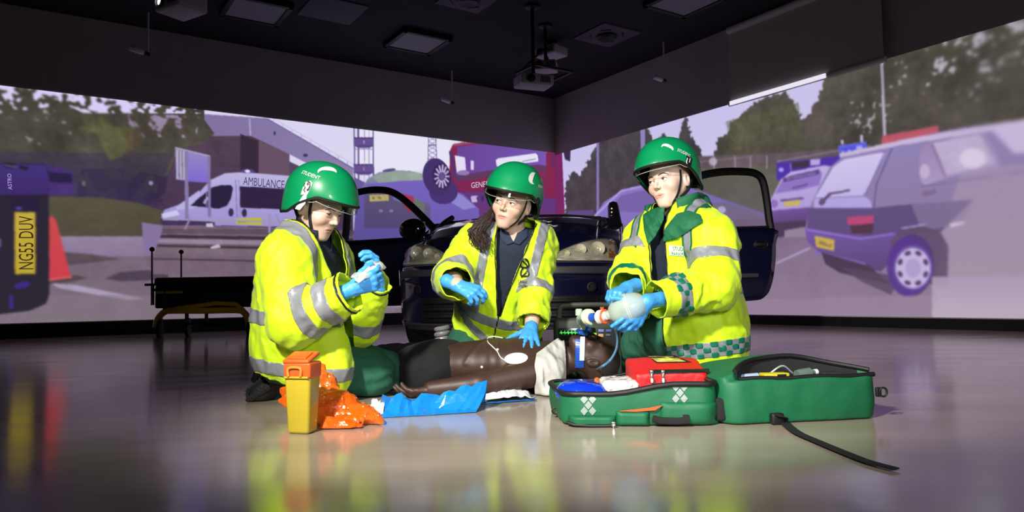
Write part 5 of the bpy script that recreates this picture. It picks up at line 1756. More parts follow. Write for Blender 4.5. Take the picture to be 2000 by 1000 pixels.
patch('reflective_brace', v, q, mn(.024 - np.abs(la + .125), onT + .03, h - .14), .0026, m_band, jk, .0015, nr)
patch('reflective_brace', v, q, mn(.024 - np.abs(la - .125), onT + .03, h - .14), .0026, m_band, jk, .0015, nr)
kk = keep1(v)
patch('piping', v, q, mn(.006 - np.minimum(np.abs(jopen(v)), 1), fr), .003, m_black, jk, .003, nr)
ln = np.linalg.norm(B1.arm[-1][2] - B1.arm[-1][1]); patch('cuff_piping', v, q, mn(.0035 - np.abs(ln - .012 - faR), own(aR, aL)), .003, m_black, jk, .003, nr)
ln = np.linalg.norm(B1.arm[1][2] - B1.arm[1][1]); patch('cuff_piping', v, q, mn(.0035 - np.abs(ln - .012 - faL), own(aL, aR)), .003, m_black, jk, .003, nr)
# trousers and boots
kn, kf = onfloor(748, 775), onfloor(778, 760)
knR = V(kn[0] - .055, kn[1] + .03, .085); knL = V(kf[0] - .06, kf[1] - .06, .085)
hpR = B1.H - B1.l * .095 + V(-.02, 0, -.05); hpL = B1.H + B1.l * .095 + V(-.02, 0, -.05)
anR = onfloor(545, 775) + V(.05, .06, .075); anL = onfloor(520, 750) + V(.02, .04, .08)
legs(P1, [([hpR, knR, anR], (.10, .092, .056)), ([hpL, knL, anL], (.10, .088, .056))], (B1.H + V(.0, 0, -.04), (.11, .14, .10)), m_green, amp=.007)
boot(P1, anR + V(-.03, -.01, .0), onfloor(545, 786) + V(.02, .05, .145), onfloor(480, 786) + V(-.012, .03, .02), (-.62, -.55, .55))
boot(P1, anL, onfloor(520, 756) + V(-.01, .07, .17), onfloor(484, 756) + V(.0, .05, .025), (-.75, -.3, .55))
# hands and packet
glove('glove', P1, W(688, 565, 2.60), (.90, .10, .34), (.15, -.92, -.3), False, (30, 40, 46, 52), thumb_out=34, size=.95)
glove('glove', P1, W(737, 548, 2.84), (.02, -.42, .90), (.86, .36, .1), True, (38, 40, 42, 46), thumb_out=30)
pk = empty('clear_packet', W(714, 532, 2.66), 'small clear plastic packet held in blue gloves', 'packet')
a_, b_ = W(694, 547, 2.55), W(745, 514, 2.66)
ax = unit(b_ - a_); sd = unit(np.cross(ax, (.2, -.6, .75))); nn = np.cross(ax, sd)
vv = []; ff = []
for i in range(13):
    for j in range(7):
        t, s_ = i / 12, j / 6 - .5
        vv.append(a_ + (b_ - a_) * t + sd * s_ * (.045 + .006 * math.sin(t * 9)) + nn * (.006 * math.sin(t * 11 + s_ * 7) + .004 * math.cos(s_ * 17 + t * 5)))
for i in range(12):
    for j in range(6):
        ff.append((i * 7 + j, (i + 1) * 7 + j, (i + 1) * 7 + j + 1, i * 7 + j + 1))
m_clear = mat('clear crinkled film', (214, 214, 204), .12, alpha=.5, spec=.8, bump=.5, bscale=60)
o = mesh_obj('film', vv, ff, m_clear, pk); solid(o, .002, 0)
mb = MB(); mb.box((a_ + b_) / 2 + nn * .001, (.085, .024, .006), np.stack([ax, sd, nn], 1), .002); mb.build('dressing', mat('white dressing', (226, 224, 214), .7), pk)

# ================================================================== person in the middle: leans over the casualty, hand on the chest
P2 = empty('person', onfloor(960, 732), 'person with long dark hair in hi-vis jacket, kneeling behind manikin, hand on its chest', 'person', 'kneeling people in hi-vis')
H2 = Head(W(1001, 397, 3.24), (-.36, -.92, -.06), (.25, -.05, .96))
B2 = Body(W(1008, 462, 3.31), W(972, 634, 3.52), (-.12, -.93, -.3),
          armR=[W(928, 478, 3.36), W(884, 545, 3.24), W(891, 554, 3.03)],
          armL=[W(1046, 474, 3.36), W(1047, 560, 3.28), W(1039, 631, 3.165)], wid=1.0,
          rs={-1: (.078, .078, .058), 1: (.072, .064, .056)})
ev, eq = nets(lambda P: np.minimum(cap(P, B2.arm[-1][1], B2.arm[-1][2] + unit(B2.arm[-1][2] - B2.arm[-1][1]) * .03, .045, .031), cap(P, B2.arm[1][1], B2.arm[1][2] + unit(B2.arm[1][2] - B2.arm[1][1]) * .03, .045, .031)),
              np.min([B2.arm[1][1], B2.arm[1][2], B2.arm[-1][1], B2.arm[-1][2]], 0) - .09, np.max([B2.arm[1][1], B2.arm[1][2], B2.arm[-1][1], B2.arm[-1][2]], 0) + .09, .006)
build_head(P2, H2, B2.N - B2.u * .02 + B2.f * .005, (216, 178, 156), (190, 118, 108), (52, 36, 28), (-.75, -.6, .05), extra=(ev, eq))
HM2 = Helmet(H2, tilt=math.radians(2))
hm2 = build_helmet(P2, HM2, STR, text_at=(1056, 364), text_rot=-4, cres=((1045, 350), 60, (.06, .055), 1), tsize=(.055, .013), visor_drop=.034)
mb = MB(); mb.lathe([(.016, 0), (.016, .006), (.010, .010)], HM2.pt(math.radians(78), math.radians(98)), unit(HM2.pt(math.radians(78), math.radians(98)) - H2.O), 16); mb.build('visor_pivot', m_black, hm2)
sdf_obj('shirt', lambda P: np.maximum(B2.torso(P, -.008), -.03 - (P - B2.H) @ B2.u), *B2.bounds(.05), .011, m_navy, P2)
fs2 = lambda P: np.maximum(B2.torso(P, -.008), -.03 - (P - B2.H) @ B2.u)
wrap_poly('open_neck', fs2, [(990, 452), (1014, 449), (1003, 472)], mat('bare neck skin', (206, 166, 144), .5), P2, 2.7, .003, .002)
m_collar = mat('navy collar fabric', (34, 46, 68), .85, bump=.25, bscale=60)
wrap_poly('collar_flap', fs2, [(974, 450), (990, 446), (1003, 474), (990, 478), (978, 466)], m_collar, P2, 2.7, .007, .004)
wrap_poly('collar_flap', fs2, [(1014, 446), (1030, 444), (1030, 462), (1014, 478), (1003, 474)], m_collar, P2, 2.7, .007, .004)
fj2 = B2.jacket(.020, .011, 5.0)
v, q = nets(fj2, *B2.bounds(), .0075); v = relax(v, q, 1)
def open2(P):
    h, la, fr = B2.tc(P)
    L = B2.L
    wl = np.interp(h, (.05, .12, .25, L - .02, L + .1), (-.002, .002, .025, .078, .10))
    wr = np.interp(h, (.05, .12, .25, L - .02, L + .1), (-.002, .002, .022, .055, .075))
    c = np.interp(h, (-.1, .15, .25, L), (.005, .008, .0, -.02))
    s_ = np.where(la > c, la - c - wl, c - la - wr)
    ad = np.minimum(B2.armd(P, 1), B2.armd(P, -1))
    return np.where((fr > 0) & (h > .02), np.maximum(s_, (B2.torso(P, .03) - ad) * 3), 1.0)
def neck2(P):
    h, la, fr = B2.tc(P)
    return np.where(h > B2.L - .06, np.sqrt(la ** 2 + (fr - .01) ** 2) - .078, .05)
hem2 = lambda P: (lambda h, la, fr: h + .085 + .03 * np.clip(-la / .15, -1, 1))(*B2.tc(P))
v, q = clip(v, q, mn(hem2(v), open2(v), neck2(v), jcuff(B2, v, -.01, -.01)))
jk = mesh_obj('jacket', v, q, m_hv, P2); solid(jk, .004)
nr = vnorm(v, q); h, la, fr = B2.tc(v); tD = B2.torso(v, .022); aR = B2.armd(v, -1); aL = B2.armd(v, 1)
onT = np.minimum(aR, aL) - tD; faR, uaR = B2.ft(v, -1); faL, uaL = B2.ft(v, 1)
patch('reflective_band', v, q, mn(.024 - np.abs(h - .105), onT + .005), .0022, m_band, jk, .0015, nr)
patch('reflective_band', v, q, mn(.024 - np.abs(h - .0 - .5 * np.clip(-la - .02, 0, .2)), onT + .005, -la + .02), .0022, m_band, jk, .0015, nr)
patch('reflective_band', v, q, mn(.022 - np.abs(faL - .03), own(aL, aR), B2.fo(v, 1) + .03), .0022, m_band, jk, .0015, nr)
patch('reflective_band', v, q, mn(.020 - np.abs(faR - .05), own(aR, aL), B2.fo(v, -1) + .03), .0022, m_band, jk, .0015, nr)
for s_ in (-1, 1):
    patch('reflective_brace', v, q, mn(.021 - np.abs(la - s_ * (.118 - .05 * np.clip(.3 - h, 0, 1))), onT + .03, h - .12), .0026, m_band, jk, .0015, nr)
cc_ = np.interp(h, (-.1, .15, .25, B2.L), (.005, .008, .0, -.02))
patch('zip', v, q, mn(.0035 - np.abs(la - cc_), fr, .16 - h, onT), .0032, m_black, jk, .003, nr)
patch('piping', v, q, mn(.004 - np.abs(open2(v)), fr, h - .14), .003, m_black, jk, .003, nr)
patch('cuff', v, q, mn(.028 - np.abs(np.linalg.norm(B2.arm[1][2] - B2.arm[1][1]) - .038 - faL), own(aL, aR)), .006, m_hv, jk, .004, nr)
# printed knot emblem and two short lines of lettering on the left panel
th_ = np.linspace(0, 2 * math.pi, 40)
for (cx, cy, rx, ry) in ((1025, 516, 8, 8.5), (1025, 533, 8, 8.5)):
    sv, sf = strip2d([(rx * math.cos(t), -ry * math.sin(t) + 2 * math.cos(2 * t)) for t in th_], 3.2)
    wrap_marks('emblem', fj2, sv, sf, (cx, cy), (1, 0), (0, 1), m_dark, jk, 2.7, .0065)
for (p, q_) in (((1019, 508), (1032, 524)), ((1032, 524), (1018, 542))):
    sv, sf = strip2d([p, ((p[0] + q_[0]) / 2 + 2, (p[1] + q_[1]) / 2), q_], 3.0); wrap_marks('emblem', fj2, sv, sf, (0, 0), (1, 0), (0, 1), m_dark, jk, 2.7, .0065)
for txt, c, wd in (('Univer', (1021, 550), 18), ('Staffo', (1021, 558), 18)):
    tv, tf = unit_text(txt); wrap_marks('lettering', fj2, tv, tf, c, (wd, 2), (0, -7), m_dark, jk, 2.7, .0065)
# trousers
k1, k2 = V(-.27, 3.42, .085), V(.03, 3.42, .085)
legs(P2, [([B2.H - B2.l * .1 + V(0, .03, -.06), k1, k1 + V(0, .42, -.02)], (.12, .092, .062)), ([B2.H + B2.l * .1 + V(0, .03, -.06), k2, k2 + V(.0, .42, -.02)], (.12, .092, .062))], (B2.H + V(0, .05, -.06), (.18, .15, .14)), m_green)
for k_ in (k1, k2):
    boot(P2, k_ + V(0, .43, -.01), k_ + V(0, .45, .07), k_ + V(0, .56, -.06), (0, .75, .6))
glove('glove', P2, W(893, 557, 3.0), (.80, -.42, -.34), (.1, -.72, .62), False, (34, 38, 44, 52), thumb_out=35, spread=7)
glove('glove', P2, W(1037, 641, 3.13), (-.12, -.86, -.42), (0, -.42, .90), True, (3, 3, 3, 3), thumb=(10, 6), thumb_out=55, spread=11, size=1.0)
# long dark curls over the right shoulder
hv = MB()
rnd = random.Random(5)
for i in range(85):
    a = rnd.random(); b_ = rnd.random()
    p0 = H2.wld((-.05 + .07 * b_, -.070 - .01 * b_, -.03 + .02 * a))
    p1 = W(958 - 20 * a + 6 * b_, 425 + 8 * b_, 3.27 - .05 * b_)
    p2 = W(938 - 26 * a + 18 * b_, 446 + 10 * a, 3.235 - .05 * b_)
    p3 = W(938 - 8 * a + 24 * b_, 468 + 22 * a, 3.20 - .04 * b_)
    pts = bez([p0, p1, p2, p3], 9)
    ph, am, fq = rnd.uniform(0, 6), rnd.uniform(.003, .009), rnd.uniform(1.5, 3.2)
    pts = [p + np.array((math.sin(ph + k * .35 * fq), math.cos(ph + k * .35 * fq), .5 * math.sin(ph * 2 + k * .3 * fq))) * am * min(k / 6, 1) for k, p in enumerate(pts)]
    hv.tube(pts, [.0042 * (1 - .75 * (k / len(pts)) ** 2) for k in range(len(pts))], 5)
hv.build('hair', mat('dark brown hair', (44, 29, 22), .6, var=.35, vscale=30), P2)

# ================================================================== person on the right: squeezes the resuscitation bag
P3 = empty('person', onfloor(1340, 735), 'kneeling person in green collared hi-vis coat on the right, squeezing breathing bag', 'person', 'kneeling people in hi-vis')
H3 = Head(W(1308, 354, 3.04), (-.72, -.67, -.06), (-.18, .0, .98))
B3 = Body(W(1322, 424, 3.08), W(1358, 655, 3.06), (-.72, -.68, 0),
          armR=[W(1262, 470, 3.18), W(1228, 545, 3.04), W(1226, 561, 2.86)],
          armL=[W(1392, 470, 2.90), W(1396, 560, 2.80), W(1280, 586, 2.70)], wid=1.02,
          rs={-1: (.08, .072, .055), 1: (.086, .082, .056)})
B3.parts.append((B3.H - B3.u * .07, (.13, .155, .24)))
build_head(P3, H3, B3.N - B3.u * .02 + B3.f * .01, (222, 188, 170), (200, 140, 130), (70, 48, 36), (-.9, -.42, .02), iris=(86, 92, 84))
HM3 = Helmet(H3, tilt=math.radians(3))
hm3 = build_helmet(P3, HM3, STR, text_at=(1336, 299), text_rot=-22, cres=((1304, 290), -38, (.05, .035), 1), tsize=(.07, .015), visor_drop=.022)
_sv = np.array([(-.5, -.5), (.5, -.5), (.5, .5), (-.5, .5)]); HM3.mark('badge', _sv, [(0, 1, 2, 3)], (1344, 314), -18, (.034, .04), m_dark, hm3)
_sv, _sf = strip2d([(-.15, .4), (-.2, -.2), (0, -.4)], .16); HM3.mark('emblem', _sv, _sf, (1342, 314), -18, (.03, .034), m_white, hm3, off=.003)
_sv, _sf = strip2d([(.12, .4), (.1, -.2)], .14); HM3.mark('emblem', _sv, _sf, (1344, 314), -18, (.03, .034), m_white, hm3, off=.003)
sdf_obj('shirt', lambda P: np.maximum(B3.torso(P, -.010), -.03 - (P - B3.H) @ B3.u), *B3.bounds(.05), .011, m_navy, P3)
collar(P3, 'shirt_collar', B3, .064, .05, 22, 22, m_navy, flare=.015)
fj3 = B3.jacket(.026, .011, 9.0)
v, q = nets(fj3, *B3.bounds(), .0075); v = relax(v, q, 1)
def open3(P):
    h, la, fr = B3.tc(P)
    L = B3.L
    w = np.interp(h, (-.2, 0, .2, L - .05, L + .1), (.07, .06, .034, .040, .06))
    c = np.interp(h, (-.1, .05, .22, L), (-.10, -.085, -.012, -.01))
    ad = np.minimum(B3.armd(P, 1), B3.armd(P, -1))
    return np.where((fr > 0), np.maximum(np.maximum(la - c - w, c - w - .22 * np.clip((.10 - h) / .05, 0, 1) - la), (B3.torso(P, .03) - ad) * 3), 1.0)
def neck3(P):
    h, la, fr = B3.tc(P)
    return np.where(h > B3.L - .06, np.sqrt(la ** 2 + (fr - .01) ** 2) - .070, .05)
hem3 = lambda P: (lambda h, la, fr: h + .125)(*B3.tc(P))
keep3 = lambda P: mn(hem3(P), open3(P), neck3(P), jcuff(B3, P))
v, q = clip(v, q, keep3(v))
jk = mesh_obj('jacket', v, q, m_hv, P3); solid(jk, .004)
nr = vnorm(v, q); h, la, fr = B3.tc(v); tD = B3.torso(v, .026); aR = B3.armd(v, -1); aL = B3.armd(v, 1)
onT = np.minimum(aR, aL) - tD; faR, uaR = B3.ft(v, -1); faL, uaL = B3.ft(v, 1)
own3 = lambda d, o: np.minimum(o, tD + .01) - d
patch('reflective_band', v, q, mn(.025 - np.abs(h - .175), onT + .005, fr + .4), .0024, m_band, jk, .0015, nr)
patch('reflective_band', v, q, mn(.025 - np.abs(uaL - .105), own3(aL, aR), .1 - faL), .0024, m_band, jk, .0015, nr)
patch('reflective_band', v, q, mn(.022 - np.abs(uaR - .11), own3(aR, aL), .05 - faR), .0024, m_band, jk, .0015, nr)
for s_ in (-1, 1):
    patch('green_brace', v, q, mn(.026 - np.abs(la - s_ * .135), onT + .03, h - .26, fr + .02), .0022, m_jgreen, jk, .0015, nr)
    patch('reflective_brace', v, q, mn(.016 - np.abs(la - s_ * .135), onT + .03, h - .26, fr + .02), .003, m_band, jk, .0015, nr)
patch('piping', v, q, mn(.005 - np.abs(open3(v)), fr), .003, m_black, jk, .003, nr)
hb = patch('check_band', v, q, mn(.030 - np.abs(h + .055), onT + .01), .0022, m_band, jk, .0015, nr)
cb = patch('cuff_check_band', v, q, mn(.026 - np.abs(faL - .19), own3(aL, aR), B3.fo(v, 1)), .0022, m_band, jk, .0015, nr)
patch('cuff_check_band', v, q, mn(.022 - np.abs(faR - .10), own3(aR, aL), B3.fo(v, -1)), .0022, m_check, jk, .0015, nr)
ang = np.arctan2(la, fr)
# green squares of the check tapes
def checks(parent, a_arc, row, n_rows, size, own_s, kmin, kmax):
    for k in range(kmin, kmax):
        for r in range(n_rows):
            if (k + r) % 2: continue
            patch('check_square', v, q, mn(size / 2 - np.abs(a_arc - (k + .5) * size), .0105 - np.abs(row - (-.021 + .021 * r) * 1.0), own_s), .0042, m_check, parent, .001, nr)
arc = ang * .19
checks(hb, arc, h + .055, 3, .026, mn(onT + .01, .5 + 0 * h), -20, 21)
a3, b3 = B3.arm[1][1], B3.arm[1][2]; fx = unit(b3 - a3); e1 = unit(np.cross(fx, (0, 0, 1))); e2 = np.cross(e1, fx)
qq = v - a3; an = np.arctan2(qq @ e2, qq @ e1) * .062
checks(cb, an, (faL - .19), 3, .02, own3(aL, aR), -9, 10)
# chest badge
tv, tf = unit_text('STUDENT'); 
sv = np.array([(-.5, -.5), (.5, -.5), (.5, .5), (-.5, .5)])
sv = np.array([(i / 6 - .5, j / 3 - .5) for i in range(7) for j in range(4)]); sf = [(i * 4 + j, (i + 1) * 4 + j, (i + 1) * 4 + j + 1, i * 4 + j + 1) for i in range(6) for j in range(3)]
wrap_marks('name_badge', fj3, sv, sf, (1321, 490), (28, 2), (-2, -20), mat('pale badge', (206, 224, 196), .6), jk, 2.4, .004)
tv, tf = unit_text('STUD'); wrap_marks('lettering', fj3, tv, tf, (1324, 486), (20, 1.5), (-1, -8), m_check, jk, 2.4, .0055)
tv, tf = unit_text('PARAM'); wrap_marks('lettering', fj3, tv, tf, (1323, 496), (22, 1.5), (-1, -7), m_check, jk, 2.4, .0055)
# big green collar, hood rolled behind the neck
collar(P3, 'collar', B3, .084, .10, 34, 40, m_jgreen, flare=.03, drop=.05, lapel=.02, fwd_shift=.0)
wrap_poly('lapel', fj3, [(1256, 420), (1276, 408), (1298, 402), (1296, 430), (1280, 462), (1266, 478), (1259, 452)], m_jgreen, P3, 2.4, .010, .005, bulge=.008)
wrap_poly('lapel', fj3, [(1322, 418), (1345, 412), (1368, 420), (1372, 434), (1346, 450), (1322, 466), (1295, 472), (1300, 446)], m_jgreen, P3, 2.4, .012, .005, bulge=.008)
def hood(P):
    q = (P - (B3.N - B3.f * .10 + B3.u * .035)) @ B3.R
    a = np.sqrt(((np.sqrt(q[:, 0] ** 2 * 1.6 + q[:, 1] ** 2) - .062)) ** 2 + (q[:, 2] * .8) ** 2) - .042
    return a - .007 * (1 - 2 * np.abs(perlin(P * 22)))
sdf_obj('hood', hood, B3.N - .2, B3.N + .2, .006, m_jgreen, P3)
# legs
k1 = onfloor(1184, 728) + V(.045, .05, .112); k2 = onfloor(1250, 712) + V(.0, .16, .10)
hl = B3.H + B3.l * .03 + B3.f * .05 + V(0, 0, .02); hr = B3.H - B3.l * .1 + B3.f * .05 + V(0, 0, .02)
aw = -np.array((-.93, -.36, 0))
legs(P3, [([hl, k1, k1 + aw * .40 + V(0, .02, -.02)], (.095, .106, .06)), ([hr, k2, k2 + aw * .4 + V(0, .02, -.02)], (.105, .098, .06))], (B3.H + B3.f * .01 + V(.0, .0, .03), (.12, .115, .14)), mat('mid green trouser fabric', (44, 108, 84), .85, bump=.35, bscale=30, var=.08), amp=.008)
for k_ in (k1, k2):
    boot(P3, k_ + aw * .42, k_ + aw * .45 + V(0, 0, .06), k_ + aw * .56 + V(0, 0, -.055), (.75, .3, .6))
g3, fg3 = glove('glove', P3, W(1264, 589, 2.655), (-.62, -.10, -.76), (.38, -.92, .05), True, (12, 24, 26, 28), thumb=(10, 10), thumb_out=62, spread=6, size=1.02, cuff_to=W(1300, 583, 2.715))
glove('glove', P3, W(1226, 563, 2.83), (-.70, -.66, -.20), (-.15, -.25, .95), False, (50, 52, 54, 56), thumb_out=22)
# ponytail down the back
hv = MB(); rnd = random.Random(11)
for i in range(60):
    a, b_ = rnd.random(), rnd.random()
    p0 = H3.wld((-.085, .03 * (a - .5), -.055 - .02 * b_))
    p1 = B3.N - B3.f * .15 + B3.u * (-.02) + B3.l * (.02 + .04 * a)
    p2 = B3.N - B3.f * (.205 + .01 * b_) - B3.u * .13 + B3.l * (.03 + .05 * a)
    p3 = B3.N - B3.f * (.235 + .03 * b_) - B3.u * (.20 + .06 * a) + B3.l * (.03 + .04 * a)
    hv.tube(bez([p0, p1, p2, p3], 6), [.004 - .0034 * (k / 18) ** 2 for k in range(19)], 5)
hv.build('hair', mat('brown hair', (84, 56, 38), .45, var=.3, vscale=30), P3)

# ================================================================== the casualty: dark brown training manikin on its back
MK = empty('manikin', onfloor(960, 752), 'dark brown training manikin lying on its back in black shorts', 'manikin')
HMK = Head(W(1158, 698, 3.06), (.16, -.10, .97), (.98, .06, -.16), .93)
nk = W(1100, 705, 3.09)
ch_, ab_, pv_ = W(1010, 707, 3.11), W(925, 712, 3.14), W(848, 716, 3.18)
shN, shF = W(1068, 724, 2.95), W(1075, 712, 3.28)
arN = [shN, V(*W(935, 746, 2.865)), V(*W(842, 757, 2.87))]
arN[1][2] = .052; arN[2][2] = .036
arF = [shF, shF + V(-.30, .05, -.06), shF + V(-.56, .02, -.07)]
hipN, hipF = pv_ + V(0, -.085, -.01), pv_ + V(0, .085, -.01)
lgN = [hipN, V(-.72, 3.42, .085), V(-1.06, 3.62, .065)]
lgF = [hipF, V(-.66, 3.60, .085), V(-.98, 3.84, .065)]
Rk = frame((-1, .08, 0))
def mk_body(P):
    d = ell(P, ch_, (.20, .172, .106), Rk)
    d = smin(d, ell(P, ab_, (.20, .150, .102), Rk), .06)
    d = smin(d, ell(P, pv_, (.15, .160, .105), Rk), .05)
    d = smin(d, chain(P, [shN + V(-.01, .05, 0), nk + V(-.03, 0, 0), shF + V(-.01, -.05, 0)], (.062, .075, .062)), .05)
    # rib arch, navel, chest plates
    q = (P - ch_) @ Rk
    rib = .005 * np.exp(-((q[:, 0] - .13 - .5 * q[:, 1] ** 2 * 8) / .012) ** 2) * (q[:, 2] > 0)
    d = d - rib + .006 * np.exp(-(q[:, 1] / .012) ** 2) * (q[:, 2] > .04) * (q[:, 0] > -.12)
    pec = np.minimum(np.sqrt((q[:, 0] + .02) ** 2 * .8 + (np.abs(q[:, 1]) - .075) ** 2), .1)
    d = d - .010 * np.exp(-(pec / .055) ** 2) * (q[:, 2] > 0)
    d = d - .0035 * np.sin(q[:, 0] * 140) * np.exp(-((q[:, 0] - .07) / .05) ** 2) * np.exp(-((np.abs(q[:, 1]) - .10) / .06) ** 2)
    d = smin(d, chain(P, arN, (.060, .046, .034), .02), .03)
    d = smin(d, chain(P, arF, (.060, .046, .034), .02), .03)
    for lg in (lgN, lgF):
        d = smin(d, chain(P, lg, (.095, .062, .042), .02), .03)
        d = smin(d, cap(P, lg[2] + V(-.03, 0, 0), lg[2] + V(-.05, -.02, .13), .040, .032), .02)
    return smax(d, .004 - P[:, 2], .01)
nkl = HMK.loc(nk[None])[0]
def mk_f(P):
    d = mk_body(P)
    near = np.linalg.norm(P - HMK.O, axis=1) < .30
    if near.any():
        d[near] = smin(d[near], HMK.f(HMK.loc(P[near]), nkl) * .93, .012)
    return smax(d, .003 - P[:, 2], .004)
lo, hi = V(-1.2, 2.74, -.02), V(.50, 4.0, .34)
v, q = nets(mk_f, lo, hi, .007); 
hd = HMK.O
near_h = v[:, 0] > nk[0] + .02
# body at 7 mm, head again at 2.5 mm in the same mesh
vb, qb = clip(v, q, (nk[0] + .03) - v[:, 0])
vb2 = relax(vb, qb, 1)
fh = lambda P: mk_f(P)
vh, qh = nets(fh, V(nk[0] + .0, HMK.O[1] - .13, -.01), V(HMK.O[0] + .16, HMK.O[1] + .13, .29), .0024)
vh, qh = clip(vh, qh, vh[:, 0] - nk[0] - .02)
m_mk = mat('brown manikin vinyl', (62, 41, 33), .5, var=.12, vscale=14, bump=.05, bscale=60)
mesh_obj('body', np.concatenate([vb2, vh]), np.concatenate([qb, qh + len(vb2)]), m_mk, MK)
glove('hand', MK, arN[2] + V(.01, 0, -.004), (-1, -.02, -.10), (0, -.25, -.95), False, (14, 16, 18, 22), thumb=(25, 5), thumb_out=30, spread=3, material=m_mk, cuff=.03)
# closed lids: small brown balls behind them
for sg in (-1, 1):
    mb = MB(); c = HMK.wld((.0775, sg * HMK.EY, 0)); mb.lathe([(.0135 * math.sin(t), -.0135 * math.cos(t)) for t in np.linspace(.05, math.pi - .05, 12)], c, HMK.R[:, 0], 16); mb.build('eyelid', m_mk, MK)
# short moulded hair
def mk_hair(P):
    q = HMK.loc(P)
    d = ell(q, (-.014, 0, .037), (.100, .078, .090)) * .93
    edge = q[:, 2] - .045 + np.clip(-q[:, 0], -.1, .02) * 1.1 + .3 * q[:, 0]
    return np.maximum(smax(d - .0015 - .001 * perlin(P * 260), -(edge) * .8, .006), .004 - P[:, 2])
sdf_obj('hair', mk_hair, HMK.O - .14, HMK.O + .16, .004, mat('black moulded hair', (28, 22, 20), .7, bump=.3, bscale=300), MK)
# shorts
def sh_f(P):
    d = ell(P, pv_ + V(.03, 0, 0), (.17, .172, .118), Rk)
    for lg in (lgN, lgF):
        k2 = lg[0] + (lg[1] - lg[0]) * .92
        d = smin(d, cap(P, lg[0], k2, .112, .088), .03)
    d = d - .006 * (1 - 2.2 * np.abs(perlin(P * np.array((9, 14, 14)))))
    d = np.maximum(d, (P[:, 0] - (pv_[0] + .115)))
    return smax(d, .003 - P[:, 2], .008)
v, q = nets(sh_f, V(-.95, 2.9, -.02), V(0, 3.85, .32), .009); v = relax(v, q, 1)
mesh_obj('shorts', v, q, mat('black shorts cloth', (13, 12, 13), .9, bump=.3, bscale=40), MK)
# white T-shirt cut open: yoke on chest and shoulder, sleeve hanging to the floor
def ts_f(P):
    d = mk_body(P) - .010
    d = smin(d, ell(P, shN + V(-.012, -.030, -.050), (.048, .036, .075)), .025)
    d = smin(d, ell(P, shN + V(.02, -.045, -.09), (.052, .045, .045)), .025)
    w = np.stack([P[:, 0] * 26 + P[:, 2] * 6, P[:, 1] * 10, P[:, 2] * 6], 1)
    d = d - .009 * (1 - 2.3 * np.abs(perlin(w))) - .003 * (1 - 2.3 * np.abs(perlin(w * 2.3)))
    return smax(d, .003 - P[:, 2], .006)
v, q = nets(ts_f, V(-.1, 2.78, -.01), V(.32, 3.42, .30), .0065); v = relax(v, q, 1)
px_ = proj(v)
x_lim = 1046 + 1.5 * np.clip(690 - px_[:, 1], 0, 30) + 1.5 * np.sin(px_[:, 1] * .13)
s_ = mn((px_[:, 0] - x_lim) * .0021, nk[0] + .005 - v[:, 0])
v, q = clip(v, q, s_)
o = mesh_obj('cut_shirt', v, q, mat('white cotton', (190, 188, 182), .85, bump=.35, bscale=45), MK); solid(o, .003)
# electrode pad, wire, chest stud
sv = np.array([(0, 0)] + [(.5 * r / 3 * math.cos(t), .5 * r / 3 * math.sin(t)) for r in (1, 2, 3) for t in np.linspace(0, 2 * math.pi, 20, endpoint=False)])
sf = [(0, 1 + k, 1 + (k + 1) % 20) for k in range(20)] + [(1 + r * 20 + k, 21 + r * 20 + k, 21 + r * 20 + (k + 1) % 20, 1 + r * 20 + (k + 1) % 20) for r in (0, 1) for k in range(20)]
m_pad = mat('white electrode pad', (222, 220, 214), .6)
pad = empty('electrode_pad', W(1006, 700, 3.0), 'white oval electrode pad with thin wire on the manikin chest', 'electrode pad')
wrap_marks('pad', mk_body, sv, sf, (1008, 700), (46, -5), (4, 22), m_pad, pad, 2.5, .004)
wp = []
for (px, py) in ((986, 704), (977, 697), (971, 686), (961, 676), (953, 668), (953, 660), (964, 657), (982, 660)):
    p, d = march(mk_body, px, py, 2.5); wp.append(p[0] - d[0] * .005)
mb = MB(); mb.tube(bez(wp, 6), .0022, 6); mb.build('wire', m_white, pad)
for (px, py) in ((941, 717), (972, 683)):
    p, d = march(mk_body, px, py, 2.5); mb = MB(); mb.lathe([(.006, 0), (.005, .003), (.002, .004)], p[0], -d[0], 12); mb.build('stud', m_chrome, MK)

# tube holder across the manikin's mouth
th = empty('tube_holder', HMK.wld((.1, 0, -.07)), 'blue and white airway tube holder strapped over the manikin mouth', 'tube holder')
m_blue = mat('royal blue plastic', (24, 78, 176), .35)
hf = lambda P: mk_f(P)
def strap(name, px, w, y0, y1, off, m, n=14):
    sv, sf = [], []
    ys = np.linspace(y0, y1, n)
    for i, y in enumerate(ys):
        for x in (-w / 2, w / 2): sv.append((px(y) + x, y))
    sf = [(2 * i, 2 * i + 1, 2 * i + 3, 2 * i + 2) for i in range(n - 1)]
    o = wrap_marks(name, hf, sv, sf, (0, 0), (1, 0), (0, 1), m, th, 2.6, off); solid(o, .003, 0); return o
strap('blue_strap', lambda y: 1133 + (y - 660) * -.02, 17, 662, 718, .004, m_blue)
strap('white_strap', lambda y: 1138 + (y - 660) * -.03, 9, 658, 704, .008, m_white)
mp_ = HMK.wld((.112, 0, -.066)); fwd = HMK.R[:, 0]
mb = MB(); mb.box(mp_ - fwd * .004, (.016, .075, .045), HMK.R, .007); mb.build('mouth_plate', m_blue, th)
for sg in (-1, 1):
    mb = MB(); mb.tube([mp_ + HMK.R @ V(.002, sg * .02, .015), mp_ + HMK.R @ V(.014, sg * .03, .02), mp_ + HMK.R @ V(.018, sg * .042, .026)], .006, 8); mb.build('side_clip', m_blue, th)

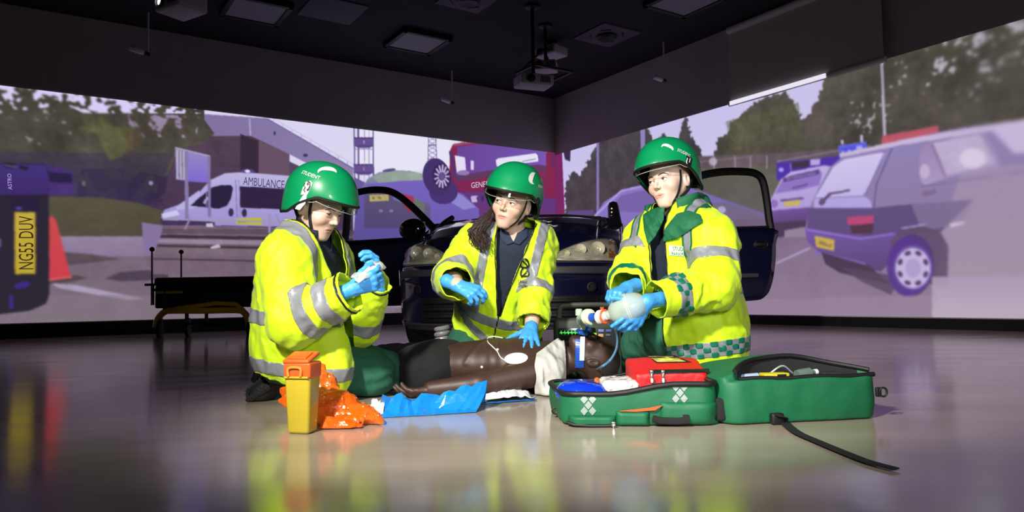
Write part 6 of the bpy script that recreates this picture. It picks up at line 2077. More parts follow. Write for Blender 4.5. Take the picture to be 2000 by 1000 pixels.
# ------------------------------------------------------------------ bag valve mask
bv = empty('bag_valve_mask', W(1190, 610, 2.78), 'translucent breathing bag with valve and blue oxygen hose, squeezed by the right person', 'breathing bag')
m_bulb = mat('frosted silicone', (196, 212, 196), .28, spec=.5, coat=.3); m_bulb.node_tree.nodes['Principled BSDF'].inputs['Subsurface Weight'].default_value = .35
m_bulb.node_tree.nodes['Principled BSDF'].inputs['Subsurface Radius'].default_value = (.03, .03, .03)
m_bulb.node_tree.nodes['Principled BSDF'].inputs['Alpha'].default_value = .62
bc0, bc1 = W(1185, 617, 2.69), W(1262, 590, 2.655)
ax = unit(bc1 - bc0); Lb = np.linalg.norm(bc1 - bc0)
prof = [(.012, 0), (.017, .002), (.020, .012), (.030, .018), (.043, .034), (.051, .052), (.056, .072), (.058, .084), (.058, .090), (.056, .092), (.055, .104), (.050, .124), (.040, .142), (.024, .154), (.015, .158), (.014, .170)]
mb = MB(); mb.lathe(prof, bc0, ax, 36); bulb = mb.build('bulb', m_bulb, bv)
for h_ in (.083, .0905):
    mb = MB(); mb.lathe([(.0577, -.0012), (.0592, -.001), (.0592, .001), (.0577, .0012)], bc0 + ax * h_, ax, 40); mb.build('bulb_ring', mat('clear white ring', (224, 232, 220), .3), bulb)
v0 = W(1176, 619, 2.715); v1 = W(1156, 620, 2.76); v2 = W(1140, 618, 2.82); v3 = W(1131, 617, 2.84)
m_ivory = mat('ivory plastic', (226, 222, 190), .35); m_wht = mat('milky valve plastic', (214, 208, 204), .3); m_or = mat('orange plastic', (226, 96, 44), .4)
a1 = unit(v1 - bc0)
mb = MB(); mb.tube([bc0 + a1 * -.004, v0, v0 + a1 * .02], [.014, .026, .022], 20); vl = mb.build('valve_body', m_wht, bv)
for k in range(5):
    mb = MB(); mb.lathe([(.0255, -.0016), (.0275, 0), (.0255, .0016)], v0 + a1 * (-.012 + k * .006), a1, 24); mb.build('valve_rib', m_wht, vl)
mb = MB(); mb.lathe([(.0255, 0), (.0285, .003), (.0255, .006)], v0 - a1 * .019, a1, 24); mb.build('orange_collar', m_or, vl)
pt_ = W(1176, 604, 2.715); mb = MB(); mb.tube([v0 + V(0, 0, .018), pt_, pt_ + V(0, 0, .008)], [.006, .006, .009], 10); mb.build('pressure_port', m_or, vl)
mb = MB(); mb.tube([v0 + a1 * .018, v1 + a1 * .01], [.016, .018], 16); mb.build('blue_connector', m_blue, bv)
mb = MB(); mb.lathe([(.016, -.016), (.030, -.012), (.0315, 0), (.0315, .006), (.028, .012), (.014, .016)], W(1149, 619, 2.775), a1, 28); mb.build('filter_disc', m_ivory, bv)
mb = MB(); mb.lathe([(.008, 0), (.008, .012), (.005, .014)], W(1154, 630, 2.775), (0, -.6, -.8), 12); mb.build('green_cap', mat('mint green plastic', (96, 190, 150), .35), bv)
mtop = mp_ + fwd * .004
el = W(1131, 622, 2.86)
mb = MB(); mb.tube(bez([W(1147, 619, 2.81), W(1138, 619, 2.83), el, W(1133, 634, 2.92), mtop + fwd * .02, mtop], 6), [.012] * 12 + [.0115] * 19, 14); mb.build('catheter_mount', mat('clear green tubing', (168, 200, 180), .2, alpha=.75), bv)
mb = MB(); mb.lathe([(.0145, -.01), (.0145, .012), (.010, .016)], W(1131, 611, 2.855), (0, 0, 1), 16); mb.build('swivel_cap', mat('pale green cap', (178, 204, 180), .3), bv)
hp = bez([W(1183, 630, 2.72), W(1197, 637, 2.74), W(1205, 655, 2.78), W(1204, 680, 2.82), W(1192, 703, 2.86), W(1172, 718, 2.88), onfloor(1150, 735) + V(0, 0, .02)], 8)
mb = MB(); mb.tube(hp, .0048, 8); mb.build('oxygen_hose', mat('blue tubing', (96, 150, 190), .25, coat=.4), bv)

# ------------------------------------------------------------------ patient monitor behind the head
mo = empty('patient_monitor', onfloor(1150, 715), 'dark patient monitor with green heart trace behind the manikin head', 'monitor')
YM = 3.42
m_case = mat('grey green monitor case', (66, 72, 60), .55)
c0, c1 = W(1084, 622, YM), W(1216, 700, YM)
cx, cz = (c0[0] + c1[0]) / 2, c0[2] / 2
wdt, hgt = c1[0] - c0[0], c0[2]
mb = MB(); mb.box((cx, YM + .09, hgt / 2), (wdt, .17, hgt), None, .022); mb.build('case', m_case, mo)
mb = MB(); mb.tube(bez([(cx - wdt * .42, YM + .09, hgt - .01), (cx - wdt * .40, YM + .09, hgt + .045), (cx - wdt * .3, YM + .09, hgt + .06), (cx + wdt * .3, YM + .09, hgt + .06), (cx + wdt * .40, YM + .09, hgt + .045), (cx + wdt * .42, YM + .09, hgt - .01)], 5), .013, 10); mb.build('carry_handle', m_case, mo)
def face(name, p0, p1, m, dy=-.004, th_=.008):
    a, b_ = W(*p0, YM), W(*p1, YM)
    mb = MB(); mb.box(((a[0] + b_[0]) / 2, YM + dy, (a[2] + b_[2]) / 2), (b_[0] - a[0], th_, a[2] - b_[2]), None, .002); return mb.build(name, m, mo)
scr = face('screen', (1091, 641), (1162, 664), mat('dark screen', (8, 12, 10), .15, emit=.6, ecol=(14, 22, 16)))
pts = []
for i in range(70):
    x = 1093 + 52 * i / 69; ph = i % 9
    y = 650 + (-5 if ph == 4 else 4 if ph == 5 else -1.5 if ph == 7 else 0) + 1.2 * math.sin(i * 2.1)
    pts.append(W(x, y, YM - .0095))
mb = MB(); mb.tube(pts, .0016, 5); mb.build('heart_trace', mat('green trace', (60, 220, 70), .5, emit=1.0), scr)
tv, tf = unit_text('86'); pp = [W(1153 + 8 * p[0], 654 - 6 * p[1], YM - .0095) for p in tv]; mesh_obj('readout', pp, tf, mat('green trace', (60, 220, 70)), scr, False)
face('key_panel', (1166, 641), (1208, 684), mat('dark keypad', (28, 30, 30), .5))
for (x0, y0, x1_, y1_, c) in ((1168, 643, 1179, 648, (110, 130, 190)), (1168, 652, 1178, 658, (200, 150, 110)), (1170, 661, 1177, 669, (220, 110, 130)), (1183, 643, 1194, 648, (70, 90, 150)), (1183, 652, 1192, 656, (90, 90, 96)), (1157, 650, 1165, 655, (130, 220, 60))):
    face('key', (x0, y0), (x1_, y1_), mat('key %s' % (c,), c, .5, emit=.25), dy=-.011, th_=.006)
# pale coil of corrugated hose by the middle person's knee
ho = MB(); base_ = V(W(863, 650, 3.62)[0], 3.64, 0)
hp = [base_ + V(.030 * math.cos(k * .45), .030 * math.sin(k * .45), .014 + k * .0019) for k in range(126)]
ho.tube(hp, .0125, 8)
tag(ho.build('coiled_hose', mat('silvery hose', (150, 150, 148), .25, metal=.4), None), 'silvery coiled hose standing on the floor beside the middle person\'s knee', 'hose')

# ================================================================== things on the floor
# ---- sharps bin
bn = empty('sharps_bin', onfloor(580, 848), 'tall yellow sharps bin with orange lid standing on the floor', 'sharps bin')
m_ybin = mat('mustard yellow plastic', (188, 166, 44), .38, coat=.2); m_obin = mat('orange lid plastic', (226, 96, 34), .4)
bc = onfloor(583, 850) + V(0, .042, 0)
Rb = np.array(Matrix.Rotation(math.radians(-14), 3, 'Z'))
def taper(name, z0, z1, s0, s1, m, parent, bev=.010, off=(0, 0)):
    bm = bmesh.new(); bmesh.ops.create_cube(bm, size=1)
    for p in bm.verts:
        t = p.co.z + .5; s_ = s0 + (s1 - s0) * t
        p.co = Vector((p.co.x * s_ + off[0], p.co.y * s_ * .82 + off[1], z0 + (z1 - z0) * t))
    bmesh.ops.bevel(bm, geom=list(bm.edges), offset=bev, segments=4, affect='EDGES', profile=.5)
    bm.verts.index_update()
    v = [bc + Rb @ np.array(p.co) for p in bm.verts]; f = [tuple(p.index for p in fc.verts) for fc in bm.faces]; bm.free()
    o = mesh_obj(name, v, f, m, parent); auto_smooth(o, 40); return o
taper('bin_body', .0, .172, .070, .086, m_ybin, bn)
lid = taper('lid', .164, .214, .089, .091, m_obin, bn, .008)
for k, (dx, dz) in enumerate(((0, .226), )):
    mb = MB(); c = bc + Rb @ V(-.002, -.004, dz)
    R2 = Rb @ np.array(Matrix.Rotation(math.radians(19), 3, 'X')); mb.box(c, (.088, .074, .012), R2, .005); fl_ = mb.build('lid_flap', m_obin, lid)
    mb = MB(); mb.box(c + R2 @ V(0, -.004, .008), (.062, .046, .005), R2, .002); mb.build('flap_panel', m_obin, fl_)
hpts = [bc + Rb @ V(x, -.0405, z) for x, z in ((-.024, .172), (-.026, .190), (-.018, .198), (.010, .198), (.018, .190), (.016, .172))]
mb = MB(); mb.tube(bez(hpts, 5), .0042, 8); mb.build('handle', mat('tan plastic handle', (214, 140, 60), .4), bn)
mb = MB(); mb.box(bc + Rb @ V(.0, -.0385, .169), (.080, .004, .006), Rb, .001); mb.build('rim', m_ybin, bn)

# ---- crumpled orange clinical waste bag
def crumple(P, a, s, seed):
    w = P * s + seed
    w = w + .8 * np.stack([perlin(w * .6 + 3), perlin(w * .6 + 19), perlin(w * .6 + 41)], 1)
    return a * ((1 - 2.6 * np.abs(perlin(w))) + .5 * (1 - 2.6 * np.abs(perlin(w * 2.1 + 5))) + .22 * (1 - 2.4 * np.abs(perlin(w * 4.7 + 9))))
def O(px, py, Y): return W(px, py, Y)
ob = [(O(650, 800, 2.36), (.085, .07, .06)), (O(700, 815, 2.33), (.06, .06, .035)), (O(630, 770, 2.42), (.05, .05, .07))]
ot = [(O(735, 822, 2.30), O(752, 828, 2.28), .018, .002), (O(622, 760, 2.42), O(628, 716, 2.46), .040, .006), (O(590, 775, 2.42), O(541, 762, 2.46), .034, .003), (O(590, 790, 2.42), O(546, 786, 2.42), .02, .003), (O(640, 830, 2.24), O(700, 838, 2.24), .02, .012)]
def orange(P):
    d = None
    for c, r in ob:
        e = ell(P, c, r); d = e if d is None else smin(d, e, .03)
    for a, b_, r1, r2 in ot: d = smin(d, cap(P, a, b_, r1, r2), .025)
    near = np.abs(d) < .06; o = d.copy()
    o[near] = d[near] - crumple(P[near], .0075, 24, 2.0)
    return smax(o, .002 - P[:, 2], .006)
m_orange = mat('thin orange plastic', (240, 104, 16), .2, spec=.6, coat=.4, bump=.3, bscale=40, alpha=.82)
bo = m_orange.node_tree.nodes['Principled BSDF']; bo.inputs['Subsurface Weight'].default_value = .35; bo.inputs['Subsurface Radius'].default_value = (.05, .02, .005)
v, q = nets(orange, V(-.9, 2.1, -.01), V(-.3, 2.62, .26), .0085)
ogb = mesh_obj('orange_waste_bag', v, tris(q), m_orange, None, False); tag(ogb, 'crumpled translucent orange waste bag behind the sharps bin', 'plastic bag')

# ---- sheets: crumpled height fields with thickness
def sheet(name, label, cat, quad, nx, ny, hfun, m, th_=.0015, parent=None, smooth=True):
    q = [np.asarray(p, float) for p in quad]
    v = []; f = []
    for i in range(nx + 1):
        for j in range(ny + 1):
            a, b_ = i / nx, j / ny
            p = q[0] * (1 - a) * (1 - b_) + q[1] * a * (1 - b_) + q[2] * a * b_ + q[3] * (1 - a) * b_
            v.append(p + np.asarray(hfun(a, b_, p), float))
    v = np.array(v); v[:, 2] = np.maximum(v[:, 2], .0025)
    for i in range(nx):
        for j in range(ny):
            f.append((i * (ny + 1) + j, (i + 1) * (ny + 1) + j, (i + 1) * (ny + 1) + j + 1, i * (ny + 1) + j + 1))
    if not smooth: f = [t for q4 in f for t in ((q4[0], q4[1], q4[2]), (q4[0], q4[2], q4[3]))]
    o = mesh_obj(name, v, f, m, parent, smooth); solid(o, th_, 0)
    if parent is None: tag(o, label, cat)
    return o
def rid(p, s, seed): return float((1 - 2.4 * abs(perlin(np.array([[p[0] * s + seed, p[1] * s, seed]]))[0])))
m_bsheet = mat('blue plastic film', (24, 128, 214), .25, coat=.4, spec=.6, bump=.25, bscale=35)
b0, b1_ = onfloor(742, 817), onfloor(936, 806); 
def hb_(a, b_, p):
    ridge = math.exp(-((b_ - .45) / .22) ** 2)
    env = .045 + .03 * a ** 3 + .008 * math.sin(a * 9)
    z = ridge * (env + .020 * rid(p, 13, 3)) + .008 * rid(p, 30, 8) * (1 if 0 < b_ < 1 else .3)
    return (.012 * math.sin(b_ * 7 + a * 5), .02 * math.sin(a * 6) * ridge, z)
sheet('blue_plastic_sheet', 'crumpled blue plastic sheet lying on the floor beside the manikin hand', 'plastic sheet', [b0, b1_, b1_ + V(.03, .22, 0), b0 + V(-.01, .16, 0)], 20, 9, hb_, m_bsheet, smooth=False)
w0, w1 = onfloor(722, 806), onfloor(748, 812)
sheet('white_wrapper', 'small crumpled white wrapper between the orange bag and blue sheet', 'wrapper', [w0, w1, w1 + V(0, .09, 0), w0 + V(0, .09, 0)], 12, 14, lambda a, b_, p: (0, 0, .035 * math.sin(b_ * math.pi) + .010 * rid(p, 60, 1)), mat('white film', (226, 214, 214), .4))
c0, c1 = onfloor(938, 790), onfloor(1046, 782)
wp_ = sheet('white_dressing_sheet', 'creased white dressing sheet with blue backing on the floor by the manikin arm', 'dressing', [c0, c1, c1 + V(-.07, .17, 0), c0 + V(.02, .13, 0)], 26, 22, lambda a, b_, p: (0, 0, .012 + .010 * rid(p, 22, 5) + .016 * math.sin(b_ * 3.1) * (.4 + a * (1 - a) * 2)), mat('white crepe paper', (216, 220, 224), .8, bump=.4, bscale=60))
sheet('blue_backing', '', '', [c0 + V(0, -.006, 0), c1 + V(.006, -.006, 0), c1 + V(.006, .02, 0), c0 + V(0, .02, 0)], 26, 4, lambda a, b_, p: (0, 0, .003 + .002 * rid(p, 22, 5)), m_bsheet, parent=wp_)
g0 = onfloor(793, 757)
sheet('pale_green_cloth', 'pale green cloth tucked under the manikin arm near its hand', 'cloth', [g0, g0 + V(.17, .0, 0), g0 + V(.24, .13, 0), g0 + V(.0, .10, 0)], 20, 14, lambda a, b_, p: (0, 0, .02 + .03 * b_ + .012 * rid(p, 30, 4)), mat('pale green paper', (150, 178, 132), .8, bump=.3, bscale=50))

# ---- medical kit bag, opened out flat
kb = empty('medical_bag', onfloor(1400, 820), 'open green medical kit bag lying on the floor with reflective logos', 'medical bag')
m_bagg = mat('green bag cordura', (10, 98, 60), .6, bump=.15, bscale=30, var=.08, vscale=12); m_zip = mat('black zip tape', (14, 14, 15), .6)
m_in = mat('dark bag lining', (22, 24, 24), .9)
def bagbox(name, A, Bq_, depth, h, wall, floorz, skew=0.0, seed=1, cutfun=None, topz=None, amp=.004):
    """soft open box from front-left A to front-right Bq_ on the floor"""
    x = unit(Bq_ - A); y = np.cross(V(0, 0, 1), x); L = np.linalg.norm(Bq_ - A)
    c = (A + Bq_) / 2 + y * depth / 2
    R = np.stack([x, y, V(0, 0, 1)], 1)
    def f(P):
        q = (P - c) @ R
        q = q.copy(); q[:, 0] -= skew * (q[:, 1] / depth + .5)
        hz = h(q) if callable(h) else h
        # rounded-rectangle plan
        r = .055
        dx = np.abs(q[:, 0]) - (L / 2 - r); dy = np.abs(q[:, 1]) - (depth / 2 - r)
        plan = np.sqrt(np.maximum(dx, 0) ** 2 + np.maximum(dy, 0) ** 2) + np.minimum(np.maximum(dx, dy), 0) - r
        plan = plan - .006 * np.sin(np.clip(q[:, 2] / .13, 0, 1) * math.pi) - amp * perlin(P * 14 + seed)
        outer = smax(smax(plan, q[:, 2] - hz, .008), .002 - q[:, 2], .006)
        return cutfun(outer, plan, q, hz) if cutfun else np.maximum(outer, -np.maximum(plan + wall, floorz - q[:, 2]))
    return f, c, R, L
kA, kB = onfloor(1104, 833), onfloor(1406, 832)
fL, cL, RL, LL = bagbox('l', kA, kB, .335, lambda q: .112 + .022 * (q[:, 0] / .24) + .006 * np.sin(q[:, 0] * 20), .010, .05, skew=-.055)
lo = cL - V(.36, .28, .02); lo[2] = -.01; hi = cL + V(.36, .28, 0); hi[2] = .20
v, q = nets(fL, lo, hi, .0055); v = relax(v, q, 1)
kl = mesh_obj('left_compartment', v, q, m_bagg, kb)
patch('lining_wall', v, q, mn((cL - v) @ RL[:, 1] * 0 + .004 - np.abs(fL(v + V(0, 0, .012)) * 0), v[:, 2] - .052, .20 - np.abs((v - cL) @ RL[:, 0] + .0275), .150 - np.abs((v - cL) @ RL[:, 1])), .0015, m_in, kl)
def rimpts(c, R, L, depth, skew, zf, n=80, r=.055, grow=.004):
    out = []
    hw, hd = L / 2, depth / 2
    for k in range(n):
        t = 2 * math.pi * k / n
        ex, ey = math.cos(t), math.sin(t)
        # rounded rectangle by superellipse-like projection
        p = np.array((max(min(ex * 3, 1), -1) * (hw - r), max(min(ey * 3, 1), -1) * (hd - r)))
        p = p + np.array((ex, ey)) * (r + grow)
        q = np.array((p[0] + skew * (p[1] / depth + .5), p[1], 0))
        z = zf(p)
        out.append(c + R @ q + V(0, 0, z))
    return out
zL = lambda p: .112 + .022 * (p[0] / .24) + .006 * math.sin(p[0] * 20)
mb = MB(); mb.tube(rimpts(cL, RL, LL, .335, -.055, zL), .0085, 8, closed=True); mb.build('zip_rim', m_zip, kl)
mb = MB(); mb.tube([p + V(0, 0, .004) for p in rimpts(cL, RL, LL, .335, -.055, zL, grow=-.004)], .003, 6, closed=True); mb.build('zip_teeth', mat('dark zip teeth', (40, 40, 44), .4), kl)
mb = MB(); mb.box(cL + V(-.02, 0, .056), (LL - .05, .28, .01), RL, .003); mb.build('lining', m_in, kl)
# right compartment with a curved opening
kC, kD = onfloor(1420, 832), onfloor(1722, 818)
def lens_y(x): return -.155 + .0 * x, .115 * np.clip(1 - (np.abs(x - .02) / .235) ** 2.6, 0, 1)
def holeR(plan, q):
    y0, w_ = lens_y(q[:, 0])
    op = np.maximum(y0 - q[:, 1], q[:, 1] - y0 - w_) * .8
    op = np.where(w_ <= 0, .05, op)
    return smax(smax(op, plan + .010, .006), .05 - q[:, 2], .01)
def cutR(outer, plan, q, hz):
    return np.maximum(outer, -holeR(plan, q))
def hR(q):
    y0, w_ = lens_y(q[:, 0])
    back = np.clip((q[:, 1] - y0 - w_ + .004) / .008, 0, 1)
    return .134 + .002 * np.sin(q[:, 0] * 31) + back * (.056 * np.cos(np.clip(q[:, 0] * 5.5, -1.5, 1.5))) - .02 * np.clip((q[:, 1] - .05) / .13, 0, 1)
fR, cR_, RR, LR = bagbox('r', kC, kD, .36, hR, .01, .05, skew=-.03, seed=8, cutfun=cutR)
lo = cR_ - V(.36, .3, 0); lo[2] = -.01; hi = cR_ + V(.36, .3, 0); hi[2] = .24
v, q = nets(fR, lo, hi, .0055); v = relax(v, q, 1)
kr = mesh_obj('right_compartment', v, q, m_bagg, kb)
qq = (v - cR_) @ RR; qq[:, 0] += .03 * (qq[:, 1] / .36 + .5)
dxx = np.abs(qq[:, 0]) - (LR / 2 - .055); dyy = np.abs(qq[:, 1]) - .125
plan = np.sqrt(np.maximum(dxx, 0) ** 2 + np.maximum(dyy, 0) ** 2) + np.minimum(np.maximum(dxx, dyy), 0) - .055
patch('lining_wall', v, q, mn(.012 - np.abs(holeR(plan, qq)), .135 + .056 * np.cos(np.clip(qq[:, 0] * 5.5, -1.5, 1.5)) * (qq[:, 1] > -.12) - .006 - qq[:, 2]), .0015, m_in, kr)
def opn(side, n=30):
    out = []
    for i in range(n):
        x = -.208 + .456 * i / (n - 1)
        y0, w_ = lens_y(np.array([x])); y = float(y0 if side < 0 else y0 + w_[0])
        if side < 0: y -= .012
        z = float(hR(np.array([[x, y + (.03 if side > 0 else 0), 0]]))[0])
        out.append(cR_ + RR @ V(x - .03 * (y / .36 + .5), y, 0) + V(0, 0, z + .002))
    return out
for sd_ in (-1, 1):
    mb = MB(); mb.tube(opn(sd_), .0075, 8); mb.build('zip_edge', m_zip, kr)
mb = MB(); mb.box(cR_ + RR @ V(0, -.09, 0) + V(0, 0, .054), (LR - .10, .15, .01), RR, .003); mb.build('lining', m_in, kr)
# reflective diamond logos, pocket, handle, orange flash on the front
m_refl = mat('grey reflective print', (142, 156, 148), .4)
def diamond(c, s_, f_, parent):
    for (dx, dy) in ((-.27, .38), (.27, .38), (0, .02), (-.27, -.34), (.27, -.34)):
        sv = np.array([(dx - .25, dy), (dx, dy + .28), (dx + .25, dy), (dx, dy - .28)]); 
        wrap_marks('logo_diamond', f_, sv, [(0, 1, 2, 3)], c, (s_, 0), (0, -s_ * 1.05), m_refl, parent, 1.6, .0025)
diamond((1149, 792), 30, fL, kl); diamond((1328, 768), 30, fL, kl)
def onbag(px, py, f_=fL): return march(f_, px, py, 1.6)[0][0]
def pouch(name, px0, py0, px1, py1, bulge, m, f_=fL, parent=kl):
    f = []; n, k_ = 16, 10
    a, b_ = [t.ravel() for t in np.meshgrid(np.arange(n + 1) / n, np.arange(k_ + 1) / k_, indexing='ij')]
    p, d = march(f_, px0 + (px1 - px0) * a, py0 + (py1 - py0) * b_, 1.6)
    e = np.minimum(np.minimum(a, 1 - a) * 8, 1) * np.minimum(np.minimum(b_, 1 - b_) * 6, 1)
    v = p + V(0, -1, 0) * (.002 + bulge * e)[:, None]
    for i in range(n):
        for j in range(k_): f.append((i * (k_ + 1) + j, (i + 1) * (k_ + 1) + j, (i + 1) * (k_ + 1) + j + 1, i * (k_ + 1) + j + 1))
    o = mesh_obj(name, v, f, m, parent); solid(o, .002, 0); return o
pouch('end_pocket', 1110, 812, 1203, 832, .018, m_bagg); pouch('front_pocket', 1203, 803, 1268, 831, .014, m_bagg)
pouch('side_pocket', 1290, 786, 1402, 829, .008, m_bagg)
mb = MB(); mb.tube([onbag(x, y) + V(0, -.022, 0) for x, y in ((1106, 822), (1120, 827), (1150, 829), (1180, 829), (1200, 828))], .005, 8); mb.build('pocket_zip', m_zip, kl)
mb = MB(); mb.tube([onbag(x, y) + V(0, -.018, 0) for x, y in ((1273, 816), (1290, 820), (1320, 821), (1344, 819))], .011, 8, ry=.005, up=(0, -1, 0)); mb.build('grab_handle', m_webb, kl)
mb = MB(); mb.box(onbag(1338, 817) + V(0, -.014, 0), (.018, .008, .026), RL, .002); mb.build('handle_stitch', m_webb, kl)
mb = MB(); mb.prism([onbag(x, y) + V(0, -.010, 0) for x, y in ((1208, 802), (1265, 796), (1292, 791), (1278, 800), (1240, 803))], .004); mb.build('orange_flash', m_or, kl)
def pull(p, parent, dn=.04, tilt=(0, -.3, -1)):
    d = unit(tilt)
    mb = MB(); mb.box(p, (.012, .008, .014), None, .002); mb.tube([p, p + d * dn * .4, p + d * dn * .45, p + d * dn * .6, p + d * dn], [.003, .003, .004, .0072, .0065], 8)
    return mb.build('zip_pull', mat('nickel zip pull', (200, 198, 190), .22, metal=.9), parent)
pull(onbag(1196, 828) + V(0, -.026, .004), kl, .024); pull(onbag(1138, 768) + V(0, -.004, .012), kl, .022, (.9, -.3, .1)); pull(onbag(1213, 762) + V(0, 0, .014), kl, .022, (.8, -.5, -.1)); pull(onbag(1408, 752) + V(.012, -.004, .005), kl, .045)
mb = MB(); c_ = onbag(1086, 806); mb.tube([c_ + V(.014 * math.cos(t), -.012, .008 + .010 * math.sin(t)) for t in np.linspace(0, 2 * math.pi, 16, endpoint=False)], .003, 6, closed=True); mb.build('strap_ring', m_zip, kl)
mb = MB(); mb.tube([c_ + V(.0, -.006, .004), c_ + V(.03, -.008, -.006), c_ + V(.05, -.008, -.010)], .006, 8); mb.build('orange_tab', m_or, kl)
mb = MB(); c_ = onbag(1716, 765, fR); mb.tube([c_ + V(.010 + .012 * math.cos(t), -.008, .014 * math.sin(t)) for t in np.linspace(0, 2 * math.pi, 16, endpoint=False)], .0035, 6, closed=True); mb.box(c_ + V(-.004, -.006, 0), (.018, .01, .03), RR, .003); mb.build('strap_ring', m_zip, kr)
# shoulder strap trailing over the floor
sp_ = [onbag(1512, 806, fR) + V(0, -.012, 0), onbag(1518, 815, fR) + V(.004, -.03, .006)]
fl = [onfloor(x, y) + V(0, 0, .006) for x, y in ((1532, 828), (1556, 848), (1600, 868), (1660, 893), (1700, 908), (1748, 921))]
mb = MB(); mb.tube(bez(sp_ + fl, 6), .0155, 8, ry=.003, up=(0, 0, 1)); mb.build('trailing_strap', m_webb, kb)
mb = MB(); mb.box(onbag(1514, 816, fR) + V(.0, -.014, .0), (.040, .022, .034), RR, .006); mb.build('strap_buckle', m_black, kb)
mb = MB(); mb.box((kB + kC) / 2 + RL @ V(0, .17, .045), (.04, .30, .07), RL, .01); mb.build('hinge_fold', m_in, kb)
# ---- contents of the bag, each a thing
def Lb_(x, y, z): return cL + RL @ V(x, y, 0) + V(0, 0, z)
bp_ = Lb_(-.175, -.055, .1)
def bluep(P):
    q = (P - bp_) @ RL
    d = ell(P, bp_ + V(0, 0, -.012), (.088, .085, .048), RL)
    return smax(smax(d, q[:, 2] - .028 + .16 * np.maximum(q[:, 0] - .0, 0), .01), -q[:, 2] - .042, .006) - .0012 * perlin(P * 60)
o = sdf_obj('blue_mask_case', bluep, bp_ - .15, bp_ + .15, .004, mat('glossy blue vinyl', (16, 52, 190), .18, coat=.6)); tag(o, 'glossy blue pouch at the left end of the open medical bag', 'pouch')
mb = MB(); mb.tube([bp_ + RL @ V(.086 * math.cos(t), .083 * math.sin(t), 0) + V(0, 0, -.004) for t in np.linspace(0, 2 * math.pi, 40, endpoint=False)], .0035, 6, closed=True); mb.build('seam', mat('dark blue seam', (10, 34, 130), .4), o)
cp = empty('dressing_pack', Lb_(-.062, .0, .07), 'clear wrapped dressing pack with orange edge beside the blue pouch', 'dressing pack')
pc = Lb_(-.058, -.02, .105)
def packf(P):
    q = (P - pc) @ RL
    return rbox(P, pc, (.058, .075, .022), .016, RL) - crumple(P, .0035, 30, 7)
sdf_obj('wrapper', packf, pc - .12, pc + .12, .004, mat('clear wrapped white pack', (206, 204, 196), .15, spec=.8, coat=.5, var=.25, vscale=40), cp)
mb = MB(); mb.tube(bez([pc + RL @ V(-.066, -.07, 0) + V(0, 0, .0), pc + RL @ V(-.07, -.02, 0) + V(0, 0, .008), pc + RL @ V(-.066, .05, 0) + V(0, 0, .012)], 6), .010, 8); mb.build('orange_edge', mat('orange grip', (232, 120, 40), .4), cp)
rp = empty('red_pouch', Lb_(.105, .03, .06), 'red zipped pouch with clear window lying in the medical bag', 'pouch')
m_red = mat('red nylon', (196, 20, 22), .5, bump=.2, bscale=60)
rc = Lb_(.10, .02, .130)
Rr = RL @ np.array(Matrix.Rotation(math.radians(4), 3, 'Z')) 
def redf(P):
    q = (P - rc) @ Rr
    top = .050 - .26 * np.maximum(-q[:, 1] + .03, 0) + .006 * np.cos(q[:, 0] * 12)
    pl = rbox(np.stack([q[:, 0], q[:, 1], q[:, 2] * 0], 1), (0, 0, 0), (.118, .095, 1), .016)
    return smax(smax(pl, q[:, 2] - top, .012), -q[:, 2] - .07, .008) - .0015 * perlin(P * 40)
ro = sdf_obj('pouch_body', redf, rc - .17, rc + .17, .0045, m_red, rp)
def redmark(name, pts2, m, off=.003, n=1):
    v = np.array([(x, y) for x, y in pts2], float); return wrap_marks(name, redf, v, [tuple(range(len(v)))], (0, 0), (1, 0), (0, 1), m, rp, 1.7, off)
def redquad(name, a, b_, c, d, m, off=.003, nu=8, nv=6):
    a, b_, c, d = map(lambda p: np.array(p, float), (a, b_, c, d)); v = []; f = []
    for i in range(nu + 1):
        for j in range(nv + 1):
            s_, t = i / nu, j / nv; v.append((a * (1 - s_) + b_ * s_) * (1 - t) + (d * (1 - s_) + c * s_) * t)
    for i in range(nu):
        for j in range(nv): f.append((i * (nv + 1) + j, (i + 1) * (nv + 1) + j, (i + 1) * (nv + 1) + j + 1, i * (nv + 1) + j + 1))
    return wrap_marks(name, redf, v, f, (0, 0), (1, 0), (0, 1), m, rp, 1.7, off)
redquad('window_border', (1262, 694), (1318, 694), (1352, 708), (1282, 709), m_zip, .002)
redquad('clear_window', (1266, 696), (1314, 696), (1340, 706), (1284, 707), mat('yellowed clear window', (206, 196, 96), .12, coat=.8, var=.3, vscale=60), .004)
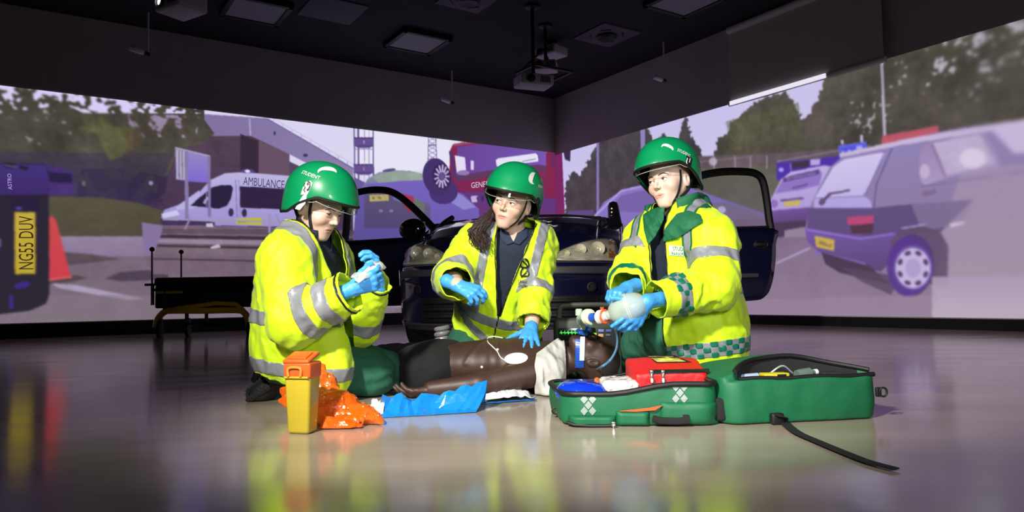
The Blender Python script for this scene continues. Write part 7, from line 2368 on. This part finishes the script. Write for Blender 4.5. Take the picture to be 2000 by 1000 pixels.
redquad('zip_band', (1268, 722), (1385, 720), (1386, 727), (1268, 731), m_zip, .002)
pull(march(redf, 1272, 727, 1.7)[0][0] + V(0, -.006, 0), rp, .034); pull(march(redf, 1294, 727, 1.7)[0][0] + V(0, -.006, 0), rp, .034)
# small items in the right compartment
def Rb_(x, y, z): return cR_ + RR @ V(x, y, 0) + V(0, 0, z)
mb = MB(); mb.box(Rb_(-.055, -.10, .134), (.085, .04, .022), RR, .003); it = mb.build('yellow_carton', mat('yellow print carton', (196, 184, 40), .5)); tag(it, 'yellow and black carton in the open right half of the bag', 'carton')
mb = MB(); mb.box(Rb_(-.04, -.1205, .134), (.03, .002, .016), RR); mb.build('print_panel', m_dark, it)
mb = MB(); mb.tube([Rb_(-.17, -.09, .132), Rb_(-.11, -.10, .136)], .011, 12); it = mb.build('clear_syringe', mat('blue tinted syringe', (150, 168, 186), .25)); tag(it, 'pale blue syringe lying left of the yellow carton in the bag', 'syringe')
mb = MB(); mb.tube([Rb_(-.18, -.09, .131), Rb_(-.17, -.09, .132)], .014, 12); mb.build('plunger', m_dark, it)
mb = MB(); mb.lathe([(.016, -.03), (.018, -.02), (.018, .02), (.008, .03), (.008, .04)], Rb_(.05, -.10, .138), (1, .3, .1), 16); it = mb.build('clear_bottle', mat('smoky bottle', (96, 110, 100), .2)); tag(it, 'small smoky bottle right of the yellow carton in the bag', 'bottle')
mb = MB(); mb.lathe([(.0095, .038), (.0095, .048)], Rb_(.05, -.10, .138), (1, .3, .1), 14); mb.build('cap', m_white, it)
mb = MB(); mb.box(Rb_(.14, -.10, .132), (.07, .05, .02), RR, .004); it = mb.build('dark_case', mat('dark grey case', (44, 48, 48), .5)); tag(it, 'dark grey case at the right end inside the bag', 'case')
mb = MB(); mb.tube(bez([Rb_(-.06, -.08, .14), Rb_(-.02, -.09, .165), Rb_(.02, -.08, .14)], 6), .003, 6); it = mb.build('clear_tubing', mat('clear tubing', (150, 160, 150), .2)); tag(it, 'thin clear tubing looped above the yellow carton', 'tubing')
